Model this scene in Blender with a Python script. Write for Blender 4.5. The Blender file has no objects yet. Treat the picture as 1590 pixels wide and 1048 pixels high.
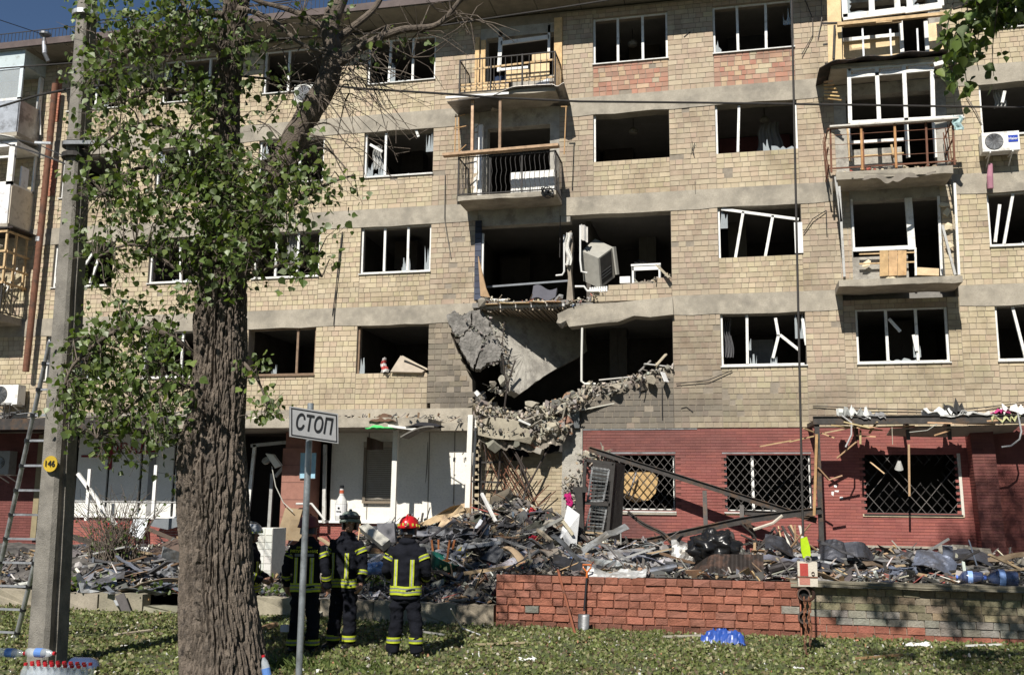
import bpy, bmesh, math, random
import numpy as np
from mathutils import Vector, Matrix, noise
C = bpy.context.scene
random.seed(7); rng = np.random.default_rng(7)
R = math.radians
COL = C.collection
# ---------------- camera, world, sun, exposure ----------------
F_PX, PITCH, YAW, ROLL, EYE = 1524.33, R(9.605), R(12.994), R(.6006), 2.05
cy, sy = math.cos(YAW), math.sin(YAW)
FW = np.array([-sy*math.cos(PITCH), cy*math.cos(PITCH), math.sin(PITCH)])
_r = np.array([cy, sy, 0.]); _u = np.cross(_r, FW)
RT = _r*math.cos(ROLL)+_u*math.sin(ROLL); UP = -_r*math.sin(ROLL)+_u*math.cos(ROLL)
CP = np.array([0, 0, EYE])
cam = bpy.data.cameras.new('camera'); co = bpy.data.objects.new('camera', cam); COL.objects.link(co)
cam.sensor_width = 36; cam.lens = F_PX/1590*36; cam.clip_start = .1; cam.clip_end = 5000
mw = Matrix(((RT[0], UP[0], -FW[0], 0), (RT[1], UP[1], -FW[1], 0), (RT[2], UP[2], -FW[2], EYE), (0, 0, 0, 1)))
co.matrix_world = mw; C.camera = co
SUN_EL, SUN_DX = R(44.0), -.12
sd = Vector((SUN_DX, -1, 0)).normalized()
sun_to = Vector((sd.x*math.cos(SUN_EL), sd.y*math.cos(SUN_EL), math.sin(SUN_EL)))
w = bpy.data.worlds.new('World'); C.world = w; w.use_nodes = True
nt = w.node_tree; bg = nt.nodes['Background']; sk = nt.nodes.new('ShaderNodeTexSky')
sk.sky_type = 'NISHITA'; sk.sun_disc = False; sk.sun_elevation = SUN_EL
sk.sun_rotation = math.atan2(sun_to.x, sun_to.y); sk.air_density = .85; sk.dust_density = 0.; sk.ozone_density = 4.0
nt.links.new(sk.outputs[0], bg.inputs[0]); bg.inputs[1].default_value = .055
sl = bpy.data.lights.new('sun', 'SUN'); sl.energy = 5.0; sl.angle = R(.5); sl.color = (1, .945, .86)
so = bpy.data.objects.new('sun', sl); COL.objects.link(so); so.rotation_euler = (-sun_to).to_track_quat('-Z', 'Y').to_euler()
so.location = (0, 0, 30)
vs = C.view_settings; vs.view_transform = 'Standard'; vs.look = 'None'; vs.exposure = 0.4; vs.gamma = 1; vs.use_curve_mapping = False
C.cycles.max_bounces = 8; C.cycles.diffuse_bounces = 4; C.cycles.transparent_max_bounces = 12

def ray(u, v): return FW+RT*(u-795)/F_PX-UP*(v-524)/F_PX
def fac(u, v, Y=25.08):
    d = ray(u, v); return Vector(d*(Y/d[1])+CP)
def gnd(u, v, z=0):
    d = ray(u, v); return Vector(d*((z-EYE)/d[2])+CP)
YF = 25.08
# ---------------- materials ----------------
MATS = {}
def mat(name, col, rough=.8, var=.25, scale=6, bump=.15, bscale=60, metal=0, spec=.4, col2=None, c2scale=2.5, c2lo=.5, c2hi=.62, tint=True, alpha=1, trans=0, transl=0, dirt=0):
    if name in MATS: return MATS[name]
    m = bpy.data.materials.new(name); m.use_nodes = True; n = m.node_tree.nodes; l = m.node_tree.links
    b = n['Principled BSDF']; tc = n.new('ShaderNodeTexCoord'); geo = n.new('ShaderNodeNewGeometry')
    pos = geo.outputs['Position'] if dirt != 'obj' else tc.outputs['Object']
    def noi(s, d=5, ro=.6):
        t = n.new('ShaderNodeTexNoise'); t.inputs['Scale'].default_value = s; t.inputs['Detail'].default_value = d; t.inputs['Roughness'].default_value = ro
        l.new(pos, t.inputs['Vector']); return t.outputs['Fac']
    def mix(a, bb, f, mode='MIX'):
        x = n.new('ShaderNodeMix'); x.data_type = 'RGBA'; x.blend_type = mode
        for s, val in ((x.inputs[6], a), (x.inputs[7], bb)):
            if isinstance(val, tuple): s.default_value = (*val, 1)
            else: l.new(val, s)
        if isinstance(f, (int, float)): x.inputs[0].default_value = f
        else: l.new(f, x.inputs[0])
        return x.outputs[2]
    def ramp(s, a, bb, lo=0., hi=1.):
        r = n.new('ShaderNodeMapRange'); r.inputs[1].default_value = a; r.inputs[2].default_value = bb; r.inputs[3].default_value = lo; r.inputs[4].default_value = hi
        l.new(s, r.inputs[0]); return r.outputs[0]
    c = mix(tuple(x*(1-var) for x in col), tuple(min(1, x*(1+var)) for x in col), ramp(noi(scale), .3, .7))
    c = mix(c, tuple(x*.75 for x in col), ramp(noi(scale*9, 3), .45, .75, 0, .6))
    if col2: c = mix(c, col2, ramp(noi(c2scale, 8, .7), c2lo, c2hi))
    if tint:
        at = n.new('ShaderNodeAttribute'); at.attribute_name = 'tint'; c = mix(c, at.outputs['Color'], 1., 'MULTIPLY')
    l.new(c, b.inputs['Base Color'])
    b.inputs['Roughness'].default_value = rough; b.inputs['Metallic'].default_value = metal; b.inputs['Specular IOR Level'].default_value = spec
    if trans: b.inputs['Transmission Weight'].default_value = trans
    if alpha < 1: b.inputs['Alpha'].default_value = alpha
    if bump:
        bp = n.new('ShaderNodeBump'); bp.inputs['Strength'].default_value = bump; bp.inputs['Distance'].default_value = .02
        l.new(noi(bscale, 6), bp.inputs['Height']); l.new(bp.outputs[0], b.inputs['Normal'])
    if transl:
        t = n.new('ShaderNodeBsdfTranslucent'); l.new(mix(c, (1, 1., .35), .9, 'MULTIPLY'), t.inputs[0]); ms = n.new('ShaderNodeMixShader'); ms.inputs[0].default_value = transl
        l.new(b.outputs[0], ms.inputs[1]); l.new(t.outputs[0], ms.inputs[2]); l.new(ms.outputs[0], n['Material Output'].inputs[0])
    MATS[name] = m; m['noi'] = 1
    return m
mTile = mat('facade_tile', (1, 1, 1), .9, .14, 5, .35, 90, col2=(.44, .42, .38), c2scale=.55, c2lo=.5, c2hi=.76)
mMortar = mat('mortar', (.26, .225, .18), .95, .2)
mConc = mat('concrete', (.365, .33, .27), .95, .2, 3, .5, 40, col2=(.23, .21, .175), c2scale=1.3, c2lo=.48, c2hi=.66)
mConcL = mat('pale_concrete', (.40, .38, .335), .95, .2, 4, .8, 38, col2=(.25, .235, .21), c2scale=2.2)
mScreed = mat('rough_screed', (.20, .19, .175), 1, .35, 7, 1.0, 34, col2=(.12, .115, .105), c2scale=3)
mPlaster = mat('white_plaster', (.76, .74, .68), .9, .06, 2, .2, 50, col2=(.55, .52, .45), c2scale=1.5, c2lo=.6, c2hi=.8)
mPvc = mat('white_plastic_frame', (.78, .78, .75), .45, .06, 4, .08, 30, col2=(.42, .39, .34), c2scale=6, c2lo=.53, c2hi=.72)
mRed = mat('red_wall_brick', (.75, .72, .72), .8, .12, 3, .25, 70, col2=(.45, .42, .42), c2scale=.8, c2lo=.58, c2hi=.75)
mRedJ = mat('red_wall_joint', (.17, .065, .055), .95, .2)
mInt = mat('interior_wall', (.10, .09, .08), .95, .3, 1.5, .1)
mIntP = mat('pink_interior_wall', (.24, .10, .11), .95, .2, 1.5, .1)
mCeil = mat('interior_ceiling', (.22, .21, .195), .95, .15, 1.5, .1)
mWood = mat('pale_pine', (.56, .40, .22), .75, .25, 7, .2, 40, col2=(.36, .22, .1), c2scale=3, c2lo=.55, c2hi=.7)
mWoodD = mat('weathered_wood', (.22, .15, .10), .85, .3, 7, .3, 40)
mPly = mat('plywood', (.62, .47, .29), .75, .18, 4, .12, 30, col2=(.42, .27, .13), c2scale=1.6, c2lo=.55, c2hi=.75)
mSteel = mat('dark_steel', (.055, .05, .047), .6, .3, 8, .2, 60, metal=.3, col2=(.11, .07, .045), c2scale=3)
mRust = mat('rusty_iron', (.17, .075, .045), .85, .3, 8, .3, 60, col2=(.09, .05, .035), c2scale=4)
mIron = mat('black_iron', (.035, .032, .03), .7, .3, 9, .1, 60)
mGalv = mat('galvanised_metal', (.36, .37, .38), .42, .2, 4, .1, 30, metal=.6, col2=(.2, .2, .2), c2scale=3)
mSheet = mat('torn_sheet_metal', (.22, .225, .235), .55, .3, 3, .15, 20, metal=.45, col2=(.12, .11, .1), c2scale=2.4, c2lo=.46, c2hi=.62)
mDarkSheet = mat('scorched_sheet_metal', (.028, .024, .023), .55, .35, 5, .2, 30, metal=.2, col2=(.09, .06, .05), c2scale=4)
mAny = mat('debris', (1, 1, 1), .8, .25, 6, .35, 40)
mAnyS = mat('smooth_debris', (1, 1, 1), .35, .15, 4, .06, 20)
mCloth = mat('crumpled_cloth', (1, 1, 1), .95, .15, 8, .3, 60)
mWhite = mat('white_paint', (.78, .78, .76), .5, .05, 4, .05, 30)
mBlk = mat('black_paint', (.012, .012, .013), .5, .1, 4, 0)
mBlack = mat('black_plastic', (.012, .012, .013), .28, .2, 4, .05, 20)
mGlass = mat('window_glass', (.75, .82, .85), .08, .03, 3, 0, spec=.6, alpha=.28)
mBottle = mat('clear_plastic', (.8, .88, .95), .08, .03, 3, .1, 14, spec=.6, alpha=.3)
mBlueP = mat('blue_clear_plastic', (.06, .09, .19), .12, .1, 5, .1, 14, spec=.6, alpha=.72)
mRubble = mat('rubble_ground', (.13, .12, .11), 1, .5, 3, .9, 30, col2=(.05, .047, .045), c2scale=1.2, c2lo=.42, c2hi=.6)
mSoil = mat('soil', (.075, .07, .045), 1, .4, 3, .9, 40, col2=(.075, .10, .03), c2scale=4, c2lo=.42, c2hi=.55)
mBark = mat('poplar_bark', (.145, .118, .095), .95, .35, 5, 1.0, 55, col2=(.05, .042, .036), c2scale=9, c2lo=.5, c2hi=.66)
mLeaf = mat('poplar_leaf', (1, 1, 1), .42, .15, 3, .1, 60, spec=.45, transl=.42)
mGLeaf = mat('fallen_leaf', (1, 1, 1), .6, .2, 5, .1, 60, transl=.15)
mRW = mat('retaining_brick', (1, 1, 1), .9, .3, 9, 1.0, 38, col2=(.50, .46, .44), c2scale=2.2, c2lo=.47, c2hi=.7)
mPole = mat('pole_concrete', (.235, .22, .195), .95, .16, 9, .7, 80, col2=(.13, .122, .108), c2scale=2.5, c2lo=.46, c2hi=.66)
mRoof = mat('roof_sheet', (.10, .075, .07), .7, .3, 3, .1)
mSoff = mat('soffit_boards', (.20, .185, .15), .9, .2, 4, .2)
# ---------------- mesh helpers ----------------
_m = bpy.data.meshes
class MB:
    def __init__(s): s.v = []; s.f = []; s.t = []; s.col = (1, 1, 1)
    def add(s, vs, fs, col=None):
        o = len(s.v); s.v += [tuple(p) for p in vs]; s.f += [tuple(i+o for i in f) for f in fs]; s.t += [col or s.col]*len(fs); return s
    def box(s, x0, x1, y0, y1, z0, z1, col=None):
        if x0 > x1: x0, x1 = x1, x0
        if y0 > y1: y0, y1 = y1, y0
        if z0 > z1: z0, z1 = z1, z0
        v = [(x, y, z) for x in (x0, x1) for y in (y0, y1) for z in (z0, z1)]
        return s.add(v, BF, col)
    def obox(s, c, d, M=None, col=None, jit=0):
        M = M or Matrix.Identity(3); c = Vector(c); v = []
        for x in (-.5, .5):
            for y in (-.5, .5):
                for z in (-.5, .5):
                    p = Vector((x*d[0], y*d[1], z*d[2]))
                    if jit: p += Vector((random.uniform(-1, 1)*jit*d[0], random.uniform(-1, 1)*jit*d[1], random.uniform(-1, 1)*jit*d[2]))
                    v.append(c+M@p)
        return s.add(v, BF, col)
    def bar(s, p, q, w_, h=None, col=None, up=(0, 0, 1)):
        p = Vector(p); q = Vector(q); d = q-p; L = d.length
        if L < 1e-6: return s
        x = d/L; up = Vector(up)
        if abs(x.dot(up)) > .97: up = Vector((0, 1, 0))
        y = up.cross(x).normalized(); z = x.cross(y); M = Matrix((x, y, z)).transposed()
        return s.obox((p+q)/2, (L, w_, h or w_), M, col)
    def tube(s, pts, r, n=8, col=None, cap=True):
        pts = [Vector(p) for p in pts]; k = len(pts); rs = r if isinstance(r, (list, tuple)) else [r]*k
        vs = []; fs = []; ref = None
        for i, p in enumerate(pts):
            d = (pts[min(i+1, k-1)]-pts[max(i-1, 0)]).normalized()
            if ref is None: ref = d.orthogonal().normalized()
            ref = (ref-d*ref.dot(d)).normalized() if (ref-d*ref.dot(d)).length > 1e-5 else d.orthogonal().normalized()
            b = d.cross(ref)
            for j in range(n):
                a = 2*math.pi*j/n; vs.append(p+(ref*math.cos(a)+b*math.sin(a))*rs[i])
        for i in range(k-1):
            for j in range(n): fs.append((i*n+j, i*n+(j+1) % n, (i+1)*n+(j+1) % n, (i+1)*n+j))
        if cap: fs.append(tuple(range(n-1, -1, -1))); fs.append(tuple((k-1)*n+j for j in range(n)))
        return s.add(vs, fs, col)
    def prism(s, poly, y0, y1, col=None, jit=0):   # polygon of (x, z), extruded along y
        n = len(poly); v = [(x, y0+random.uniform(-jit, jit), z) for x, z in poly]+[(x, y1, z) for x, z in poly]
        a = sum(poly[i][0]*poly[(i+1) % n][1]-poly[(i+1) % n][0]*poly[i][1] for i in range(n))
        f = [tuple(range(n)), tuple(range(2*n-1, n-1, -1))]+[(i, i+n, (i+1) % n+n, (i+1) % n) for i in range(n)]
        if a < 0: f = [tuple(reversed(q)) for q in f]
        return s.add(v, f, col)
    def slab(s, pts, thick, col=None):             # polygon of 3-D points given a real thickness along its normal
        pts = [Vector(p) for p in pts]; n = len(pts); nn = Vector()
        for i in range(n): nn += (pts[i]-pts[0]).cross(pts[(i+1) % n]-pts[0])
        nn.normalize(); v = pts+[p+nn*thick for p in pts]
        f = [tuple(range(n-1, -1, -1)), tuple(range(n, 2*n))]+[(i, (i+1) % n, (i+1) % n+n, i+n) for i in range(n)]
        return s.add(v, f, col)
    def lathe(s, c, prof, n=16, M=None, col=None):
        M = M or Matrix.Identity(3); c = Vector(c); vs = []; fs = []
        for r, z in prof:
            for j in range(n):
                a = 2*math.pi*j/n; vs.append(c+M@Vector((r*math.cos(a), r*math.sin(a), z)))
        for i in range(len(prof)-1):
            for j in range(n): fs.append((i*n+j, i*n+(j+1) % n, (i+1)*n+(j+1) % n, (i+1)*n+j))
        return s.add(vs, fs, col)
    def grid(s, fn, nu, nv, col=None, thick=0):
        vs = [Vector(fn(i/nu, j/nv)) for i in range(nu+1) for j in range(nv+1)]
        fs = [(i*(nv+1)+j, (i+1)*(nv+1)+j, (i+1)*(nv+1)+j+1, i*(nv+1)+j+1) for i in range(nu) for j in range(nv)]
        if not thick: return s.add(vs, fs, col)
        N = len(vs); nn = []
        for i in range(nu+1):
            for j in range(nv+1):
                a = vs[min(i+1, nu)*(nv+1)+j]-vs[max(i-1, 0)*(nv+1)+j]; b = vs[i*(nv+1)+min(j+1, nv)]-vs[i*(nv+1)+max(j-1, 0)]
                q = a.cross(b); nn.append(q.normalized() if q.length > 1e-9 else Vector((0, 0, 1)))
        v2 = [p-n_*thick for p, n_ in zip(vs, nn)]; f2 = [tuple(q+N for q in reversed(f)) for f in fs]; e = []
        W = nv+1
        rim = [(i, 0) for i in range(nu)]+[(nu, j) for j in range(nv)]+[(i, nv) for i in range(nu, 0, -1)]+[(0, j) for j in range(nv, 0, -1)]
        rim = [i*W+j for i, j in rim]
        for k in range(len(rim)): a, b = rim[k], rim[(k+1) % len(rim)]; e.append((b, a, a+N, b+N))
        return s.add(vs+v2, fs+f2+e, col)
    def build(s, name, m, parent=None, smooth=False, stuff=False, **kw):
        me = _m.new(name); off = Vector()
        p = parent
        while p is not None: off += p.location; p = p.parent
        me.from_pydata([(a-off.x, b-off.y, c-off.z) for a, b, c in s.v], [], s.f)
        at = me.attributes.new('tint', 'FLOAT_COLOR', 'FACE')
        if len(me.polygons) == len(s.t):
            at.data.foreach_set('color', np.array([(*t[:3], 1.) for t in s.t], dtype=np.float32).ravel())
        me.materials.append(m)
        if smooth: me.polygons.foreach_set('use_smooth', [True]*len(me.polygons))
        me.update(); o = bpy.data.objects.new(name, me); COL.objects.link(o)
        if parent: o.parent = parent
        if stuff: o['kind'] = 'stuff'
        for k, v in kw.items(): o[k] = v
        return o
BF = [(0, 1, 3, 2), (4, 6, 7, 5), (0, 4, 5, 1), (2, 3, 7, 6), (0, 2, 6, 4), (1, 5, 7, 3)]
def thing(name, label, cat, loc=(0, 0, 0), group=None, rz=0):
    o = bpy.data.objects.new(name, None); COL.objects.link(o); o.location = loc; o.rotation_euler.z = rz; o.empty_display_size = .1
    o['label'] = label; o['category'] = cat
    if group: o['group'] = group
    return o
def tag(o, label, cat, group=None):
    o['label'] = label; o['category'] = cat
    if group: o['group'] = group
    return o
def recenter(o):   # a one-mesh thing gets its origin at its own base
    me = o.data; n = len(me.vertices); a = np.empty(n*3, np.float32); me.vertices.foreach_get('co', a); a = a.reshape(-1, 3)
    c = np.array([(a[:, 0].min()+a[:, 0].max())/2, (a[:, 1].min()+a[:, 1].max())/2, a[:, 2].min()]); me.vertices.foreach_set('co', (a-c).ravel()); o.location = c; me.update(); return o
def struct(o): o['kind'] = 'structure'; return o
def hull(seed, n=11, sq=(1, 1, 1)):
    rr = random.Random(seed); bm = bmesh.new()
    for _ in range(n):
        v = Vector((rr.uniform(-1, 1), rr.uniform(-1, 1), rr.uniform(-1, 1)))
        v = v.normalized()*rr.uniform(.38, .55); bm.verts.new((v.x*sq[0], v.y*sq[1], v.z*sq[2]))
    g = bmesh.ops.convex_hull(bm, input=bm.verts)
    for v in [v for v in bm.verts if not v.link_faces]: bm.verts.remove(v)
    bm.verts.index_update(); vs = [v.co.copy() for v in bm.verts]; fs = [tuple(v.index for v in f.verts) for f in bm.faces]; bm.free(); return vs, fs
HULLS = [hull(i, 9+i % 5) for i in range(14)]
def rotm(a=None, b=None, c=None):
    from mathutils import Euler
    return Euler((random.uniform(-3, 3) if a is None else a, random.uniform(-3, 3) if b is None else b, random.uniform(-3, 3) if c is None else c)).to_matrix()
def chunk(mb, c, d, M=None, col=None):
    vs, fs = random.choice(HULLS); M = M or rotm(); c = Vector(c)
    mb.add([c+M@Vector((v.x*d[0], v.y*d[1], v.z*d[2])) for v in vs], fs, col)
def jitcol(c, s=.12):
    k = 1+random.uniform(-s, s)*1.3; return tuple(max(.005, x*k*(1+random.uniform(-s, s)*.35)) for x in c)
def inpoly(x, z, P):
    r = False; n = len(P); j = n-1
    for i in range(n):
        if (P[i][1] > z) != (P[j][1] > z) and x < (P[j][0]-P[i][0])*(z-P[i][1])/(P[j][1]-P[i][1])+P[i][0]: r = not r
        j = i
    return r
def fp(pts, Y=YF): return [(fac(u, v, Y).x, fac(u, v, Y).z) for u, v in pts]
# ---------------- ground ----------------
mb = MB(); mb.grid(lambda a, b: (-120+240*a, -60+200*b, -.02), 20, 20); struct(mb.build('ground', mat('far_ground', (.09, .085, .07), 1)))
def lawn_z(x, y): return .02*noise.noise(Vector((x*.7, y*.7, 0)))+.012*noise.noise(Vector((x*3, y*3, 1)))+.012
mb = MB(); mb.grid(lambda a, b: (-16+30*a, 8+9.2*b, lawn_z(-16+30*a, 8+9.2*b)), 120, 50); struct(mb.build('lawn', mSoil, smooth=True))
def sm(a, b, x):
    t = max(0, min(1, (x-a)/(b-a))); return t*t*(3-2*t)
def g2(x, y, cx, cy_, sx, sy_, a): return a*math.exp(-((x-cx)/sx)**2-((y-cy_)/sy_)**2)
def pile_h(x, y):
    right = sm(-4.3, -4.0, x); base = (.86+.05*sm(17, 22, y))*right+(.33+.45*sm(16.9, 22, y))*(1-right)
    h = g2(x, y, -5.4, 23.9, 1.25, 1.3, 1.15)+g2(x, y, -6.6, 21.8, 1.5, 1.7, .72)+g2(x, y, -4.2, 22.5, 1.2, 1.5, .45)+g2(x, y, -8.2, 20.8, 1.3, 1.5, .35)
    h += g2(x, y, -2.0, 21.5, 1.6, 1.6, .24)+g2(x, y, .4, 19.6, 1.4, 1.3, .22)+g2(x, y, 3.2, 20.5, 2.2, 1.6, .25)+g2(x, y, -13.5, 18.9, 2.2, 1.4, .38)+g2(x, y, -12.2, 22, 1.5, 2, .35)
    n = noise.noise(Vector((x*1.7, y*1.7, 3)))*.5+noise.noise(Vector((x*4.5, y*4.5, 5)))*.3+noise.noise(Vector((x*11, y*11, 7)))*.18
    k = sm(16.95, 17.6, y)*(.12+.35*min(1, h)); return base+h+n*k
mb = MB(); mb.grid(lambda a, b: (-24+36*a, 16.98+8.08*b, pile_h(-24+36*a, 16.98+8.08*b)), 430, 100)
struct(mb.build('terrace_ground', mRubble, smooth=False))
def onpile(u, v):   # where the sight line through a photograph point meets the terrace or heap
    d = ray(u, v); t = 16.99/d[1]; 
    for i in range(900):
        p = CP+d*t
        if p[1] > 24.9 or p[2] < pile_h(p[0], p[1]): return Vector((p[0], p[1], pile_h(p[0], p[1])))
        t += .01
    return Vector(p)
# paved strip in front of the red wall
# ---------------- the apartment building ----------------
B = thing('apartment_building', 'five storey tiled apartment building with a collapsed corner bay and blown out windows', 'building', (-5, 25.08, 0))
T = {2: 6.87, 3: 9.67, 4: 12.47, 5: 15.27}; BO = {k: v-1.35 for k, v in T.items()}
COLS = {'G': (-20.05, -18.0), 'H': (-16.8, -14.75), 'A': (-13.45, -11.4), 'B': (-10.17, -8.11), 'C': (-3.59, -1.56), 'D': (-.36, 1.71), 'F': (6.08, 8.15)}
BW = (-6.78, -4.52); BE = (2.62, 5.3)      # balcony bays
XL, XR = -24.0, 12.0
tiles = []
PAL = {'y': [(.52, .435, .30), (.54, .455, .32), (.50, .415, .29), (.56, .475, .335), (.51, .41, .295), (.54, .465, .31)],
       'b': [(.48, .39, .285), (.45, .36, .265), (.49, .41, .30), (.46, .36, .27), (.50, .42, .305)],
       'p': [(.43, .25, .18), (.48, .30, .215), (.40, .25, .185), (.53, .39, .26), (.45, .23, .165)],
       'd': [(.26, .225, .175), (.30, .26, .20), (.22, .19, .15), (.35, .30, .22), (.28, .235, .185)]}
def soot(x, z):   # dirt and smoke stains around the hole
    s = math.exp(-((x+4.4)/2.6)**2-((z-4.6)/.9)**2)*.9+math.exp(-((x+1)/3.2)**2-((z-4.35)/.45)**2)*.65+math.exp(-((x+7.3)/.8)**2-((z-5.2)/1.1)**2)*.6
    s += .45*math.exp(-((x+4)/.9)**2-((z-9)/4.0)**2)+.4*math.exp(-((x+1.0)/.9)**2-((z-6.6)/2.2)**2)+.35*math.exp(-((x-2.2)/.5)**2-((z-8.5)/1.2)**2)+.45*math.exp(-((x+7.4)/.5)**2-((z-10.2)/2.2)**2)+.3*math.exp(-((z-4.9)/.5)**2)
    s *= .8+.5*noise.noise(Vector((x*1.3, 0, z*1.6)))
    return min(.85, max(0, s))
def zone(x0, x1, z0, z1, pal='y', rh=.142, tw=.19, poly=None, bond=False, gone=0):
    rows = max(1, round((z1-z0)/rh)); rh = (z1-z0)/rows
    for r_ in range(rows):
        za = z0+r_*rh; x = x0; first = True
        while x < x1-1e-4:
            wd = tw*random.choice((.8, 1, 1, 1.05, 1.25, 1.9 if random.random() < .5 else 1)) if not bond else tw*(.5 if first and r_ % 2 else 1)
            first = False
            xe = x+wd
            if x1-xe < .07: xe = x1
            cx, cz = (x+xe)/2, za+rh/2
            gp_ = gone+.22*math.exp(-((cx+7.2)/.9)**2-((cz-5.0)/.9)**2)+.10*math.exp(-((cx+1.0)/1.4)**2-((cz-5.2)/1.0)**2)+.07*math.exp(-((cx+7.3)/.8)**2-((cz-8.5)/1.5)**2)+.006
            if (poly is None or inpoly(cx, cz, poly)) and random.random() >= gp_:
                pp = pal if random.random() > .05 else random.choice('yyb')
                c = jitcol(random.choice(PAL[pp]), .05); s = soot(cx, cz); c = tuple(a*(1-s)+b*s for a, b in zip(c, (.15, .135, .115)))
                tiles.append((x, xe, za, za+rh, c))
            x = xe
wall = MB(); band = []
def wbody(x0, x1, z0, z1, th=.36): wall.box(x0, x1, YF, YF+th, z0, z1)
piers = [(XL, -20.05), (-18.0, -16.8), (-14.75, -13.45), (-11.4, -10.17), (-8.11, BW[0]), (BW[1], -3.59), (-1.56, -.36), (1.71, BE[0]), (BE[1], 6.08), (8.15, XR)]
Zfl = {2: 3.97, 3: 7.37, 4: 10.17, 5: 12.97}
for s in (2, 3, 4, 5):
    for i, (x0, x1) in enumerate(piers):
        z0 = Zfl[s]; z1 = T[s]
        if s == 2 and x1 < -6: z0 = 4.54
        if x0 == BW[1] and s in (2, 3): continue
        if x0 == -8.11 and s == 2:
            P = fp([(668, 680), (668, 480), (697, 480), (700, 520), (716, 560), (733, 590), (735, 668)]); wall.prism(P[::1], YF, YF+.36); zone(x0, x1, z0, z1, 'd', poly=P); continue
        if x0 == -1.56 and s == 2:
            wbody(x0, x1, z0, z1); zone(x0, x1, z0, z1, 'b'); continue
        wbody(x0, x1, z0, z1)
        mid = x0
        zone(x0, x1, z0, z1, 'b' if i in (4, 5, 6, 7) else 'y')
    for k, (x0, x1) in COLS.items():
        z0 = Zfl[s]
        if s == 2 and x1 < -6: z0 = 4.54
        if k == 'C' and s in (2, 3): continue
        wbody(x0, x1, z0, BO[s])
        pal = 'p' if s == 5 and k in 'CD' else 'y'
        zone(x0, x1, z0, BO[s], pal, tw=.2 if s == 4 else .175)
    # wall above the windows up to the band is the band itself
# band strips
for s in (2, 3, 4):
    z0, z1 = T[s], T[s]+.5
    segs = [(XL, -16.2), (-16.2, -10.8), (-10.8, BW[0])]
    if s == 4: segs += [(BW[1], -2.0), (-2.0, .8), (.8, BE[0])]
    elif s == 3: segs += [(BW[1], -3.4), (-3.4, -.3), (-.3, BE[0])]
    else: segs += [(-1.56, BE[0])]
    segs += [(BE[1], 7), (7, XR)]
    for a, b in segs:
        m = MB(); n = max(2, int((b-a)/.5))
        low = [(a+(b-a)*i/n, z0-(.0 if i in (0, n) else random.uniform(0, .035))) for i in range(n+1)]
        m.prism(low+[(b, z1), (a, z1)], YF-.03, YF+.37); m.build('concrete_band', mConc, B)
wbody(XL, XR, T[5], 15.55)
for x0, x1 in ((XL, BW[0]), (BW[1], BE[0]), (BE[1], XR)): zone(x0, x1, T[5], 15.5, 'b')
# first-floor band on the shop side
for a, b in ((-24, -15), (-15, -10.2), (-10.2, -6.84)):
    m = MB(); m.box(a, b, YF-.05, YF+.36, 3.95, 4.54); m.build('concrete_band', mConc, B)
# collapsed bay: what is left standing
P = fp([(905, 668), (902, 640), (915, 622), (950, 607), (985, 598), (1004, 585), (1024, 582), (1046, 572), (1046, 668)])
wall.prism(P, YF, YF+.36); zone(min(p[0] for p in P), -1.56, 3.97, 6.0, 'd', poly=P, rh=.15, tw=.2)
P = fp([(925, 470), (918, 455), (945, 450), (955, 443), (1000, 437), (1018, 439), (1030, 431), (1042, 430), (1042, 462)])
wall.prism(P, YF+.0, YF+.36); zone(min(p[0] for p in P), -1.56, 7.0, 8.6, 'b', poly=P, rh=.14, tw=.2)
P = fp([(880, 362), (887, 358), (889, 380), (886, 420), (890, 466), (879, 468), (882, 430), (878, 400)]); wall.prism(P, YF+.02, YF+.3)
tot = MB()
for p0, p1, y in ((( 870, 640), (905, 640), 1),):
    pass
wall.build('wall_core', mMortar, B)
# broken lintel beam hanging across the second-floor opening
m = MB(); P = fp([(866, 488), (882, 480), (905, 473), (960, 470), (1044, 461), (1046, 489), (1010, 493), (985, 491), (960, 500), (925, 503), (884, 508), (880, 500), (868, 506)], 24.98)
m.prism(P, 24.93, 25.4, jit=.02); m.build('broken_beam', mConc, B)
# the two hanging floor slabs
m = MB(); q = [fac(693, 488, 24.6), fac(706, 483, 24.7), fac(722, 487, 24.75), fac(745, 478, 25.0), fac(757, 495, 24.95), fac(764, 512, 24.9), fac(781, 545, 24.7), fac(772, 560, 24.6), fac(757, 563, 24.5), fac(747, 573, 24.45), fac(734, 571, 24.4), fac(716, 540, 24.45), fac(704, 520, 24.5)]
def fan(mb, pts, off, seed=0, amp=.03, sub=5):
    c = sum(pts, Vector())/len(pts); n = len(pts); nn = Vector()
    for i in range(n): nn += (pts[i]-c).cross(pts[(i+1) % n]-c)
    nn.normalize()
    if nn.y > 0: nn = -nn
    rings = []
    for k in range(sub+1):
        t = k/sub; rings.append([c+(p-c)*t+nn*((amp*noise.noise((c+(p-c)*t)*6+Vector((seed, 0, 0)))+.9*amp*noise.noise((c+(p-c)*t)*17)) if k < sub else 0) for p in pts])
    vs = [rings[0][0]]; idx = [[0]*n]
    for k in range(1, sub+1): idx.append([len(vs)+i for i in range(n)]); vs += rings[k]
    fs = []
    for i in range(n): fs.append((0, idx[1][i], idx[1][(i+1) % n]))
    for k in range(1, sub):
        for i in range(n): fs.append((idx[k][i], idx[k+1][i], idx[k+1][(i+1) % n], idx[k][(i+1) % n]))
    N = len(vs); vs += [p-nn*off for p in pts]
    for i in range(n): fs.append((idx[sub][(i+1) % n], idx[sub][i], N+i, N+(i+1) % n))
    fs.append(tuple(range(N, N+n))); mb.add(vs, fs)
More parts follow.
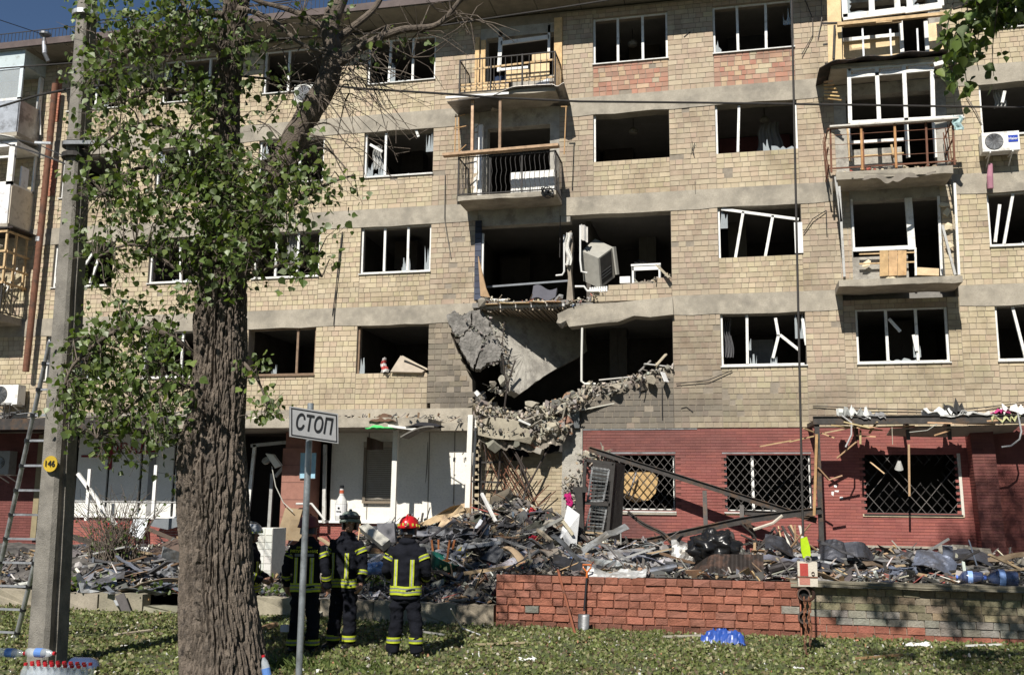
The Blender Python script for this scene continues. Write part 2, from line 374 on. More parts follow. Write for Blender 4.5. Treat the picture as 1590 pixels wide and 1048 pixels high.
def dens(pts, k=4, jit=.02):
    o = []
    for i, p in enumerate(pts):
        q_ = pts[(i+1) % len(pts)]
        for j in range(k): o.append(p.lerp(q_, j/k)+(Vector((random.uniform(-jit, jit), 0, random.uniform(-jit, jit))) if j else Vector()))
    return o
def cracked(pieces, name, mt, lab):
    for pc in pieces:
        m_ = MB(); fan(m_, dens([fac(*p) for p in pc], 6, .028), .2, random.random()*9, .022, 12); m_.build(name, mt, B, label=lab)
cracked([[(693, 490, 24.60), (706, 482, 24.62), (716, 490, 24.66), (730, 482, 24.80), (732, 505, 24.62), (714, 522, 24.52), (703, 515, 24.52)],
         [(732, 482, 24.84), (748, 480, 25.0), (757, 496, 24.95), (763, 514, 24.85), (752, 522, 24.7), (735, 507, 24.66)],
         [(715, 524, 24.5), (733, 508, 24.6), (751, 524, 24.65), (746, 545, 24.5), (735, 572, 24.38), (724, 556, 24.4), (712, 535, 24.44)],
         [(753, 525, 24.67), (765, 516, 24.82), (774, 532, 24.75), (781, 546, 24.66), (771, 560, 24.56), (757, 563, 24.5), (746, 573, 24.42), (738, 572, 24.4), (748, 545, 24.5)]],
        'hanging_screed_slab', mScreed, 'cracked grey piece of floor screed hanging from the torn slab')
A0, B0, C0 = fac(748, 482, 25.15), fac(905, 474, 28.0), fac(806, 612, 25.0); N0 = (B0-A0).cross(C0-A0)
def onpl(u, v, Y=0): d = Vector(ray(u, v)); o = Vector(CP); return o+d*((A0-o).dot(N0)/d.dot(N0))
m = MB(); fan(m, dens([onpl(748, 482, 25.15), onpl(905, 474), onpl(912, 545), onpl(843, 585), onpl(806, 612), onpl(793, 606), onpl(786, 575), onpl(780, 548), onpl(766, 510)], 6, .02), .22, 3, .004, 16); m.build('hanging_floor_slab', mConcL, B, label='smooth pale floor slab tipped down into the dark opening')
# interior: floors, partitions, back walls
m = MB()
for z in (4.2, 7.1, 9.93, 12.73):
    if z == 7.1: m.box(XL, -6.86, YF+.36, 30, z, z+.25); m.box(-4.25, XR, YF+.36, 30, z, z+.25); m.box(-6.86, -4.25, 24.95, 30, z+.12, z+.25)
    elif z == 4.2: m.box(XL, -6.86, YF+.36, 30, z, z+.25); m.box(-3.9, XR, YF+.36, 30, z, z+.25)
    else: m.box(XL, XR, YF+.36, 30, z, z+.25)
m.box(XL, XR, YF+.36, 30, 15.5, 15.6)
m.build('floor_slab', mCeil, B)
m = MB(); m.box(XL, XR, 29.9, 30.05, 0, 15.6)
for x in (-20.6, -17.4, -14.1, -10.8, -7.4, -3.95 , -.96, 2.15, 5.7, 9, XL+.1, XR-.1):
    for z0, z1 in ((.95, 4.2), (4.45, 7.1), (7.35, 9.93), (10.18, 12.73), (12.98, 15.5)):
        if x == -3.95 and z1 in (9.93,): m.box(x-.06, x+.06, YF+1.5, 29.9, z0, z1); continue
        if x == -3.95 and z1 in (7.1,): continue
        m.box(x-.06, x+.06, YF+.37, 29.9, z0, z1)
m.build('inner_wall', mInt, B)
m = MB(); m.box(-.3, 1.7, 28.2, 28.25, 10.2, 12.7); m.build('pink_room_wall', mIntP, B)
# balcony-bay back walls: fl5 west, fl4 west, fl3-5 east
mb = MB()
mb.box(BW[0], -6.62, YF, YF+.3, 12.97, 15.27); mb.box(-4.62, BW[1], YF, YF+.3, 12.97, 15.27); mb.box(-6.62, -4.62, YF, YF+.3, 14.98, 15.27)
mb.box(-5.85, -4.62, YF+.02, YF+.26, 12.97, 13.72)
mb.box(BW[0], -6.55, YF, YF+.3, 10.17, 12.87); mb.box(-4.78, BW[1], YF, YF+.3, 10.17, 12.87); mb.box(-6.55, -4.78, YF, YF+.3, 12.3, 12.87)
mb.box(-5.72, -4.78, YF+.02, YF+.26, 10.17, 10.95)
mb.build('balcony_back_wall', mConcL, B); mb = MB()
mb.box(BW[0], BW[1]+.3, YF-.01, YF+.3, 9.5, 10.1); mb.build('balcony_back_wall', mConcL, B); mb = MB(); mb.box(BW[0], BW[1], YF-.01, YF+.3, 12.4, 12.9)
for z, t_ in ((7.37, 9.93), (10.17, 12.73), (12.97, 15.27)):
    mb.build('balcony_back_wall', mConcL, B); mb = MB(); mb.box(BE[0], 2.92, YF, YF+.3, z, t_); mb.box(5.02, BE[1], YF, YF+.3, z, t_); mb.box(2.92, 5.02, YF, YF+.3, t_-.3, t_); mb.box(2.92, 4.2, YF+.02, YF+.26, z, z+.82)
mb.build('balcony_back_wall', mConcL, B)
mb = MB(); mb.box(BE[0], 2.9, YF, YF+.36, 3.97, 7.1); mb.box(5.02, BE[1], YF, YF+.36, 3.97, 7.1); mb.box(2.9, 5.02, YF, YF+.36, 3.97, 5.52); mb.box(2.9, 5.02, YF, YF+.36, 6.87, 7.1)
mb.build('wall_core', mMortar, B)
zone(BE[0], 2.9, 3.97, 7.1, 'b'); zone(5.02, BE[1], 3.97, 7.1, 'y'); zone(2.9, 5.02, 3.97, 5.52, 'y'); zone(2.9, 5.02, 6.87, 7.1, 'b')
zone(BE[0], 2.9, 7.37, 9.9, 'b'); zone(5.02, BE[1], 7.37, 9.9, 'y')
# dark blue tiled jamb beside the torn bay
m = MB()
for i in range(13):
    z = 7.45+i*.17; m.box(-6.84, -6.66, YF-.05, YF+.02, z+.006, z+.164, jitcol((.07, .08, .115)) if z < 9.3 else (.03, .035, .05))
m.build('blue_tile_strip', mTile, B)
m = MB(); z0 = 7.4; m.box(-6.65, -6.6, YF-.02, YF+.05, 7.5, 9.3); m.bar((-6.62, YF, 7.46), (-5.9, YF-.04, 7.42), .06, .05); m.build('door_frame_remnant', mPvc, B)
# lay the tiles: the 300 round the torn bay as single pieces, the rest joined
tiles.sort(key=lambda t: ((t[0]+1.0)/1.3)**2+(t[2]-5.2)**2)
def tile_geo(m_, t):
    x0, x1, z0, z1, c = t; g = .007; y = YF-.014; j = lambda: random.uniform(-.003, .003)
    v = [(x0+g+j(), y+j(), z0+g+j()), (x1-g+j(), y+j(), z0+g+j()), (x1-g+j(), y+j(), z1-g+j()), (x0+g+j(), y+j(), z1-g+j()), (x0+g, YF+.004, z0+g), (x1-g, YF+.004, z0+g), (x1-g, YF+.004, z1-g), (x0+g, YF+.004, z1-g)]
    m_.add(v, [(0, 1, 2, 3), (1, 0, 4, 5), (2, 1, 5, 6), (3, 2, 6, 7), (0, 3, 7, 4)], c)
for t in tiles[:300]: m = MB(); tile_geo(m, t); m.build('facade_brick', mTile, B)
m = MB()
for t in tiles[300:]: tile_geo(m, t)
m.build('facade_tiles', mTile, B, stuff=True)
# roof, eave, gutter, roof railing
m = MB(); m.box(XL-.3, XR, 23.98, 31, 15.72, 15.80); m.box(XL-.3, XR, 23.95, 23.98, 15.62, 15.82); m.build('roof', mRoof, B)
m = MB(); n = 0
x = XL-.3
while x < XR:
    m.box(x, x+1.18, 24.0, 25.6, 15.60, 15.66+random.uniform(-.02, .02)); x += 1.2
m.build('eave_soffit', mSoff, B)
m = MB()
for x in np.arange(XL, XR, .13): m.bar((x, 24.3, 15.8), (x, 24.3, 16.3), .012)
for z in (15.95, 16.3): m.bar((XL, 24.3, z), (XR, 24.3, z), .02)
m.build('roof_railing', mIron, B)
# cracks and small wall marks
m = MB()
for pts in ([(1043, 462), (1041, 478), (1045, 490)], [(707, 640), (706, 655), (708, 668)], [(1076, 640), (1066, 632), (1058, 634)], [(720, 470), (724, 480), (721, 490)], [(1000+224/2.994, 220), (1074, 240)], [(1079, 282), (1080, 302)], [(1072, 50), (1062, 58)]):
    P = [fac(u, v, YF-.02) for u, v in pts]
    for a, b in zip(P, P[1:]): m.bar(a, b, .012, .025, (.2, .2, .2))
m.build('wall_crack', mIron, B)
# ---------------- windows ----------------
BRK = random.Random(11)
def window(x0, x1, z0, z1, bars=(1/3, 2/3), y=YF+.07, fr=.055, skip='', lean=None, glass=(), sill=True, m_=None):
    m_ = m_ or mPvc; f = MB()
    if 'L' not in skip: f.box(x0, x0+fr, y, y+.07, z0, z1)
    if 'R' not in skip: f.box(x1-fr, x1, y, y+.07, z0, z1)
    if 'B' not in skip: f.box(x0+fr, x1-fr, y, y+.07, z0, z0+fr)
    if 'T' not in skip: f.box(x0+fr, x1-fr, y+.02, y+.07, z1-fr*.7, z1)
    w_ = f.build('window', m_, B)
    for b in bars:
        if isinstance(b, tuple): t0, t1 = b
        else: t0 = t1 = b
        s = MB(); s.bar((x0+(x1-x0)*t0, y+.03, z0+fr*.8), (x0+(x1-x0)*t1, y+.03, z1-fr*.7), .06, .065, up=(1, 0, 0)); s.build('sash_bar', m_, w_)
    if sill: s = MB(); s.box(x0-.02, x1+.02, YF-.06, y, z0-.035, z0-.005, (.8, .8, .8)); s.build('sill', m_, w_)
    if BRK.random() < .85: glass = list(glass)+[BRK.choice(((0, .10, 0, .35), (.9, 1, 0, .4), (.34, .42, 0, .25), (.58, .66, 0, .3), (0, .28, 0, .12), (.68, 1, 0, .14), (.36, .64, 0, .10), (0, .12, .6, 1), (.88, 1, .5, 1))) for _ in range(BRK.choice((1, 2, 2, 3)))]
    for gx0, gx1, gz0, gz1 in glass:   # what is left of the panes: jagged shards along the frame
        s = MB(); n = 9; a = x0+(x1-x0)*gx0; b = x0+(x1-x0)*gx1; c = z0+(z1-z0)*gz0; d = z0+(z1-z0)*gz1
        pl = [(a, c), (b, c)]+[(b+(a-b)*i/n, c+(d-c)*random.uniform(.1, 1)) for i in range(n+1)]
        s.prism(pl, y+.035, y+.041); s.build('pane', mGlass, w_)
    return w_
def wc(col, s): return (*COLS[col], BO[s], T[s])
for c_, s_, k in [('G', 5, dict(bars=(.45,))), ('H', 5, dict(bars=(.3, .75))), ('A', 5, dict(bars=(.38,), skip='R')), ('B', 5, dict(bars=((.31, .33), .66), glass=[(.3, .4, 0, .5)])),
                  ('C', 5, dict()), ('D', 5, dict(bars=((.31, .31), (.66, .67)))), ('F', 5, dict(bars=(.48,))),
                  ('G', 4, dict(bars=(.4,))), ('H', 4, dict(bars=(.5,))), ('A', 4, dict(bars=(.33, .62))), ('B', 4, dict(bars=(.3,), skip='TR', glass=[(0, .12, 0, .5), (.2, .3, 0, .3)])),
                  ('C', 4, dict(bars=(), skip='TRB', sill=False)), ('D', 4, dict(bars=((.27, .3),), skip='TB', sill=False)), ('F', 4, dict(bars=(), skip='T')),
                  ('G', 3, dict(bars=((.3, .7),), skip='')), ('H', 3, dict(bars=((.5, .45),))), ('A', 3, dict(bars=(.33, .66))), ('B', 3, dict(glass=[(.9, 1, 0, .7), (.6, .7, 0, .4)])),
                  ('D', 3, dict(bars=(), skip='TRB', sill=False)), ('F', 3, dict(bars=((.16, .3), .6))),
                  ('G', 2, dict(bars=(.35,))), ('H', 2, dict(bars=(.6,))), ('A', 2, dict(bars=(.72,), m_=mWoodD, skip='L')), ('B', 2, dict(bars=(), skip='TRB', m_=mWoodD, sill=False)),
                  ('D', 2, dict(bars=((.31, .32),), skip='TR', glass=[(.3, .36, .3, .6)])), ('F', 2, dict(bars=(.6, (.3, .2))))]:
    window(*wc(c_, s_), **k)
window(2.9, 5.02, 5.52, 6.87, (.34, .665), glass=[(.62, .7, .1, .5)])
# loose sashes and bent frames, each piece belonging to its window
def sashes(u0, pts, name='loose_sash', w_=.055, m_=None, Y=YF-.02, Y2=None):
    for a, b in pts:
        s = MB(); s.bar(fac(*a, Y), fac(*b, Y2 or Y), w_, .05, up=(0, 1, 0)); s.build(name, m_ or mPvc, B)
sashes(0, [((1120, 325), (1240, 341)), ((1154, 329), (1142, 400)), ((1200, 335), (1188, 400)), ((1204, 494), (1209, 522)), ((1209, 520), (1200, 556)), ((1211, 520), (1240, 543)), ((1246, 495), (1252, 536)),
           ((575, 225), (594, 236)), ((645, 199), (650, 213)), ((1552, 318), (1545, 376)), ((1380, 495), (1398, 515)), ((1418, 520), (1423, 545)), ((86, 440), (97, 405)), ((140, 440), (154, 400)), ((1560, 142), (1556, 160))], w_=.07, Y=YF+.05)
s = MB(); s.box(1.53, 1.73, YF-.05, YF-.01, 8.35, 9.15); s.build('door_panel', mWhite, B)
# ---------------- balconies ----------------
def part(name, m_, p, fn, **kw):
    s = MB(); fn(s); return s.build(name, m_, p, **kw)
def bal(label):
    s = MB(); return s
YB = 24.12
def railing(p, x0, x1, z0, z1, step=.12, m_=None, wavy=False, left=True, right=True, gaps=()):
    s = MB(); m_ = m_ or mIron
    for z in (z0+.05, z1): s.bar((x0, YB, z), (x1, YB, z), .03)
    if left: s.bar((x0, YB, z1), (x0, YF, z1), .03); s.bar((x0, YB, z0+.05), (x0, YF, z0+.05), .03)
    if right: s.bar((x1, YB, z1), (x1, YF, z1), .03); s.bar((x1, YB, z0+.05), (x1, YF, z0+.05), .03)
    for x in np.arange(x0, x1, step):
        if any(a < x < b for a, b in gaps): continue
        if wavy: s.tube([(x+.02*math.sin(k*1.9), YB, z0+.05+(z1-z0-.05)*k/7) for k in range(8)], .009, 4)
        else: s.bar((x, YB, z0+.05), (x+random.uniform(-.01, .01), YB, z1), .014)
    for y in np.arange(YB, YF, .13):
        if left: s.bar((x0, y, z0+.05), (x0, y, z1), .014)
        if right: s.bar((x1, y, z0+.05), (x1, y, z1), .014)
    for x in (x0, x0+(x1-x0)*.33, x0+(x1-x0)*.66, x1): s.bar((x, YB, z0), (x, YB, z1+.02), .035)
    return s.build('railing', m_, p)
def slabm(x0, x1, z0, z1, y=24.08):
    s = MB(); n = 14; lo = [(x0+(x1-x0)*i/n, z0+random.uniform(0, .03)) for i in range(n+1)]; s.prism(lo+[(x1, z1), (x0, z1)], y, YF, jit=.012); return s
# west bay, fifth floor
b5 = slabm(-7.1, -4.45, 12.78, 12.93).build('balcony', mConc, B, label='top balcony with yellow timber studs and a low iron railing')
railing(b5, -7.1, -4.47, 12.93, 13.92, .16)
for x0, x1, z0, z1 in ((-6.92, -6.80, 12.95, 15.0), (-4.66, -4.44, 12.95, 15.35), (-6.75, -6.62, 12.95, 14.9)):
    part('timber_stud', mWood, b5, lambda s: s.box(x0, x1, YF-.09, YF-.02, z0, z1, (1.15, 1.1, 1.0)))
for i, (a, c_) in enumerate((((735, 108), (860, 93)), ((715, 133), (860, 120)), ((712, 140), (790, 133)))):
    part('timber_rail', mWood, b5, lambda s: s.bar(fac(*a, 24.2), fac(*c_, 24.2), .03, .05))
for i, (a, b_, c_, d_, t_) in enumerate(((786, 822, 110, 128, 1), (824, 853, 100, 126, 1.1), (716, 745, 136, 146, .9), (748, 790, 132, 143, 1.0), (826, 853, 84, 95, 1.05))):
    P = [fac(a, c_, 24.5), fac(b_, c_-2, 24.5), fac(b_, d_-2, 24.5), fac(a, d_, 24.5)]
    part('plywood_panel', mPly, b5, lambda s: s.slab(P, .02, (t_*1.1, t_*1.1, t_*1.05)))
part('white_board', mWhite, b5, lambda s: s.slab([fac(828, 132, 24.3), fac(853, 121, 24.3), fac(853, 133, 24.3), fac(828, 135, 24.3)], .02, (.85, .9, 1.)))
part('door_frame', mPvc, b5, lambda s: [s.bar(fac(778, 50, YF+.03), fac(775, 112, YF+.03), .11, .06, up=(0, 1, 0)), s.bar(fac(778, 68, YF+.03), fac(853, 58, YF+.03), .12, .06, up=(0, 1, 0)), s.bar(fac(745, 48, YF+.03), fac(743, 140, YF+.03), .07, .06, up=(0, 1, 0)), s.bar(fac(853, 40, YF+.03), fac(852, 95, YF+.03), .07, .06, up=(0, 1, 0)), s.bar(fac(776, 109, YF), fac(820, 105, YF), .05, .07)])
part('curtain', mCloth, b5, lambda s: s.grid(lambda a, b_: (-6.45+.4*a, YF+.35+.04*math.sin(a*22), 12.98+1.0*b_), 14, 3, (.05, .08, .16)))
# west bay, fourth floor
b4 = slabm(-7.08, -4.43, 9.93, 10.07).build('balcony', mConc, B, label='fourth floor balcony with wavy iron bars and a plank on top of its railing')
railing(b4, -7.08, -4.45, 10.07, 11.15, .13, wavy=True)
part('handrail_plank', mWoodD, b4, lambda s: s.bar((-7.5, 24.08, 11.23), (-4.35, 24.06, 11.27), .2, .07, (2.0, 2.0, 1.9)))
part('awning_sheet', mGalv, b4, lambda s: s.grid(lambda a, b_: (-7.4+3.2*a, 23.95+1.1*b_, 12.70+.03*math.sin(a*90)*0+.05*math.sin(a*3)+.07*b_+(.22*sm(.35, .6, a)*(1-b_)*(1-sm(.9, 1, a)) if a > .3 else 0)+.25*sm(.93, 1, a)*(1-b_)), 60, 6, (.55, .5, .45), thick=.012))
part('awning_edge', mWhite, b4, lambda s: s.bar(fac(692, 152, 23.98), fac(790, 145, 23.98), .03, .06))
for u, v0, v1, cc in ((734, 150, 236, 1.0), (777, 152, 235, .5)):
    part('awning_post', mWoodD, b4, lambda s: s.bar(fac(u, v0, 24.12), fac(u-1, v1, 24.12), .07, .06, (2.6*cc, 2.6*cc, 2.6*cc)))
part('door_frame', mPvc, b4, lambda s: [s.bar(fac(740, 190, YF+.02), fac(738, 300, YF+.02), .09, .07, up=(0, 1, 0)), s.bar(fac(740, 192, YF+.02), fac(852, 186, YF+.02), .05, .07)])
part('white_wall_panel', mWhite, b4, lambda s: [s.box(-6.6, -6.72, 24.75, 24.9, 10.1, 12.3), s.box(-5.8, -4.55, 24.8, 24.95, 10.1, 10.88)])
part('tile', mWhite, b4, lambda s: [s.box(-5.78+i*.2, -5.6+i*.2, 24.785, 24.8, 10.12+j*.19, 10.295+j*.19, jitcol((.95, .95, .93), .04)) for i in range(6) for j in range(4)])
for pts in ([(708, 178), (706, 238)], [(712, 178), (713, 238)], [(706, 182), (722, 178)], [(705, 200), (724, 196)], [(712, 236), (724, 225)], [(879, 165), (876, 240)], [(871, 166), (881, 166)]):
    part('trellis_slat', mWood, b4, lambda s: s.bar(fac(*pts[0], 24.3), fac(*pts[1], 24.3), .03, .02, (.7, .6, .5)))
part('bundle', mBlack, b4, lambda s: [s.tube([Vector(fac(850, 299, 24.0))+Vector((.16*math.cos(a+k), .05*math.sin(3*a), .16*math.sin(a)*(.6+.1*k))) for a in np.linspace(0, 6, 16)], .012, 5, (1.5, 1.5, 1.5)) for k in range(4)])
part('bundle', mBlack, b4, lambda s: chunk(s, fac(849, 299, 24.05), (.28, .18, .26)))
# west bay, third floor: what lies along the torn floor edge
b3 = MB(); b3.box(-6.62, -4.35, 24.93, 25.3, 7.18, 7.24, (.6, .6, .6))
for i in range(26): b3.bar((-6.6+i*.088, 24.9, 7.14+random.uniform(-.05, .03)), (-6.6+i*.088+random.uniform(-.05, .05), 27.5, 7.15), .035, .05, (.4, .33, .25))
b3 = b3.build('torn_floor_edge', mAny, B)
for i in range(5): part('laminate_board', mPly, b3, lambda s: s.slab([(-6.5+i*.42, 24.75, 7.26+.03*i % .05), (-6.1+i*.42, 24.7, 7.25), (-6.1+i*.42, 25.3, 7.3), (-6.5+i*.42, 25.3, 7.31)], .015, jitcol((.8, .75, .65), .2)))
# east bay
def framebar(p, m_, L, name='glazing_bar', Y=YB+.03, w_=.07):
    for i_, (a, b_) in enumerate(L): part(name, m_, p, lambda s: s.bar(fac(*a, Y+.004*i_), fac(*b_, Y+.004*i_), w_+.002*i_, .06+.001*i_, up=(0, 1, 0)))
e3 = slabm(2.45, 5.2, 7.22, 7.40).build('balcony', mConc, B, label='lowest right hand balcony slab with no railing left')
part('plywood_board', mWood, e3, lambda s: [s.slab([fac(1366+14*i, 389, 24.9), fac(1379.4+14*i, 389, 24.9), fac(1379.4+14*i, 428-i*.5, 24.9), fac(1366+14*i, 429-i*.5, 24.9)], .02, jitcol((.95, .9, .85), .08)) for i in range(3)])
part('door_frame', mPvc, e3, lambda s: [s.bar(fac(1410, 308, YF), fac(1416, 388, YF), .17, .07, up=(0, 1, 0)), s.bar(fac(1324, 388, YF), fac(1420, 384, YF), .05, .1), s.bar(fac(1322, 310, YF), fac(1326, 388, YF), .05, .06, up=(0, 1, 0)), s.bar(fac(1457, 305, YF), fac(1462, 428, YF), .06, .06, up=(0, 1, 0)), s.bar(fac(1421, 385, YF), fac(1422, 428, YF), .05, .06, up=(0, 1, 0))])
for a, b_, t_ in (((1482, 285), (1489, 427), 1.0), ((1303, 290), (1311, 430), .6), ((1463, 350), (1483, 427), .6), ((1297, 275), (1306, 345), .5)):
    part('side_post', mPvc, e3, lambda s: s.bar(fac(*a, 24.15), fac(*b_, 24.15), .055, .055, (t_, t_, t_), up=(0, 1, 0)))
for v in (397, 412): part('timber_batten', mWood, e3, lambda s: s.bar(fac(1334, v-2, 24.95), fac(1420, v-5, 24.95), .05, .03))
for u, v in ((1470, 330), (1473, 352), (1466, 318), (1345, 410), (1385, 432), (1476, 380)): part('foam_patch', mPlaster, e3, lambda s: chunk(s, fac(u, v, 24.95), (.22, .06, .3), rotm(0, None, 0), (.95, .85, .65)))
part('cardboard', mPly, e3, lambda s: s.slab([fac(1424, 415, 24.6), fac(1458, 417, 24.6), fac(1458, 428, 24.4), fac(1424, 427, 24.4)], .02, (.8, .8, .8)))
e4 = slabm(2.5, 5.15, 9.88, 10.08).build('balcony', mConc, B, label='middle right balcony with a rusty railing and white glazing frame above it')
s = MB()
for z in (10.2, 11.22): s.bar((2.35, YB, z), (5.25, YB, z), .035)
for x in (2.4, 3.15, 3.9, 4.6, 5.2): s.bar((x, YB, 10.1), (x+.02, YB, 11.25), .045)
for x in (2.35, 5.2):
    for z in (10.3, 10.75, 11.2): s.bar((x, YB, z), (x, YF, z-.1), .03)
    for y in (24.35, 24.6, 24.85): s.bar((x, y, 10.1), (x-.05, y, 11.2), .02)
for z in (10.45, 10.8, 11.05): s.bar((2.4, YB, z), (5.2, YB, z-.02), .012)
s.build('railing', mRust, e4)
for x in (3.15, 3.92): part('timber_post', mWood, e4, lambda s: s.bar((x-.04, YB-.05, 10.1), (x-.02, YB-.05, 11.2), .05, .05, (.8, .6, .45)))
part('top_plank', mPvc, e4, lambda s: s.bar(fac(1288, 198, 24.05), fac(1497, 184, 24.05), .16, .04, (.75, .72, .68)))
framebar(e4, mPvc, [((1318, 108), (1320, 192)), ((1361, 104), (1365, 190)), ((1403, 100), (1407, 188)), ((1447, 105), (1449, 184))], w_=.09)
framebar(e4, mPvc, [((1317, 109), (1448, 97)), ((1318, 120), (1448, 108)), ((1320, 191), (1495, 182))], w_=.08)
for a in (1324, 1367, 1410): part('pane', mGlass, e4, lambda s: s.slab([fac(a, 111-(a-1324)*.09, YB+.04), fac(a+34, 108-(a-1324)*.09, YB+.04), fac(a+34, 117-(a-1324)*.09, YB+.04), fac(a, 119-(a-1324)*.09, YB+.04)], .006))
part('awning_sheet', mDarkSheet, e4, lambda s: s.grid(lambda a, b_: (2.2+3.35*a, 23.8+1.25*b_, 12.82+.1*b_+.06*math.sin(a*9)+.03*math.sin(a*23+b_*4)-.12*(1-sm(0, .15, a))+.12*sm(.2, .5, a)*(1-sm(.6, .9, a))), 50, 6, thick=.015))
part('awning_edge', mWhite, e4, lambda s: s.bar(fac(1450, 101, 23.9), fac(1490, 91, 23.9), .05, .1))
part('hanging_membrane', mCloth, e4, lambda s: s.grid(lambda a, b_: (2.85+1.9*a, 24.05+.08*math.sin(a*17), 9.93-(.05+.16*math.sin(a*3.1)**2)*b_*(.6+.8*abs(noise.noise(Vector((a*6, 0, 2)))))+.04*noise.noise(Vector((a*9, b_*3, 5)))), 40, 6, (.28, .25, .21), thick=.005))
part('rubble_edge', mAny, e4, lambda s: [chunk(s, (random.uniform(2.6, 5.1), random.uniform(24.1, 24.9), 10.1+random.uniform(0, .08)), (.14, .14, .1), None, random.choice([(.5, .42, .3), (.35, .1, .07), (.6, .52, .38), (.2, .18, .15)])) for _ in range(70)])
part('door_frame', mPvc, e4, lambda s: [s.bar(fac(1318, 198, YF), fac(1322, 250, YF), .06, .06, up=(0, 1, 0)), s.bar(fac(1320, 222, YF), fac(1404, 217, YF), .05, .08), s.bar(fac(1404, 140, YF), fac(1410, 245, YF), .09, .06, up=(0, 1, 0)), s.bar(fac(1449, 190, YF), fac(1453, 245, YF), .07, .06, up=(0, 1, 0))])
part('timber_batten', mWood, e4, lambda s: [s.bar(fac(1317, 244, 24.9), fac(1403, 238, 24.9), .05, .03), s.bar(fac(1316, 200, 24.9), fac(1320, 250, 24.9), .05, .03), s.bar(fac(1384, 225, 24.9), fac(1388, 245, 24.9), .05, .03)])
part('torn_cladding', mWood, e4, lambda s: [s.bar(fac(1280, 128+k*5, 24.5), fac(1292+3*k, 126+k*6, 24.3), .05, .03, jitcol((.9, .8, .7), .3)) for k in range(6)])
part('blue_rag', mCloth, e4, lambda s: s.grid(lambda a, b_: (5.2+.2*a+.03*math.sin(b_*9), 24.0+.05*math.sin(a*6), 11.3-.35*b_-.05*a), 5, 6, (.4, .55, .55), thick=.01))
e5 = slabm(2.5, 5.2, 12.70+.03, 12.86).build('balcony', mConc, B, label='top right balcony with thick white glazing and plywood lining')
framebar(e5, mPvc, [((1309, 28), (1405, 16)), ((1405, 17), (1462, 9))], w_=.16)
framebar(e5, mPvc, [((1310, -20), (1312, 28)), ((1352, -20), (1354, 24)), ((1391, -20), (1394, 20)), ((1410, -20), (1413, 16)), ((1459, -20), (1461, 10))], w_=.13)
for a, b_ in ((1315, 1350), (1415, 1435)):
    s = MB(); n = 10; v0 = 22-(a-1315)*.11
    s.slab([fac(a, -12, YB+.05)]+[fac(a+random.uniform(3, 9), -10+28*i/n, YB+.05) for i in range(n)]+[fac(a+(b_-a)*i/6, v0-random.uniform(2, 6), YB+.05) for i in range(1, 6)]+[fac(b_, v0, YB+.05), fac(a, v0, YB+.05)], .006); s.build('pane', mGlass, e5)
part('plywood_panel', mPly, e5, lambda s: [s.slab([fac(1284, -10, 24.3), fac(1305, -14, 24.3), fac(1308, 96, 24.3), fac(1286, 98, 24.3)], .03, (1.1, 1.1, 1.0)), s.slab([fac(1309, 66, 24.85), fac(1397, 58, 24.85), fac(1397, 86, 24.85), fac(1309, 92, 24.85)], .02, (1.15, 1.15, 1.1)), s.slab([fac(1440, 38, 24.85), fac(1462, 34, 24.85), fac(1466, 80, 24.85), fac(1440, 82, 24.85)], .02, (1.2, 1.2, 1.2))])
part('timber_sill', mWood, e5, lambda s: [s.bar(fac(1300, 39, 24.1), fac(1470, 22, 24.1), .1, .08), s.bar(fac(1308, 42, 24.3), fac(1400, 34, 24.3), .05, .05, (.5, .5, .5)), s.bar(fac(1360, 36, 24.0), fac(1385, 34, 24.0), .06, .03)])
framebar(e5, mPvc, [((1309, 63), (1400, 54)), ((1398, 30), (1401, 86)), ((1437, 34), (1440, 82))], w_=.09, Y=24.8)
part('railing_bar', mGalv, e5, lambda s: [s.bar(fac(u, 45, YB), fac(u+2, 88, YB), .04, .03, (1.4, 1.4, 1.4)) for u in (1339, 1382, 1424)])
part('side_frame', mIron, e5, lambda s: [s.bar(fac(1277, 37, 24.3), fac(1306, 36, 24.3), .04), s.bar(fac(1296, 40, 24.2), fac(1294, 92, 24.2), .05), s.bar(fac(1278, 70, 24.4), fac(1293, 68, 24.4), .04), s.bar(fac(1297, 45, 24.2), fac(1294, 92, 24.5), .03)])
# far left balconies
XS = -20.95
l5 = slabm(-24.5, XS, 12.82, 12.95).build('balcony', mConc, B, label='top left balcony with grey metal parapet and glazing')
part('parapet_panel', mGalv, l5, lambda s: [s.box(-24.5, XS-.03, YB-.04, YB, 12.95, 13.98, (1.5, 1.5, 1.5)), s.box(XS-.03, XS, YB, YF, 12.95, 13.98, (1.1, 1.1, 1.15))])
part('glazing_frame', mPvc, l5, lambda s: [s.box(-24.5, XS, YB-.02, YB+.04, 13.98, 14.06), s.box(-24.5, XS, YB-.02, YB+.04, 15.0, 15.1, (.75, .85, .95))]+[s.box(x, x+.12, YB-.02, YB+.04, 14.0, 15.05, (.8, .88, .95)) for x in (-23.3, -22.0, XS-.12)]+[s.box(XS-.08, XS, YF-.2, YF-.05, 14.0, 15.05), s.box(-24.5, XS, YB-.01, YF, 15.1, 15.6, (.65, .75, .8))])
part('pane', mGlass, l5, lambda s: [s.box(-24.5, XS-.12, YB, YB+.006, 14.06, 15.0)])
part('bent_flashing', mPvc, l5, lambda s: s.grid(lambda a, b_: (-22.2+1.3*a, 23.9+.5*b_+.05*math.sin(a*8), 12.72-.12*a*b_+.1*(1-b_)*math.sin(a*3)), 12, 4, thick=.01))
l4 = slabm(-24.5, XS, 9.98, 10.1).build('balcony', mConc, B, label='left balcony boxed in with white plastic panels')
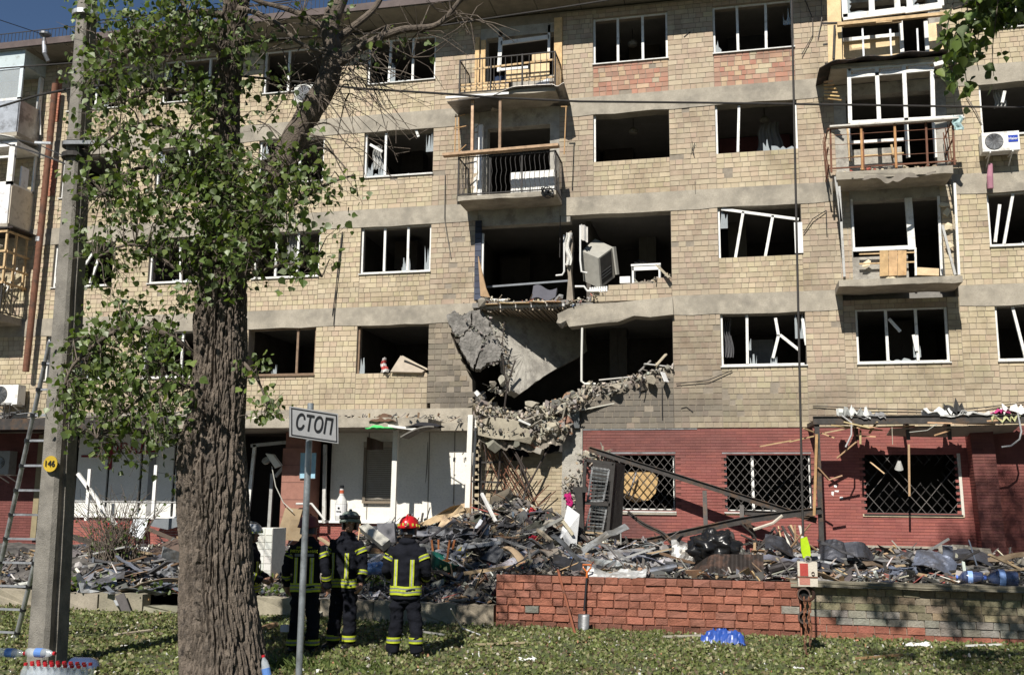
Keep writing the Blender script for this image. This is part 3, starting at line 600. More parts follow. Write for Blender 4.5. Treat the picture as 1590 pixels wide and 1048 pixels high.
part('parapet_panel', mPvc, l4, lambda s: [s.box(-24.5, XS-.03, YB-.04, YB, 10.1, 11.3, (.95, .95, 1.)), s.box(XS-.03, XS, YB, YF, 10.1, 11.3, (.8, .72, .62))])
part('glazing_frame', mPvc, l4, lambda s: [s.box(-24.5, XS, YB-.04, YB+.04, 11.3, 11.4), s.box(-24.5, XS+.05, YB-.04, YF, 12.5, 12.66, (1.05, 1.05, 1.05))]+[s.box(x, x+.2, YB-.04, YB+.04, 11.3, 12.55) for x in (-23.2, XS-.2)]+[s.box(-24.5, XS, YB-.03, YB+.03, 12.15, 12.22), s.box(XS-.06, XS, YF-.1, YF-.02, 11.3, 12.5), s.box(XS-.06, XS, YB, YF, 11.3, 11.36), s.box(XS-.07, XS-.02, YB+.35, YF-.3, 11.3, 12.0, (.85, .9, 1))])
l3 = slabm(-24.5, XS+.02, 7.15, 7.38).build('balcony', mConc, B, label='left balcony framed in raw timber and stuffed with white junk')
for x in (-23.9, -23.3, -22.7, -22.1, -21.5, XS): part('timber_post', mWood, l3, lambda s: s.bar((x, YB, 8.3), (x, YB, 9.9), .06, .06))
for y in (24.5, 24.95): part('timber_post', mWood, l3, lambda s: s.bar((XS, y, 8.2), (XS, y, 9.9), .06, .06))
for z in (8.3, 8.75, 9.25, 9.85): part('timber_rail', mWood, l3, lambda s: [s.bar((-24.5, YB-.04, z), (XS+.04, YB-.04, z), .05, .06), s.bar((XS+.04, YB, z), (XS+.04, YF, z), .05, .06)])
part('stored_junk', mPvc, l3, lambda s: [s.bar((random.uniform(-24, XS-.1), random.uniform(YB+.05, 24.9), 7.9+random.uniform(0, .5)), (random.uniform(-24, XS-.1), random.uniform(YB+.05, 24.9), 8.6+random.uniform(0, .9)), random.uniform(.05, .2), .03, random.choice([(1, 1, 1), (.7, .75, .85), (.9, .85, .8)])) for _ in range(34)])
railing(l3, -24.5, XS, 7.38, 8.3, .14, right=True)
part('hanging_strip', mPvc, l3, lambda s: [s.bar((random.uniform(-23.5, XS), YB-.08, random.uniform(7.9, 8.3)), (random.uniform(-23.5, XS), YB-.12, random.uniform(7.0, 7.8)), random.uniform(.04, .1), .02) for _ in range(8)])
part('black_roof_sheet', mDarkSheet, l3, lambda s: s.box(-24.5, XS+.25, YB-.1, YF, 9.93, 9.97))
# downpipe and gutter hopper
s = MB(); P0, P1 = fac(86, 131, 24.75), fac(40, 577, 24.75)
s.tube([P0, P0.lerp(P1, .5)+Vector((.02, 0, 0)), P1], .095, 14); 
for k in np.linspace(.05, .98, 24): q = P0.lerp(P1, k); s.tube([q, q.lerp(P1, .006)], .1, 14)
dp = s.build('downpipe', mRust, B, label='rusty red downpipe hanging askew down the wall')
part('pipe_clamp', mGalv, dp, lambda s: s.tube([P0.lerp(P1, .545), P0.lerp(P1, .56)], .107, 14, (1.6, 1.6, 1.6)))
s = MB(); a = fac(70, 55, 24.0); s.lathe(a-Vector((0, 0, .1)), [(.06, -.15), (.07, 0), (.17, .1), (.17, .16), (.0, .16)], 12, col=(.7, .7, .7)); s.tube([a-Vector((0, 0, .22)), a-Vector((-.05, 0, .6))], .07, 10, (1.5, 1.5, 1.55)); s.tube([a-Vector((-.05, 0, .6)), a-Vector((-.17, -.05, .85))], .065, 10, (.4, .4, .4)); s.build('gutter_hopper', mGalv, B)
for u0, v0, u1, v1 in ((97, 108, 118, 108), (118, 108, 112, 165)): pass
for x0, x1, z0, z1 in ((-20.55, -20.2, 13.6, 15.1), (-20.45, -20.1, 11.2, 12.4)):
    s = MB()
    for i in range(int((x1-x0)/.12)):
        for j in range(int((z1-z0)/.09)): s.box(x0+i*.12+.004, x0+i*.12+.115, YF-.03, YF-.004, z0+j*.09+.004, z0+j*.09+.084, jitcol((.45, .19, .12), .12))
    s.build('red_brick_patch', mTile, B)
# ---------------- ground floor, red wall ----------------
RZ0 = .7
wins1 = {'C': (-3.35, -1.56), 'D': (-.36, 1.71), 'E': (2.9, 5.05)}
s = MB(); xs = [-3.92, -3.35, -1.56, -.36, 1.71, 2.9, 5.05, 5.62]
for a, b_ in ((-3.92, -3.35), (-1.56, -.36), (1.71, 2.9), (5.05, 5.62)): s.box(a, b_, YF, YF+.36, RZ0, 3.95)
for a, b_ in wins1.values(): s.box(a, b_, YF, YF+.36, RZ0, 1.91); s.box(a, b_, YF, YF+.36, 3.33, 3.95)
s.box(5.62, XR, YF-.3, YF+.36, RZ0, 3.95)
s.build('ground_floor_wall', mRedJ, B)
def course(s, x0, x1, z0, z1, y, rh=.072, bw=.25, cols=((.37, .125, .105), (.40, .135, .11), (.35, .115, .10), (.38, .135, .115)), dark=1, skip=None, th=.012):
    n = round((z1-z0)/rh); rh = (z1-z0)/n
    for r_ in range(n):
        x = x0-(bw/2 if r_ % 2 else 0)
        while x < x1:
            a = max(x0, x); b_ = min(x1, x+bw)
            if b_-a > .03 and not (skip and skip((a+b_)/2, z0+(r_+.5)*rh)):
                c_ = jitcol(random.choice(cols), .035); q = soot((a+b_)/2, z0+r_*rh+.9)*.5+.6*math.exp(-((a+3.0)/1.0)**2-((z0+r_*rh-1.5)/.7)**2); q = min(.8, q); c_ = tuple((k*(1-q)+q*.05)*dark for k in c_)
                s.add([(a+.0022, y, z0+r_*rh+.0035), (b_-.0022, y, z0+r_*rh+.0035), (b_-.0022, y, z0+(r_+1)*rh-.005), (a+.0022, y, z0+(r_+1)*rh-.005)]+[(a+.004, y+th, z0+r_*rh+.005), (b_-.004, y+th, z0+r_*rh+.005), (b_-.004, y+th, z0+(r_+1)*rh-.005), (a+.004, y+th, z0+(r_+1)*rh-.005)], [(0, 1, 2, 3), (1, 0, 4, 5), (2, 1, 5, 6), (3, 2, 6, 7), (0, 3, 7, 4)], c_)
            x += bw
s = MB()
course(s, -3.92, 5.62, RZ0, 3.95, YF-.013, skip=lambda x, z: any(a-.02 < x < b_+.02 and 1.91 < z < 3.33 for a, b_ in wins1.values()))
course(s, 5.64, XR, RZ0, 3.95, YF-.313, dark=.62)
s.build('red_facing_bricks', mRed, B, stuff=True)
part('red_pier', mRedJ, B, lambda s: s.prism([(5.35, RZ0), (5.85, RZ0), (5.72, 3.95), (5.22, 3.95)], 24.55, YF))
s = MB()
for k in range(45):
    z = RZ0+k*.072; o_ = .13*k*.072/3.25; 
    for i, (a, b_) in enumerate(((0, .25), (.25, .5))): s.box(5.35-o_+a+.004, 5.35-o_+b_-.004, 24.538, 24.552, z+.005, z+.067, jitcol((.20, .075, .065), .1))
    s.box(5.35-o_-.006+.004, 5.35-o_+.0, 24.56, YF-.02, z+.005, z+.067, jitcol((.34, .11, .09), .1))
s.build('pier_bricks', mRed, B)
for k, (a, b_) in wins1.items():
    if k == 'C': window(a, b_, 1.91, 3.33, (), skip='LT', sill=True)
    if k == 'D': window(a, b_, 1.91, 3.33, (.33,), skip='T')
    if k == 'E': window(a, b_, 1.91, 3.33, (), skip='LTB', m_=mIron)
    # diamond window grille, welded in front of the frame
    s = MB(); y = YF+.03; W = b_-a; H = 1.42; st = .235 if k == 'E' else .205
    for sg in (1, -1):
        t = -H*1.0
        while t < W+H:
            pts = []
            for q in (0, 1): pts.append((t+(H*.82*q if sg == 1 else H*.82*(1-q)), H*q))
            (x0, z0), (x1, z1) = pts; lo, hi = 0., 1.
            if x1 != x0:
                u0, u1 = (0-x0)/(x1-x0), (W-x0)/(x1-x0); lo = max(lo, min(u0, u1)); hi = min(hi, max(u0, u1))
            if hi > lo+.02:
                f = lambda q: (a+x0+(x1-x0)*q+random.uniform(-.004, .004), y+.006*sg+random.uniform(-.004, .004), 1.91+z0+(z1-z0)*q)
                if k == 'E' and random.random() < .75: s.bar(f(lo), f(lo+(hi-lo)*(.52 if sg == 1 else .5)), .013) if True else 0; s.bar(f(lo+(hi-lo)*(.8)), f(hi), .013)
                else: s.bar(f(lo), f(hi), .013, col=(2.6, 2.6, 2.6) if k != 'E' else (4, 4, 4))
            t += st
    s.box(a, b_, y-.01, y+.01, 1.92, 1.94); s.box(a, b_, y-.01, y+.01, 3.31, 3.33); s.box(a, a+.03, y-.01, y+.01, 1.92, 3.33); s.box(b_-.03, b_, y-.01, y+.01, 1.92, 3.33)
    g = s.build('window_grille', mIron, B)
part('window_reveal', mPvc, B, lambda s: s.prism([(5.05, 1.9), (5.11, 1.86), (5.09, 3.33), (5.02, 3.33)], YF-.03, YF+.1, (.8, .78, .72)))
for q in ((-3.3, -1.54, YF-.05, YF, 1.82, 1.89), (2.85, 5.1, YF-.04, YF, 1.84, 1.9, (1.5, 1.4, 1.2)), (-.36, 1.72, YF-.03, YF, 1.84, 1.88, (1.5, 1.3, 1.0))): part('window_ledge', mConc, B, lambda s: s.box(*q))
part('wall_plinth', mConc, B, lambda s: s.box(1.9, 5.3, YF-.06, YF, 1.12, 1.17))
s = MB(); s.box(-3.92, -1.0, YF-.03, YF, 3.935, 3.96); s.box(-3.3, -1.54, YF-.02, YF+.02, 3.33, 3.37); s.box(-.4, 1.72, YF-.02, YF+.02, 3.33, 3.36); s.build('metal_trim', mGalv, B)
# torn posters on the red wall
part('poster_scrap', mWhite, B, lambda s: [s.slab([fac(u, v, YF-.02), fac(u+w_, v, YF-.02), fac(u+w_*.8, v+h, YF-.02), fac(u, v+h*.7, YF-.02)], .003) for u, v, w_, h in ((1295, 753, 5, 4), (1291, 763, 4, 7), (1296, 761, 7, 3), (1304, 771, 5, 4))])
# plaster pier and burnt brick recess below the hole
part('plaster_pier', mConcL, B, lambda s: s.prism(fp([(872, 800), (874, 690), (868, 672), (880, 660), (905, 664), (905, 860), (872, 860)]), YF-.06, YF+.3, jit=.02))
part('meter_box', mGalv, B, lambda s: s.box(-4.33, -3.95, YF-.17, YF-.06, 3.98, 4.45, (.42, .44, .44)))
s = MB(); P = fp([(742, 860), (742, 660), (765, 668), (782, 690), (788, 712), (800, 716), (822, 708), (818, 700), (822, 688), (836, 690), (838, 700), (850, 706), (862, 700), (876, 702), (876, 860)])
s.prism(P, YF+.03, YF+.3); s.build('recess_wall', mMortar, B)
s = MB(); course(s, -6.75, -4.3, .9, 4.1, YF+.012, .095, .24, ((.50, .42, .29), (.54, .46, .32), (.46, .38, .26)), skip=lambda x, z: not inpoly(x, z, P), th=.016)
s.build('recess_bricks', mTile, B, stuff=True)
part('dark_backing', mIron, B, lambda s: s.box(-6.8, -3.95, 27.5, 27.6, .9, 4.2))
# ---------------- shop front under the canopy ----------------
s = MB(); s.box(-10.75, -6.78, YF-.08, YF+.2, 1.5, 3.95); s.box(-11.1, -6.78, YF-.04, YF+.2, .7, 1.5); s.build('shop_wall', mPlaster, B); s = MB()
s.box(-18.6, -13.9, YF-.04, YF+.2, .6, 1.55); s.box(-14.2, -13.9, YF-.06, YF+.2, 1.55, 3.95)
sw = s.build('shop_wall', mPlaster, B)
s = MB(); course(s, -11.1, -6.8, .8, 1.5, YF-.053, cols=((.36, .12, .1), (.42, .15, .12))); course(s, -18.6, -13.9, .7, 1.55, YF-.053, cols=((.36, .12, .1), (.42, .15, .12))); s.build('base_bricks', mRed, B, stuff=True)
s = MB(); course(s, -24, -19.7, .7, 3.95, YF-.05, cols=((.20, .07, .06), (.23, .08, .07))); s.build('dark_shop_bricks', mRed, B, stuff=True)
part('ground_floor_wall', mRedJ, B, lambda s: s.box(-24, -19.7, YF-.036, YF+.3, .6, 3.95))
part('shop_sill', mWhite, B, lambda s: [s.box(-11.1, -6.8, YF-.16, YF, 1.5, 1.56), s.box(-18.6, -14.2, YF-.14, YF, 1.55, 1.6)])
a, b_ = fac(573, 695), fac(612, 778)
part('roller_shutter', mAny, B, lambda s: [s.box(a.x, b_.x, YF-.14, YF-.1, a.z-i*.055-.048, a.z-i*.055, (.30, .275, .235)) for i in range(int((a.z-b_.z)/.055))]+[s.box(a.x-.08, a.x, YF-.17, YF-.08, b_.z, a.z+.1, (.2, .17, .13)), s.box(a.x-.08, b_.x+.05, YF-.2, YF-.08, a.z, a.z+.15, (.4, .36, .3)), s.box(a.x-.08, b_.x+.05, YF-.18, YF-.08, b_.z-.06, b_.z, (.25, .2, .15))])
for x in (-9.7, -8.0, -7.3): part('panel_seam', mAny, B, lambda s: s.box(x, x+.025, YF-.095, YF-.08, 1.6, 3.9, (.3, .28, .25)))
part('rust_stain_panel', mWood, B, lambda s: s.box(-6.95, -6.8, YF-.12, YF-.08, 1.6, 3.9, (.7, .45, .4)))
s = MB(); s.box(-11.87, -11.1, 24.35, YF, .7, 3.45); s.box(-11.87, -11.1, 24.5, YF, 3.45, 3.95, (.5, .5, .5)); pl = s.build('shop_pillar', mAny, B)
pl.data.attributes['tint'].data.foreach_set('color', np.array([(.34, .165, .125, 1)]*12, dtype=np.float32).ravel())
part('tile_joint', mAny, pl, lambda s: [s.box(-11.872, -11.098, 24.343, 24.36, z, z+.012, (.2, .1, .08)) for z in (1.2, 1.65, 2.1, 2.55, 3.0)])
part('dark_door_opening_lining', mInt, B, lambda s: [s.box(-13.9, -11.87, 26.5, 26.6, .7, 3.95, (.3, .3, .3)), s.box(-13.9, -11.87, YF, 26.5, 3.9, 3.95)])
for a, b_, t_ in (((396, 690), (383, 815), 1.0), ((423, 735), (418, 820), .45), ((379, 690), (377, 815), .25), ((390, 692), (470, 684), .5), ((470, 690), (428, 740), .5), ((505, 690), (503, 812), .7)):
    part('door_frame', mPvc, B, lambda s: s.bar(fac(*a, 24.75), fac(*b_, 24.75), .09, .07, (t_, t_, t_), up=(0, 1, 0)))
for p_, t_ in (([(443, 788), (470, 790), (456, 838), (430, 832)], .55), ([(452, 806), (472, 808), (468, 840), (442, 838)], .45)): part('door_board', mPly, B, lambda s: s.slab([fac(*q, 24.3 if t_ > .5 else 24.2) for q in p_], .03, (t_, t_, t_)))
# left shop glazing
part('shop_panel', mWhite, B, lambda s: [s.box(x+.03, x+1.0, YF-.09, YF-.03, 1.6, 3.9, (.92, .92, .9)) for x in (-18.6, -17.55, -16.5, -15.45)]+[s.box(-14.42, -14.2, YF-.09, YF-.03, 1.6, 3.9)])
part('shop_panel_rail', mAny, B, lambda s: [s.box(-18.6, -14.2, YF-.11, YF-.09, 1.98, 2.01, (.4, .4, .4)), s.box(-16.25, -16.05, YF-.12, YF-.05, 1.6, 3.9, (.3, .3, .3))])
part('grey_door', mAny, B, lambda s: [s.box(-19.65, -18.75, YF-.1, YF-.02, .95, 3.85, (.22, .22, .21)), s.box(-19.7, -19.65, YF-.14, YF-.02, .9, 3.9, (.5, .5, .5)), s.box(-19.9, -19.72, YF-.14, YF, .9, 3.9, (.3, .25, .15))])
for a, b_ in (((140, 728), (134, 808)), ((243, 722), (237, 806)), ((121, 735), (180, 815))): part('white_post', mWhite, B, lambda s: s.bar(fac(*a, 24.0), fac(*b_, 24.0), .09, .07, up=(0, 1, 0)))
def text(body, size, mtl, parent, loc, rot, name='lettering', ext=.004, sx=1):
    cu = bpy.data.curves.new(name, 'FONT'); cu.body = body; cu.size = size; cu.extrude = ext; cu.align_x = 'CENTER'; cu.align_y = 'CENTER'; cu.offset = size*.012
    t_ = bpy.data.objects.new(name, cu); COL.objects.link(t_); dg = bpy.context.evaluated_depsgraph_get(); me = bpy.data.meshes.new_from_object(t_.evaluated_get(dg)); bpy.data.objects.remove(t_)
    at = me.attributes.new('tint', 'FLOAT_COLOR', 'FACE'); at.data.foreach_set('color', np.ones(len(me.polygons)*4, dtype=np.float32)); me.materials.clear(); me.materials.append(mtl)
    o = bpy.data.objects.new(name, me); COL.objects.link(o); o.parent = parent; o.location = loc; o.rotation_euler = rot; o.scale = (sx, 1, 1); return o
mRedPaint = mat('red_lettering', (.20, .008, .02), .6, .1, 4, 0)
a = fac(196, 697, YF-.12); text('ЖОВАЛЬ', .42, mRedPaint, B, (a.x+5, -.12, a.z), (R(90), 0, 0), sx=1.1)
part('red_sign_strip', mRedPaint, B, lambda s: [s.box(-18.45, -17.5, YF-.13, YF-.1, fac(130, 710).z, fac(130, 710).z+.06), s.box(-17.55, -17.45, YF-.13, YF-.1, 2.9, 3.9)])
# canopies over the shops
s = MB(); n = 40; fr = [(-14.3+6.75*i/n, 23.12+random.uniform(0, .05)+(.35 if i > 34 else 0)*(i-34)/6) for i in range(n+1)]
vs_ = [(x, y, 3.90) for x, y in fr]+[(-7.5, YF, 3.9), (-14.3, YF, 3.9)]; s.slab(list(reversed(vs_)), -.24); s.box(-7.5, -6.8, 24.45, YF, 3.9, 4.1)
if max(p[2] for p in s.v) < 4.1: pass
cn = s.build('concrete_canopy', mConc, B)
s = MB(); s.box(-24.5, -14.35, 23.15, YF-.06, 3.98, 4.12); cl = s.build('shop_canopy', mDarkSheet, B)
part('canopy_beam', mSteel, cl, lambda s: [s.box(-24.5, -14.35, 23.05, 23.15, 3.9, 4.2), s.box(-24.5, -14.35, 23.2, 23.3, 4.12, 4.2, (2, 2, 2))])
part('canopy_grid', mIron, cl, lambda s: [s.bar((x, 23.1, 4.2), (x, 23.1, 4.62), .02) for x in np.arange(-22, -19.4, .16)]+[s.bar((-22, 23.1, 4.62), (-19.4, 23.1, 4.62), .025)])
for i in range(46):
    x = random.uniform(-24, -14.4); L = random.uniform(.4, 1.8); an = random.uniform(-.2, .2)
    part('canopy_scrap', mSheet, cl, lambda s: s.bar((x, 23.2+random.uniform(-.1, 1), 4.2+random.uniform(0, .12)), (x+L*math.cos(an), 23.2+random.uniform(-.1, .6), 4.22+L*abs(math.sin(an))), random.uniform(.03, .14), .012, random.choice([(1, 1, 1), (.4, .4, .42), (2, 2, 2), (.25, .22, .2)])))
for u, v0, v1, Y in ((613, 668, 811, 23.95), (729, 644, 788, 24.2), (738, 648, 740, 24.6)):
    part('awning_post', mWhite, B, lambda s: s.bar(fac(u+2, v0, Y), fac(u-3, v1, Y), .13 if u < 735 else .05, .09, (.95, .93, .88), up=(0, 1, 0)))
# iron struts and bent bars by the recess
s = MB()
for a, b_ in (((746, 709), (746, 778)), ((735, 718), (782, 717)), ((732, 747), (780, 749)), ((737, 680), (740, 690))): s.bar(fac(*a, 24.85), fac(*b_, 24.85), .07 if a[0] == 746 else .04, .05)
s.build('iron_strut', mIron, B)
s = MB()
for i in range(9): a = fac(748+i*9, 760+i*5, 24.9); b2 = fac(775+i*11, 690+i*9, 24.9); s.tube([a, a.lerp(b2, .5)+Vector((random.uniform(-.05, .05), 0, random.uniform(-.05, .05))), b2], .014, 5)
for i in range(7): a = fac(748+i*7, 690+i*4, 24.87); b2 = fac(790+i*8, 775+i*2, 24.87); s.tube([a, a.lerp(b2, .5)+Vector((random.uniform(-.08, .05), 0, random.uniform(-.05, .08))), b2], .014, 5)
s.build('twisted_grille', mRust, B)
# interiors seen through openings
def pend(u, v): 
    s = MB(); a = fac(u, v, 26.2); s.tube([a, a-Vector((0, 0, .35))], .012, 5); s.lathe(a-Vector((0, 0, .55)), [(.0, .0), (.12, .02), (.14, .1), (.05, .2), (0, .2)], 12, col=(6, 6, 5.5))
    o = s.build('ceiling_lamp', mIron); return o
for u, v, l_ in ((982, 45, 'pendant lamp inside the top floor window right of the timber balcony'), (983, 180, 'dark pendant lamp in the empty fourth floor opening'), (1186, 162, 'round ceiling lamp in the pink room')):
    tag(pend(u, v), l_, 'lamp')
# ---------------- retaining wall and kerb wall ----------------
WZ = .87
mRedW = mat('red_painted_mortar', (.31, .125, .08), .95, .3, 9, .6, 50)
W_ = thing('retaining_wall', 'low red block retaining wall holding back the rubble beside the lawn', 'wall', (-1.6, 16.8, 0))
part('wall_core', mRedW, W_, lambda s: s.box(-4.07, .9, 16.655, 16.97, -.05, WZ-.03))
rows = 7; rh = WZ/rows; cols_ = [(.37, .145, .095), (.35, .14, .095), (.38, .15, .10), (.355, .155, .11), (.33, .14, .10)]
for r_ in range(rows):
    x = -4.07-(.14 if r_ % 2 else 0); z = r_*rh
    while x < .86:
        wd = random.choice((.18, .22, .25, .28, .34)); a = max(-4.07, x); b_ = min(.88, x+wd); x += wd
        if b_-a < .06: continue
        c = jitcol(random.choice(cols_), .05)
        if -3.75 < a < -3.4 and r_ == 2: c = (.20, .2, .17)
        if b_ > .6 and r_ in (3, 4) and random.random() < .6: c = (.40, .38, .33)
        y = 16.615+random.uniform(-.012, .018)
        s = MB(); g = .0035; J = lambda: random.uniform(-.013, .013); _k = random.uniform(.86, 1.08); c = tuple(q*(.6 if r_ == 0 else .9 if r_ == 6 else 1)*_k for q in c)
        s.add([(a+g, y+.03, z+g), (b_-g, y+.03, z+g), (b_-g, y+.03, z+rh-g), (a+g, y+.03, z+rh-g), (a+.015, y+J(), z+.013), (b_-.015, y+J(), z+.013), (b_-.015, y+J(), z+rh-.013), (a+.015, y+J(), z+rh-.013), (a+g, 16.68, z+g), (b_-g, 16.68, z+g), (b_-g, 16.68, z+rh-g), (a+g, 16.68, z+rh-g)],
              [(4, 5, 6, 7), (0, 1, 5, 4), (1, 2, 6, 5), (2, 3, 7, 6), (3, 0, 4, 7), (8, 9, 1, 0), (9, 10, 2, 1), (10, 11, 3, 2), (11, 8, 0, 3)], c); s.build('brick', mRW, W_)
W2 = thing('old_garden_wall', 'old wall of yellowish bricks with a red painted base and dark coping', 'wall', (3.5, 16.9, 0))
part('wall_core', mMortar, W2, lambda s: s.box(.92, 12, 16.78, 17.05, -.05, .8))
part('coping', mConc, W2, lambda s: s.prism([(.75+i*.5, .80+random.uniform(-.015, .015)) for i in range(24)]+[(12.2, .9), (.75, .88)], 16.62, 17.1, (.5, .5, .45), jit=.03))
nb = 0
for r_ in range(7):
    x = .93-(.12 if r_ % 2 else 0); z = r_*.113
    while x < 12:
        wd = random.choice((.22, .25, .25, .27, .3)); a = max(.93, x); b_ = x+wd; x += wd
        if b_-a < .06 : continue
        m1 = .18+.12*math.sin(a*1.3)+.12*noise.noise(Vector((a, 0, 0)))
        c = jitcol((.36, .14, .095), .1) if z < m1*.9 else (jitcol((.30, .285, .245), .12) if z < m1*.9+.16 and noise.noise(Vector((a*.9, 3, z))) > -.1 else jitcol((.30, .255, .17), .22))
        y = 16.745+random.uniform(-.012, .014); J = lambda: random.uniform(-.005, .005)
        if nb < 250 and a < 5.5:
            s = MB(); s.box(a+.006+J(), b_-.006, y, 16.79, z+.006+J(), z+.108+J(), c); s.build('brick', mRW, W2); nb += 1
# drain pipe stubs in the wall by the crane hook
for u, v in ((1248, 922), (1249, 958)):
    p = fac(u, v, 16.62); s = MB(); s.lathe(p, [(.10, -.1), (.10, .05), (.078, .05), (.078, -.1)], 18, Matrix.Rotation(R(90), 3, 'X'), (.085, .06, .05)); s.lathe(p+Vector((0, .0, 0)), [(0, -.02), (.08, -.02)], 18, Matrix.Rotation(R(90), 3, 'X'), (.004, .004, .004)); s.build('drain_pipe', mAny, W_)  # near-black disc paints the shade inside each pipe bore
K = thing('kerb_wall', 'low crumbling concrete kerb wall edging the planted bed', 'wall', (-9, 16.85, 0))
x = -17.
while x < -4.12:
    L = random.uniform(.9, 1.6); e = min(-4.12, x+L); h = .33+random.uniform(-.02, .03)
    if -10.95 < x < -10.2: h = .12
    s = MB(); n = 8; s.prism([(x+.01, -.05), (e-.01, -.05)]+[(e-.01-(e-x-.02)*i/n, h+random.uniform(-.02, .012)) for i in range(n+1)], 16.72, 16.98, jitcol((.75, .75, .7), .1), jit=.02); s.build('kerb_block', mConc, K); x = e
# ---------------- rubble ----------------
PALD = [((.045, .043, .041), 7), ((.09, .085, .08), 7), ((.17, .16, .15), 5), ((.28, .265, .25), 3.5), ((.62, .61, .58), 1.7), ((.30, .20, .12), 2), ((.42, .30, .17), 2), ((.14, .09, .06), 2), ((.10, .12, .16), 1), ((.17, .18, .2), 1.5), ((.05, .07, .13), .7), ((.32, .09, .07), .7), ((.5, .46, .38), 1.5)]
_c = [c for c, w__ in PALD]; _w = [w__ for c, w__ in PALD]
def pc(): return jitcol(random.choices(_c, _w)[0], .2)
def shards(m, n, fn, sc=1., flat=.6, pal=None):
    for _ in range(n):
        x, y, z = fn(); k = random.random() if pal is None else max(random.random(), random.random()**.3); c = (random.choice(pal) if pal else pc()); c = jitcol(c, .15) if pal else c
        M = rotm(random.gauss(0, .45), random.gauss(0, .45), random.uniform(-3, 3)); S = sc*(.4+random.random()**2.2*1.5)
        if k < .34: m.obox((x, y, z+.03), (.17*S, .11*S*random.uniform(.5, 1.5), .012), M, c, .18)
        elif k < .55: m.obox((x, y, z+.04), (.38*S*random.uniform(.6, 2), .022, .014), M, c, .05)
        elif k < .66: m.obox((x, y, z+.05), (.3*S, .05, .02), rotm(random.gauss(0, .7), random.gauss(0, .8), None), c, .1)
        else: chunk(m, (x, y, z+.02), (.13*S, .11*S, .085*S), rotm(), c if random.random() < .5 else jitcol(random.choice([(.3, .28, .25), (.4, .38, .34), (.12, .11, .1), (.22, .2, .17)]), .15))
def onterr(x, y, up=0): return (x, y, pile_h(x, y)+up)
m = MB()
def f_all():
    while True:
        x = random.uniform(-4.05, 8); y = 17.02+random.random()**1.7*7.8
        if random.random() < .9: return onterr(x, y)
shards(m, 3600, f_all, .95)
def f_l(): x = random.uniform(-17, -4.1); y = 17.02+random.random()**1.5*7.8; return onterr(x, y)
shards(m, 3300, f_l, .95)
def f_pile(): 
    x = random.gauss(-5.4, 1.7); y = min(24.8, max(17.1, random.gauss(21.6, 2))); return onterr(x, y)
shards(m, 3400, f_pile, 1.05)
m.build('rubble', mAny, stuff=True)
m = MB(); CH = [(.38, .345, .285), (.32, .295, .245), (.45, .41, .335), (.24, .22, .185), (.40, .33, .235)]
def line(pts, Y, j=.09, dy=.35):
    P = [fac(*p, Y) for p in pts]
    def f(): i = random.randrange(len(P)-1); q = P[i].lerp(P[i+1], random.random()); return (q.x+random.uniform(-j, j), q.y+random.uniform(-dy, dy), q.z+random.uniform(-j*1.3, j*.6))
    return f
shards(m, 500, line([(738, 622), (770, 640), (800, 648), (850, 640), (880, 632), (905, 622)], 25.0, .16, .5), .85, pal=CH)
shards(m, 240, line([(875, 628), (905, 615), (935, 602), (960, 596), (1000, 590)], 25.2, .14, .4), .8, pal=CH)
shards(m, 150, line([(990, 592), (1015, 580), (1044, 572)], 25.2, .09, .3), .8, pal=CH)
shards(m, 380, line([(742, 652), (770, 668), (800, 672), (845, 665), (880, 660)], 24.8, .14, .45), .8, pal=CH)
shards(m, 160, line([(740, 466), (800, 470), (885, 470), (930, 462)], 25.0, .06, .2), .6, pal=CH+[(.5, .2, .15), (.2, .25, .4), (.8, .8, .75)])
shards(m, 160, line([(930, 458), (1040, 432)], 25.25, .05, .15), .6, pal=CH)
shards(m, 130, line([(775, 500), (790, 570), (783, 610), (762, 600)], 25.0, .08, .2), .6, pal=CH)
shards(m, 260, line([(905, 712), (920, 708), (945, 705), (890, 740), (880, 760), (892, 780)], 24.8, .16, .25), .7, pal=CH)
shards(m, 320, lambda: (random.uniform(-14.2, -6.9), random.uniform(23.15, 24.9), 4.15), .55)
shards(m, 260, lambda: (random.uniform(-24, -14.4), random.uniform(23.15, 24.9), 4.13), .55)
UQ = [(738, 612), (765, 628), (800, 645), (850, 632), (880, 612), (905, 605), (940, 596), (985, 590), (1044, 571)]
LQ = [(738, 672), (775, 690), (830, 692), (868, 684), (886, 664), (905, 636), (945, 616), (990, 602), (1044, 586)]
def pl_(Q, a, Y):
    t = a*(len(Q)-1); i = min(int(t), len(Q)-2); t -= i; return fac(Q[i][0]*(1-t)+Q[i+1][0]*t, Q[i][1]*(1-t)+Q[i+1][1]*t, Y)
def f_m(a, b_):
    k = sm(.46, .56, a); lo = pl_(LQ, a, 24.62*(1-k)+25.1*k); hi = pl_(UQ, a, 25.55); q = lo.lerp(hi, b_)
    n_ = noise.noise(q*2.6)*.16+noise.noise(q*7)*.10+noise.noise(q*17)*.05; w_e = 1-.7*k
    return (q.x, q.y-n_*w_e, q.z+n_*.6*w_e-(.12 if b_ < .02 else 0)+.05*math.sin(math.pi*b_))
m.grid(f_m, 170, 26, (.23, .205, .17))
CH2 = CH+[(.22, .2, .17), (.18, .17, .15), (.55, .5, .42), (.34, .2, .13)]
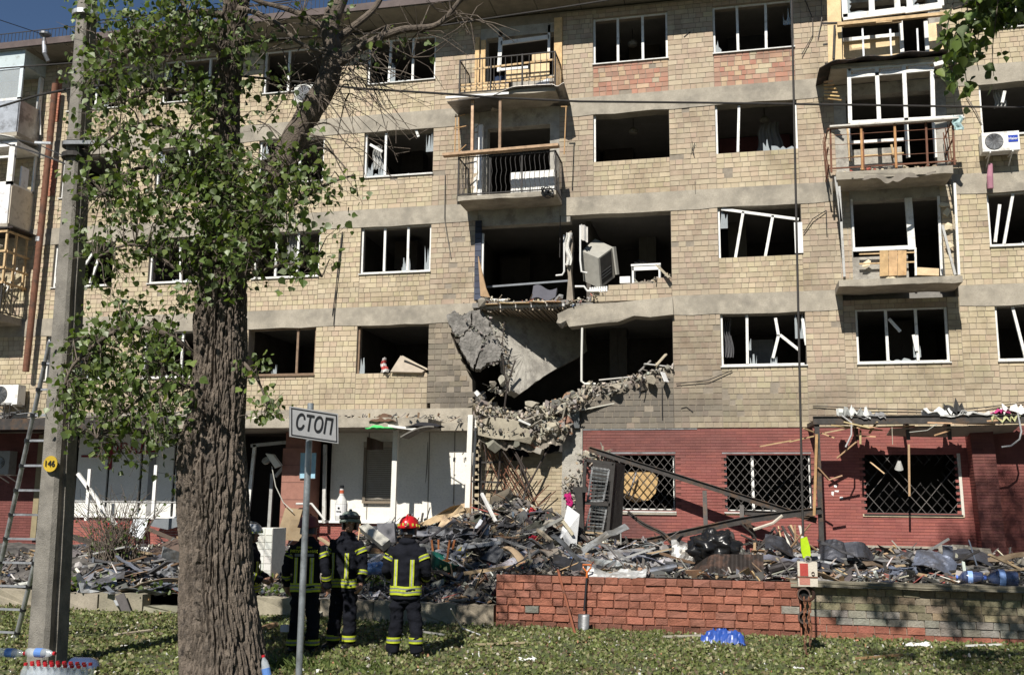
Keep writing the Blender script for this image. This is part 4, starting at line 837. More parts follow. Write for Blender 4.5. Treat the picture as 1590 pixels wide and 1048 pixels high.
for _ in range(430):
    a = random.random()*.58 if random.random() < .85 else random.random(); b_ = random.random(); p = Vector(f_m(a, b_)); d = .07+.22*random.random()**3*(1-.5*a)
    if random.random() < .35: m.obox(p+Vector((0, -.03, .02)), (d*1.9, d*.9, d*.8), rotm(random.gauss(0, .5), random.gauss(0, .6), None), jitcol(random.choice(CH2), .2), .06)
    else: chunk(m, p+Vector((0, -.03, .02)), (d*1.4, d*1.2, d), None, jitcol(random.choice(CH2), .2))
for u, v, L_, W_2, a_, c_ in ((765, 648, .55, .3, .5, (.36, .33, .28)), (812, 656, .6, .35, -.3, (.30, .28, .25)), (842, 642, .5, .3, .9, (.42, .38, .3)), (786, 668, .5, .28, .1, (.25, .235, .21)), (870, 634, .45, .3, -.7, (.4, .36, .29)), (828, 628, .4, .25, .2, (.45, .41, .33)), (756, 634, .4, .22, -.4, (.28, .26, .23)), (895, 618, .45, .25, .4, (.38, .34, .27))):
    p = fac(u, v, 24.72); vs3, fs3 = hull(int(u+v), 10); M3 = rotm(random.uniform(-.4, .4), a_, random.uniform(-.5, .5)); m.add([p+M3@Vector((q.x*L_*1.3, q.y*W_2*1.3, q.z*.2)) for q in vs3], fs3, c_)
for q_ in ([(716, 490), (733, 506), (752, 523), (765, 515)], [(733, 508), (714, 523), (703, 516)], [(752, 524), (747, 545), (738, 572)], [(757, 496), (782, 548), (770, 563), (757, 566), (735, 575)], [(757, 485), (770, 520), (786, 560), (790, 590)]):
    P_ = [fac(u, v, 24.5) for u, v in q_]
    for _ in range(34):
        i_ = random.randrange(len(P_)-1); p = P_[i_].lerp(P_[i_+1], random.random()); d = random.uniform(.03, .1); chunk(m, p+Vector((random.gauss(0, .02), random.uniform(0, .15), random.gauss(0, .02))), (d, d, d*.8), None, jitcol((.24, .225, .2), .25))
m.build('ledge_rubble', mAny, stuff=True)
# bigger broken concrete lumps, each a thing of its own
def lump(u, v, Y, d, col, label, name='concrete_lump', mt=None, M=None, group=None):
    s = MB(); c = fac(u, v, Y); vs, fs = hull(int(u*7+v), 16); M = M or rotm(random.uniform(-.5, .5), random.uniform(-.5, .5), None)
    s.add([c+M@Vector((a.x*d[0], a.y*d[1], a.z*d[2])) for a in vs], fs, col); o = recenter(s.build(name, mt or mConc)); return tag(o, label, 'rubble lump', group)
m = MB(); P = fp([(741, 655), (765, 648), (800, 652), (820, 660), (832, 678), (826, 690), (800, 684), (770, 682), (745, 676)], 24.7)
m.prism(P, 24.5, 25.2, (.85, .85, .8), jit=.08); tag(recenter(m.build('concrete_lump', mConc)), 'long dark broken slab sagging over the brick recess', 'rubble lump')
lump(857, 664, 24.6, (.62, .4, .42), (.95, .95, .9), 'angular grey concrete lump at the right end of the sagging slab')
lump(873, 500, 24.9, (.32, .3, .35), (1, 1, 1), 'small broken concrete end hanging left of the tilted lintel')
lump(783, 775, 23.9, (.85, .6, .55), (.35, .33, .3), 'large dark rounded lump on top of the main rubble heap')
lump(780, 592, 24.8, (.3, .25, .35), (1, 1, .95), 'pale jagged concrete knob below the hanging slab', mt=mConcL)
lump(765, 596, 24.7, (.22, .2, .22), (.8, .8, .8), 'small rough concrete knob left of the hanging slab tip')
lump(748, 472, 24.8, (.35, .3, .4), (.7, .7, .7), 'crumbled concrete corner where the screed slab hangs')
lump(1085, 590, 24.9, (.01, .01, .01), (1, 1, 1), 'x') if False else None
# fallen slab of ceiling wall pieces near pillar
for u, v, d, l_ in ((915, 706, (.5, .2, .2), 'pale plaster beam end resting above the black metal cabinet'), (955, 600, (.35, .3, .2), 'flat stone coloured block on the broken wall edge'), (1010, 590, (.5, .3, .25), 'grey brick lump on the broken wall edge under the right opening')): lump(u, v, 24.8, d, (1, .95, .85), l_, mt=mConcL)
# planks and sticks lying on the torn edges
LEDGE = 'planks and laths lying on the broken wall edge'
for (a, b_, w__, c_, l_) in (((520, 0), (0, 0), 0, 0, 0),)[:0]: pass
def stick(a, b_, Y0, Y1, w_, h, c, label, cat='plank', group=None, mt=None, name='plank'):
    s = MB(); s.bar(fac(*a, Y0), fac(*b_, Y1), w_, h, c); return tag(recenter(s.build(name, mt or mAny)), label, cat, group)
for a, b_, c, w_ in (((832, 700), (845, 625), (.5, .45, .38), .05), ((815, 632), (842, 660), (.6, .55, .48), .06), ((808, 655), (870, 640), (.55, .5, .42), .07), ((885, 640), (955, 626), (.6, .58, .5), .06), ((745, 625), (790, 640), (.3, .28, .25), .05),
                     ((930, 590), (990, 584), (.6, .58, .54), .06), ((945, 612), (962, 604), (.5, .48, .42), .05), ((1018, 568), (1034, 550), (.55, .48, .36), .1), ((1000, 565), (1044, 570), (.5, .5, .48), .12), ((992, 577), (1010, 560), (.3, .28, .26), .05), ((995, 596), (993, 614), (.3, .3, .3), .04), ((1040, 432), (1020, 412), (.45, .4, .3), .12)):
    stick(a, b_, 24.9, 25.1, w_, .03, c, 'pale splintered plank lying in the debris on the broken wall edge', group='splintered planks on the broken wall edge')
stick((805, 652), (823, 660), 24.4, 24.5, .16, .05, (.75, .75, .72), 'white block fragment on top of the sagging slab', 'fragment', name='white_fragment')
stick((1029, 578), (1035, 593), 24.8, 24.75, .2, .02, (.8, .8, .8), 'white paper sheet hanging over the broken wall edge', 'paper', name='paper_sheet')
stick((739, 608), (744, 614), 24.6, 24.6, .12, .1, (.8, .8, .78), 'small white scrap left of the hanging slab', 'scrap', name='white_scrap')
for i, (a, b_, c_) in enumerate((((772, 640), (782, 700), (770, 770)), ((750, 660), (775, 690), (800, 730)), ((778, 660), (800, 700), (825, 745)), ((790, 690), (812, 720), (823, 760)), ((745, 665), (765, 660), (790, 700)), ((812, 705), (800, 740), (828, 775)), ((800, 560), (785, 600), (783, 640)), ((783, 500), (775, 560), (790, 610)), ((745, 670), (760, 700), (752, 760)), ((855, 690), (830, 735), (812, 770)), ((742, 635), (752, 665), (745, 700)), ((985, 588), (1003, 562), (995, 600)))):
    s = MB(); P = [fac(*a, 24.8), fac(*b_, 24.6), fac(*c_, 24.7)]; pts = [P[0]*(1-t)**2+P[1]*2*t*(1-t)+P[2]*t*t for t in np.linspace(0, 1, 9)]
    s.tube(pts, .016 if i % 3 else .026, 6, (.05, .04, .035)); tag(recenter(s.build('bent_rebar', mAny)), 'thin bent reinforcing rod hanging from the torn edge', 'rebar', 'bent rods hanging from the torn edge')
# pipes left standing in the torn flat
def pipe(P, r, c, label, Y=25.0, mt=None):
    s = MB(); s.tube([fac(u, v, Y) for u, v in P], r, 8, c); return tag(recenter(s.build('heating_pipe', mt or mWhite)), label, 'pipe')
pipe([(876, 365), (876, 405), (876, 422), (873, 427), (863, 428)], .025, (.9, .9, .9), 'white heating pipe hanging left of the tilted fridge')
pipe([(901, 350), (901, 405), (903, 422), (912, 424)], .025, (.9, .9, .9), 'white pipe directly in front of the tilted fridge')
pipe([(904, 509), (903, 560), (903, 592), (908, 596), (925, 596)], .03, (.85, .84, .8), 'white vertical pipe across the dark second floor opening')
pipe([(893, 445), (907, 445), (912, 452), (930, 452)], .03, (.9, .9, .9), 'short bent white pipe above the broken sill')
s = MB(); a = fac(917, 451, 25.1); b_ = fac(942, 449, 25.1)
for i in range(8): q = a.lerp(b_, i/7); s.box(q.x-.022, q.x+.022, q.y-.05, q.y+.05, q.z-.07, q.z+.07)
s.bar(a, b_, .04, .04); tag(recenter(s.build('radiator', mWhite)), 'small white radiator lying on the broken sill', 'radiator')
# tilted fridge
F_ = thing('fridge', 'grey fridge tipped over in the torn third floor kitchen', 'fridge', tuple(fac(928, 445, 25.6)))
def P3(u, v, Y): return fac(u, v, Y)
A = [P3(903, 390, 25.2), P3(929, 401, 24.95), P3(952, 384, 25.5), P3(924, 371, 25.9)]; dn = P3(932, 448, 25.2)-P3(929, 401, 24.95)
part('cabinet', mAny, F_, lambda s: s.add([*A, *[p+dn for p in A]], [(0, 1, 2, 3), (1, 0, 4, 5), (2, 1, 5, 6), (3, 2, 6, 7), (0, 3, 7, 4), (7, 6, 5, 4)], (.38, .37, .33)))
part('open_compartment', mIron, F_, lambda s: s.add([A[1].lerp(A[2], .12)+dn*.06-Vector((0, .01, 0)), A[1].lerp(A[2], .85)+dn*.06-Vector((0, .01, 0)), A[1].lerp(A[2], .85)+dn*.93-Vector((0, .01, 0)), A[1].lerp(A[2], .12)+dn*.93-Vector((0, .01, 0)),
     A[1].lerp(A[2], .12)+dn*.06-Vector((0, .02, 0)), A[1].lerp(A[2], .85)+dn*.06-Vector((0, .02, 0)), A[1].lerp(A[2], .85)+dn*.93-Vector((0, .02, 0)), A[1].lerp(A[2], .12)+dn*.93-Vector((0, .02, 0))], [(3, 2, 1, 0), (4, 5, 6, 7), (0, 1, 5, 4), (1, 2, 6, 5), (2, 3, 7, 6), (3, 0, 4, 7)]))
for k in (.55, .65, .75): part('shelf', mGalv, F_, lambda s: s.bar(A[1].lerp(A[2], .15)+dn*k-Vector((0, .03, 0)), A[1].lerp(A[2], .8)+dn*k-Vector((0, .03, 0)), .02, .012, (.4, .4, .4)))
part('door', mWhite, F_, lambda s: s.bar(A[2]+Vector((.03, -.05, 0)), A[2]+dn*.95+Vector((.08, -.1, .0)), .04, .16, (.55, .54, .5)))
for u, v, w__, h, Y, c, l_ in ((1145, 375, .5, 1.1, 27.5, (.3, .28, .24), 'pale wardrobe deep inside the room behind the bent window frame'), (1090+90, 545, .7, .6, 26.6, (.3, .3, .3), 'white board with a scribble behind the broken second floor window'), (960, 235, .9, .9, 28.5, (.12, .10, .08), 'dark cupboard in the empty fourth floor room'), (1000, 80, .9, .5, 27.5, (.16, .13, .1), 'low dresser behind the top floor window'), (1160, 60, 1.1, .5, 27.5, (.12, .12, .13), 'low dark sofa in the top right room'), (630, 400, .7, 1.0, 27, (.12, .10, .085), 'brown wardrobe behind the third floor window'), (960, 550, .5, 1.6, 28, (.12, .11, .1), 'tall dark cupboard at the back of the second floor hole'), (800, 430, .9, 1.2, 28.5, (.07, .06, .05), 'dark wardrobe at the back of the torn room'), (1005, 360, .5, 1.3, 28.5, (.2, .19, .16), 'beige cupboard behind the tilted fridge'), (1400, 530, .6, 1.1, 27.5, (.1, .09, .08), 'dark cupboard behind the window under the lowest balcony'), (640, 250, .7, .7, 27.5, (.1, .09, .08), 'cupboard behind the fourth floor window by the tree')):
    p = fac(u, v, Y); s = MB(); s.box(p.x-w__/2, p.x+w__/2, Y, Y+.5, p.z-h/2-.3, p.z+h/2, c); s.box(p.x-w__/2+.03, p.x-.01, Y-.02, Y-.005, p.z-h/2-.27, p.z+h/2-.03, tuple(q*.8 for q in c)); s.box(p.x+.01, p.x+w__/2-.03, Y-.02, Y-.005, p.z-h/2-.27, p.z+h/2-.03, tuple(q*.8 for q in c)); tag(recenter(s.build('cupboard', mAny)), l_, 'cupboard')
for u, v, w__, h, Y, c, l_ in ((1195, 212, .7, .8, 26.3, (.3, .29, .28), 'grey curtain fallen in the pink room'), (586, 245, .3, .7, 25.35, (.6, .6, .58), 'torn white curtain at the left of the fourth floor window'), (1100, 380, .3, .9, 25.6, (.2, .2, .2), 'dark curtain strip by the bent window frame'), (1130, 525, .25, 1.0, 25.5, (.15, .15, .16), 'dark curtain at the broken second floor window'), (455, 390, .4, 1.1, 25.4, (.4, .4, .38), 'pale curtain behind the leaf covered window'), (1552, 150, .3, .6, 25.5, (.5, .5, .48), 'white curtain scrap above the badged outdoor unit')):
    p = fac(u, v, Y); s = MB(); s.grid(lambda a, b_: (p.x+(a-.5)*w__*(1-.35*b_)+.03*math.sin(b_*7), Y+.05*math.sin(a*21), p.z-h/2+h*b_), 24, 8, c, thick=.006); tag(recenter(s.build('curtain', mCloth)), l_, 'curtain')
# white table
t_ = thing('table', 'small white table standing at the torn kitchen edge', 'table', tuple(fac(1010, 438, 25.7)))
a, b_ = fac(980, 414, 25.45), fac(1026, 412, 25.45)
part('tabletop', mWhite, t_, lambda s: s.box(a.x, b_.x, 25.4, 25.9, a.z, a.z+.05)); part('apron', mWhite, t_, lambda s: s.box(a.x+.03, b_.x-.03, 25.42, 25.44, a.z-.12, a.z))
for x in (a.x+.02, b_.x-.06):
    for y in (25.42, 25.84): part('leg', mWhite, t_, lambda s: s.box(x, x+.05, y, y+.05, a.z-.47, a.z-.001))
s = MB(); s.box(fac(963, 440, 25.5).x, fac(979, 440, 25.5).x, 25.4, 25.7, fac(963, 441, 25.5).z, fac(963, 431, 25.5).z); tag(recenter(s.build('white_box', mWhite)), 'small white box left of the white table in the torn kitchen', 'box')
s = MB()
for k in range(6): s.bar(fac(985+k*4, 407, 25.5), fac(1006-k*3, 412-(k % 3)*4, 25.6), .03, .02, (.03, .03, .03))
tag(recenter(s.build('black_chair_frame', mBlack)), 'black broken chair frame lying on the white table', 'chair')
s = MB(); s.grid(lambda a, b_: (fac(829+35*a, 0, 25.1).x, 25.05+.25*b_, 7.42+.42*b_*(1-.3*a)+.05*math.sin(a*7)), 10, 6, (.10, .10, .12), thick=.05); tag(recenter(s.build('mattress', mCloth)), 'dark grey mattress slumped on the torn floor edge', 'mattress')
lump(868, 462, 24.95, (.3, .2, .2), (.25, .25, .25), 'round dark bundle at the right end of the torn floor', 'dark_bundle', mCloth)
s = MB(); s.grid(lambda a, b_: (fac(878+8*a, 400, 25.0).x+.04*math.sin(b_*8), 24.98+.04*math.sin(a*9+b_*5), fac(880, 412-50*b_, 25).z), 8, 14, (.75, .74, .7), thick=.01); tag(recenter(s.build('white_curtain', mCloth)), 'torn white curtain strip on the remaining partition edge', 'curtain')
s = MB(); s.grid(lambda a, b_: (fac(903+9*a, 360, 25.0).x, 25.0+.06*math.sin(a*9), fac(905, 372-24*b_, 25.).z-.08*a), 6, 6, (.8, .78, .75), thick=.01); tag(recenter(s.build('white_rag', mCloth)), 'white rag hanging above the tilted fridge', 'rag')
s = MB(); s.slab([fac(742, 398, 25.0), fac(754, 448, 24.9), fac(760, 462, 24.9), fac(746, 460, 25.0)], .03, (.5, .34, .2)); tag(recenter(s.build('brown_board', mAny)), 'narrow brown board leaning at the left of the torn room', 'board')
s = MB(); s.bar(fac(752, 446, 25.8), fac(884, 436, 25.8), .05, .05, (.25, .27, .3)); tag(recenter(s.build('grey_rail', mAny)), 'long grey rail across the back of the torn room', 'rail')
# fl2 left opening: cloth and fallen cupboard door
s = MB(); s.slab([fac(606, 577, 24.95), fac(622, 552, 25.2), fac(664, 572, 25.1), fac(655, 578, 24.95)], .05, (.42, .36, .29)); tag(recenter(s.build('fallen_board', mAny)), 'beige cabinet door slumped on the second floor window ledge', 'cabinet door')
s = MB(); s.bar(fac(625, 553, 25.0), fac(664, 574, 25.0), .07, .03, (.62, .54, .42)); tag(recenter(s.build('pale_plank', mAny)), 'pale plank lying along the fallen beige cabinet door', 'plank')
s = MB()
for i in range(5): s.grid(lambda a, b_: (fac(593+(11-1.5*i)*a+1.2*math.sin(i*1.7+b_*1.5), 560, 25).x, 24.95+.05*math.sin(a*7)+.012*i, fac(598, 579-4.6*(i+b_)-1.5*math.sin(a*3), 25).z), 6, 2, (.55, .10, .09) if i % 2 else (.7, .68, .66), thick=.008)
tag(recenter(s.build('checked_cloth', mCloth)), 'red and white checked cloth hanging from the second floor ledge', 'cloth')
# on the concrete canopy
for u, v, w__, h, c, l_, n_ in ((592, 662, .35, .16, (.08, .55, .15), 'bright green plastic bag on the concrete canopy', 'green_bag'), (660, 660, .45, .1, (.02, .02, .025), 'black cloth heap at the right end of the canopy', 'black_cloth'), (597, 651, .35, .22, (.12, .07, .045), 'small brown pyramid of cardboard on the canopy', 'brown_cardboard')): 
    s = MB(); cc = fac(u, v, 23.3); s.grid(lambda a, b_: (cc.x+(a-.5)*w__*2, 23.3+(b_-.5)*.4, cc.z-h*.3+h*math.sin(math.pi*a)*(math.sin(math.pi*b_))+.04*noise.noise(Vector((a*5, b_*5, u)))), 12, 8, c, thick=.01); tag(recenter(s.build(n_, mCloth)), l_, 'bag' if 'bag' in n_ else 'cloth' if 'cloth' in n_ else 'cardboard')
stick((603, 661), (650, 667), 23.2, 23.2, .1, .06, (.78, .78, .75), 'long white plastic strip on the canopy beside the green bag', 'strip', name='white_strip')
s = MB(); s.grid(lambda a, b_: (fac(645+48*a, 0, 23.2).x, 23.0+.6*b_, fac(650, 680-18*math.sin(a*1.7+.1), 23.2).z), 16, 2, (.2, .19, .17), thick=.03); tag(recenter(s.build('curved_sheet', mAny)), 'curved grey sheet drooping off the right end of the canopy', 'sheet')
# hanging lamp and awning rag below the canopy
fl = thing('floodlight', 'broken white floodlight dangling by its cable in the shop doorway', 'floodlight', tuple(fac(422, 715, 24.2)))
part('housing', mWhite, fl, lambda s: s.slab([fac(412, 704, 24.2), fac(424, 706, 24.15), fac(436, 723, 24.15), fac(427, 727, 24.2)], .08, (.85, .83, .74))); part('reflector', mGalv, fl, lambda s: s.lathe(fac(414, 716, 24.25), [(0, -.08), (.1, -.02), (.12, .05), (0, .05)], 12, Matrix.Rotation(.9, 3, 'X'), (1.6, 1.6, 1.4)))
part('cable', mWhite, fl, lambda s: s.tube([fac(422, 724, 24.2), fac(428, 755, 24.2), fac(440, 780, 24.2), (fac(455, 794, 24.2))], .012, 5, (.6, .6, .55)))
s = MB(); s.grid(lambda a, b_: (fac(594+24*a, 0, 23.9).x, 23.9+.1*math.sin(a*6), fac(600, 698-20*b_+(8*a*b_), 23.9).z), 8, 5, (.10, .065, .045), thick=.02); tag(recenter(s.build('brown_rag', mCloth)), 'dark brown rag hanging under the canopy above the shutter', 'rag')
bx = thing('notice_board', 'pale blue notice board on the brown shop pillar', 'notice board', tuple(fac(479, 741, 24.33)))
a, b_ = fac(466, 742, 24.33), fac(491, 703, 24.33); part('panel', mAny, bx, lambda s: s.box(a.x, b_.x, 24.31, 24.345, a.z, b_.z, (.36, .60, .74)))
part('frame', mGalv, bx, lambda s: [s.box(a.x-.01, b_.x+.01, 24.30, 24.347, a.z-.015, a.z), s.box(a.x-.01, a.x, 24.3, 24.347, a.z, b_.z)])
s = MB(); s.tube([fac(460, 782, 24.2), fac(484, 782, 24.2), fac(505, 808, 24.0)], .03, 8, (.6, .6, .58)); tag(recenter(s.build('white_handrail', mAny)), 'bent white handrail in front of the brown shop pillar', 'handrail')
bt = thing('bottle_display', 'tall flat bottle shaped advertising figure by the shop wall', 'advertising figure', tuple(fac(529, 808, 23.6)))
c = fac(529, 808, 23.6); part('bottle', mAnyS, bt, lambda s: s.lathe(c, [(0, 0), (.145, .0), (.155, .1), (.155, .42), (.13, .5), (.06, .62), (.05, .72), (.05, .8)], 18, col=(.62, .62, .6))); part('cap', mBlack, bt, lambda s: s.lathe(c, [(0, .88), (.05, .88), (.055, .8), (0, .8)], 14)); part('label', mAnyS, bt, lambda s: [s.lathe(c, [(.157, .12), (.158, .14), (.158, .38), (.157, .4)], 18, col=(.8, .8, .8)), s.lathe(c, [(.052, .66), (.056, .68), (.056, .74), (.052, .76)], 14, col=(.5, .12, .06))])
part('label_mark', mBlk, bt, lambda s: [s.box(c.x-.06, c.x+.06, c.y-.17, c.y-.158, c.z+.22, c.z+.24), s.lathe(c+Vector((0, -.16, .31)), [(0, -.005), (.03, -.004), (.03, .004), (0, .005)], 10, Matrix.Rotation(R(90), 3, 'X'))])
# white tiled counter
tc_ = thing('tiled_counter', 'white tiled counter block standing left of the firefighters', 'counter', tuple(gnd(405, 928, .4)))
a, b_ = fac(384, 930, 18.6), fac(424, 820, 18.6)
part('body', mPlaster, tc_, lambda s: s.box(a.x, b_.x, 18.6, 19.2, .3, b_.z))
for i in range(3):
    for j in range(8):
        w__ = (b_.x-a.x)/3; h = (b_.z-.4)/8; part('tile', mWhite, tc_, lambda s: s.box(a.x+i*w__+.006, a.x+(i+1)*w__-.006, 18.585, 18.6, .4+j*h+.006, .4+(j+1)*h-.006, jitcol((.8, .8, .76), .06)))
# ---------------- steel canopy frame over the red wall ----------------
cf = thing('canopy_frame', 'dark steel canopy frame with torn cladding against the red wall', 'canopy frame', (1.78, 23.94, .9))
part('beam', mSteel, cf, lambda s: [s.box(1.72, 12, 23.9, 24.02, 3.95, 4.13), s.box(1.72, 12, 23.86, 24.06, 4.12, 4.135), s.box(1.72, 12, 23.86, 24.06, 3.945, 3.96)])
part('post', mSteel, cf, lambda s: s.bar((1.8, 23.96, .9), (1.8, 23.96, 3.95), .11, .1))
part('cross_bar', mSteel, cf, lambda s: s.bar((1.8, 24.0, 4.0), (1.7, YF, 4.0), .1))
for u in (1330, 1410, 1475): x = fac(u, 650, 24).x; part('bracket', mSteel, cf, lambda s: [s.bar((x, 23.95, 4.0), (x+.05, YF, 3.95), .06), s.bar((x, 24.2, 3.95), (x+.02, 24.25, 3.6), .08)])
part('timber_post', mWood, cf, lambda s: s.bar(fac(1268, 674, 23.8), fac(1264, 800, 23.8), .06, .05, (.7, .6, .5), up=(0, 1, 0)))
part('cladding_sheet', mConc, cf, lambda s: s.grid(lambda a, b_: (fac(1345+185*a, 0, 24.3).x, 24.1+.7*b_, 3.93-.10*b_-.07*(1-a)-.08*math.sin(a*3)*b_), 16, 4, (1.2, 1.25, 1.3), thick=.02))
SP = 'splintered wooden laths hanging from the steel canopy frame'
for a, b_ in (((1248, 665), (1272, 674)), ((1275, 672), (1296, 680)), ((1280, 672), (1340, 660)), ((1330, 664), (1420, 661)), ((1350, 672), (1362, 655)), ((1300, 711), (1330, 686)), ((1336, 668), (1336, 690)), ((1450, 676), (1475, 668)), ((1440, 656), (1545, 659)), ((1360, 678), (1330, 676)), ((1226, 686), (1264, 677)), ((1180, 693), (1228, 684)), ((1270, 726), (1287, 745)), ((1287, 745), (1308, 738)), ((1411, 690), (1412, 770)), ((1500, 656), (1555, 652)), ((1290, 660), (1370, 668)), ((1310, 655), (1350, 664))):
    s = MB(); s.bar(fac(*a, 23.75+random.uniform(0, .5)), fac(*b_, 23.8+random.uniform(0, .5)), .045, .03, jitcol((.52, .37, .2), .25)); tag(recenter(s.build('wood_lath', mAny)), ('short ' if math.hypot(a[0]-b_[0], a[1]-b_[1]) < 30 else 'long ')+('level' if abs(a[1]-b_[1]) < 6 else 'upright' if abs(a[0]-b_[0]) < 6 else 'slanting')+' wooden lath '+('left of the timber canopy post' if a[0] < 1268 else 'just right of the timber canopy post' if a[0] < 1345 else 'in front of the right barred window' if a[1] > 685 else 'below the middle of the canopy beam' if a[0] < 1445 else 'at the pier end of the canopy beam'), 'lath', SP)
for P, c, l_ in (([(1307, 645), (1322, 656), (1322, 675), (1313, 694)], (.5, .5, .5), 'grey drooping strip at the left end of the canopy frame'), ([(1580, 640), (1586, 670), (1583, 682), (1570, 692), (1555, 694)], (.45, .45, .45), 'grey hooked conduit at the right end of the canopy frame'), ([(1412, 671), (1440, 668), (1455, 658)], (.5, .5, .45), 'sagging wire loop under the middle of the canopy frame'), ([(1385, 663), (1386, 690)], (.5, .45, .35), 'thin string hanging left of the canopy middle')):
    s = MB(); s.tube([fac(u, v, 23.85) for u, v in P], .02 if len(P) > 3 else .008, 6, c); tag(recenter(s.build('hanging_conduit', mAny)), l_, 'conduit')
for u, v, w__, h, c, l_ in ((1325, 643, .35, .25, (.6, .62, .6), 'crumpled pale sheet on the left end of the canopy frame'), (1352, 645, .3, .2, (.25, .25, .25), 'dark crumpled metal on the canopy beam left of centre'), (1465, 642, .45, .2, (.75, .75, .73), 'white crumpled plastic on the canopy beam right of centre'), (1500, 642, .6, .12, (.5, .5, .48), 'flat grey junk on the canopy beam near the pier'), (1482, 636, .2, .3, (.05, .05, .05), 'black pointed scrap standing on the canopy beam'), (1550, 640, .2, .08, (.5, .05, .2), 'pink scrap on the canopy beam near the pier'), (1580, 638, .35, .18, (.8, .78, .75), 'white crumpled cloth at the right end of the canopy beam'), (1558, 650, .3, .2, (.55, .55, .3), 'yellowish torn foam at the pier end of the canopy')):
    s = MB(); cc = fac(u, v, 24.1); s.grid(lambda a, b_: (cc.x+(a-.5)*w__*2+.05*noise.noise(Vector((a*6, b_*6, u))), 24.1+(b_-.5)*.5, cc.z-h*.6+h*abs(noise.noise(Vector((a*4, b_*3, u*.1))))*2.2), 10, 6, c, thick=.012); tag(recenter(s.build('crumpled_scrap', mAny)), l_, 'scrap')
# pale cone lamp & fittings inside grille window
s = MB(); s.lathe(fac(1396, 722, 24.5), [(.03, .12), (.1, -.1)], 10, Matrix.Rotation(.5, 3, 'X'), (.6, .6, .57)); tag(recenter(s.build('lamp_shade', mAny)), 'pale cone lamp shade dangling before the right barred window', 'lamp shade')
s = MB(); s.bar(fac(1351, 717, 24.6), fac(1373, 735, 24.6), .05, .03, (.7, .5, .3)); tag(recenter(s.build('striped_stick', mAny)), 'short pale stick dangling before the right barred window', 'stick')
s = MB(); q = [(962, 737), (985, 730), (1012, 732), (1022, 742), (1018, 765), (1008, 776), (985, 780), (970, 772)]; s.slab([fac(u, v, 25.5) for u, v in q], .05, (.55, .37, .17)); tag(recenter(s.build('yellow_board', mAny)), 'yellow brown board behind the left barred window grille', 'board')
s = MB(); s.bar(fac(988, 733, 25.3), fac(976, 770, 25.3), .07, .03, (.3, .32, .36)); tag(recenter(s.build('grey_strip', mAny)), 'grey strip crossing the yellow board in the left barred window', 'strip')
# ---------------- fallen steel beams ----------------
def steel(P, Ys, w_, h, label, name='steel_beam'):
    s = MB(); Q = [fac(u, v, Y) for (u, v), Y in zip(P, Ys)]; N = 10
    pts = []
    for i in range(len(Q)-1):
        for k in range(N): pts.append(Q[i].lerp(Q[i+1], k/N))
    pts.append(Q[-1])
    for _ in range(6): pts = [pts[0]]+[(pts[i-1]+pts[i]*2+pts[i+1])/4 for i in range(1, len(pts)-1)]+[pts[-1]]
    for a, b_ in zip(pts, pts[1:]):
        s.bar(a, b_, w_*.3, h); s.bar(a+Vector((0, 0, h/2)), b_+Vector((0, 0, h/2)), w_, .014, (1.4, 1.4, 1.4)); s.bar(a-Vector((0, 0, h/2)), b_-Vector((0, 0, h/2)), w_, .014)
    return tag(recenter(s.build(name, mSteel)), label, 'steel beam')
steel([(915, 697), (1268, 808)], (24.5, 24.2), .14, .13, 'long straight steel beam sloping down from the hole to the canopy post')
steel([(925, 838), (1000, 842), (1060, 828), (1160, 806), (1275, 792)], (23.4, 23.4, 23.5, 23.7, 23.9), .14, .15, 'bent steel beam curving up across the debris to the canopy post')
steel([(975, 795), (1000, 815), (1030, 828), (1050, 850)], (23.8, 23.6, 23.4, 23.0), .07, .07, 'short bowed steel strut right of the black cabinet')
steel([(1140, 795), (1100, 830), (1150, 795), (1265, 800)][2:], (24.3, 24.2), .1, .1, 'short level steel bar behind the curved beam')
for a, b_, l_ in (((1094, 762), (1096, 822), 'stubby upright steel leg between the two fallen beams'), ((1152, 785), (1152, 812), 'shorter upright steel leg right of the stubby one'), ((1158, 805), (1172, 835), 'dark slanting steel leg below the curved beam')):
    s = MB(); s.bar(fac(*a, 24.2), fac(*b_, 24.0), .1, .08); tag(recenter(s.build('steel_strut', mSteel)), l_, 'steel strut')
for i, P in enumerate(([(1150, 812), (1170, 830), (1180, 850), (1200, 872)], [(1187, 855), (1195, 850), (1150, 830)], [(1215, 800), (1200, 812), (1170, 822)])):
    s = MB(); s.tube([fac(u, v, 22.5) for u, v in P], .02 if i < 2 else .035, 6, (.04, .035, .03) if i < 2 else (.55, .5, .42)); tag(recenter(s.build('twisted_cable', mAny)), ('dark twisted cable hanging from the curved beam', 'short dark cable curl by the corrugated sheet', 'pale thick rope draped over the curved beam')[i], 'cable')
st = MB()
for k in range(14):
    u = random.uniform(1195, 1262); s = MB(); s.bar(fac(u, random.uniform(812, 830), 23+random.uniform(-.6, .6)), fac(u+random.uniform(-45, 45), random.uniform(845, 872), 22+random.uniform(-1, 1)), random.uniform(.025, .06), .025, random.choice([(.5, .38, .22), (.6, .58, .52), (.25, .16, .09), (.06, .05, .045), (.7, .7, .68)])); tag(recenter(s.build('broken_stick', mAny)), 'broken stick in the tangle left of the green hoist block', 'stick', 'sticks in the tangle by the canopy post')
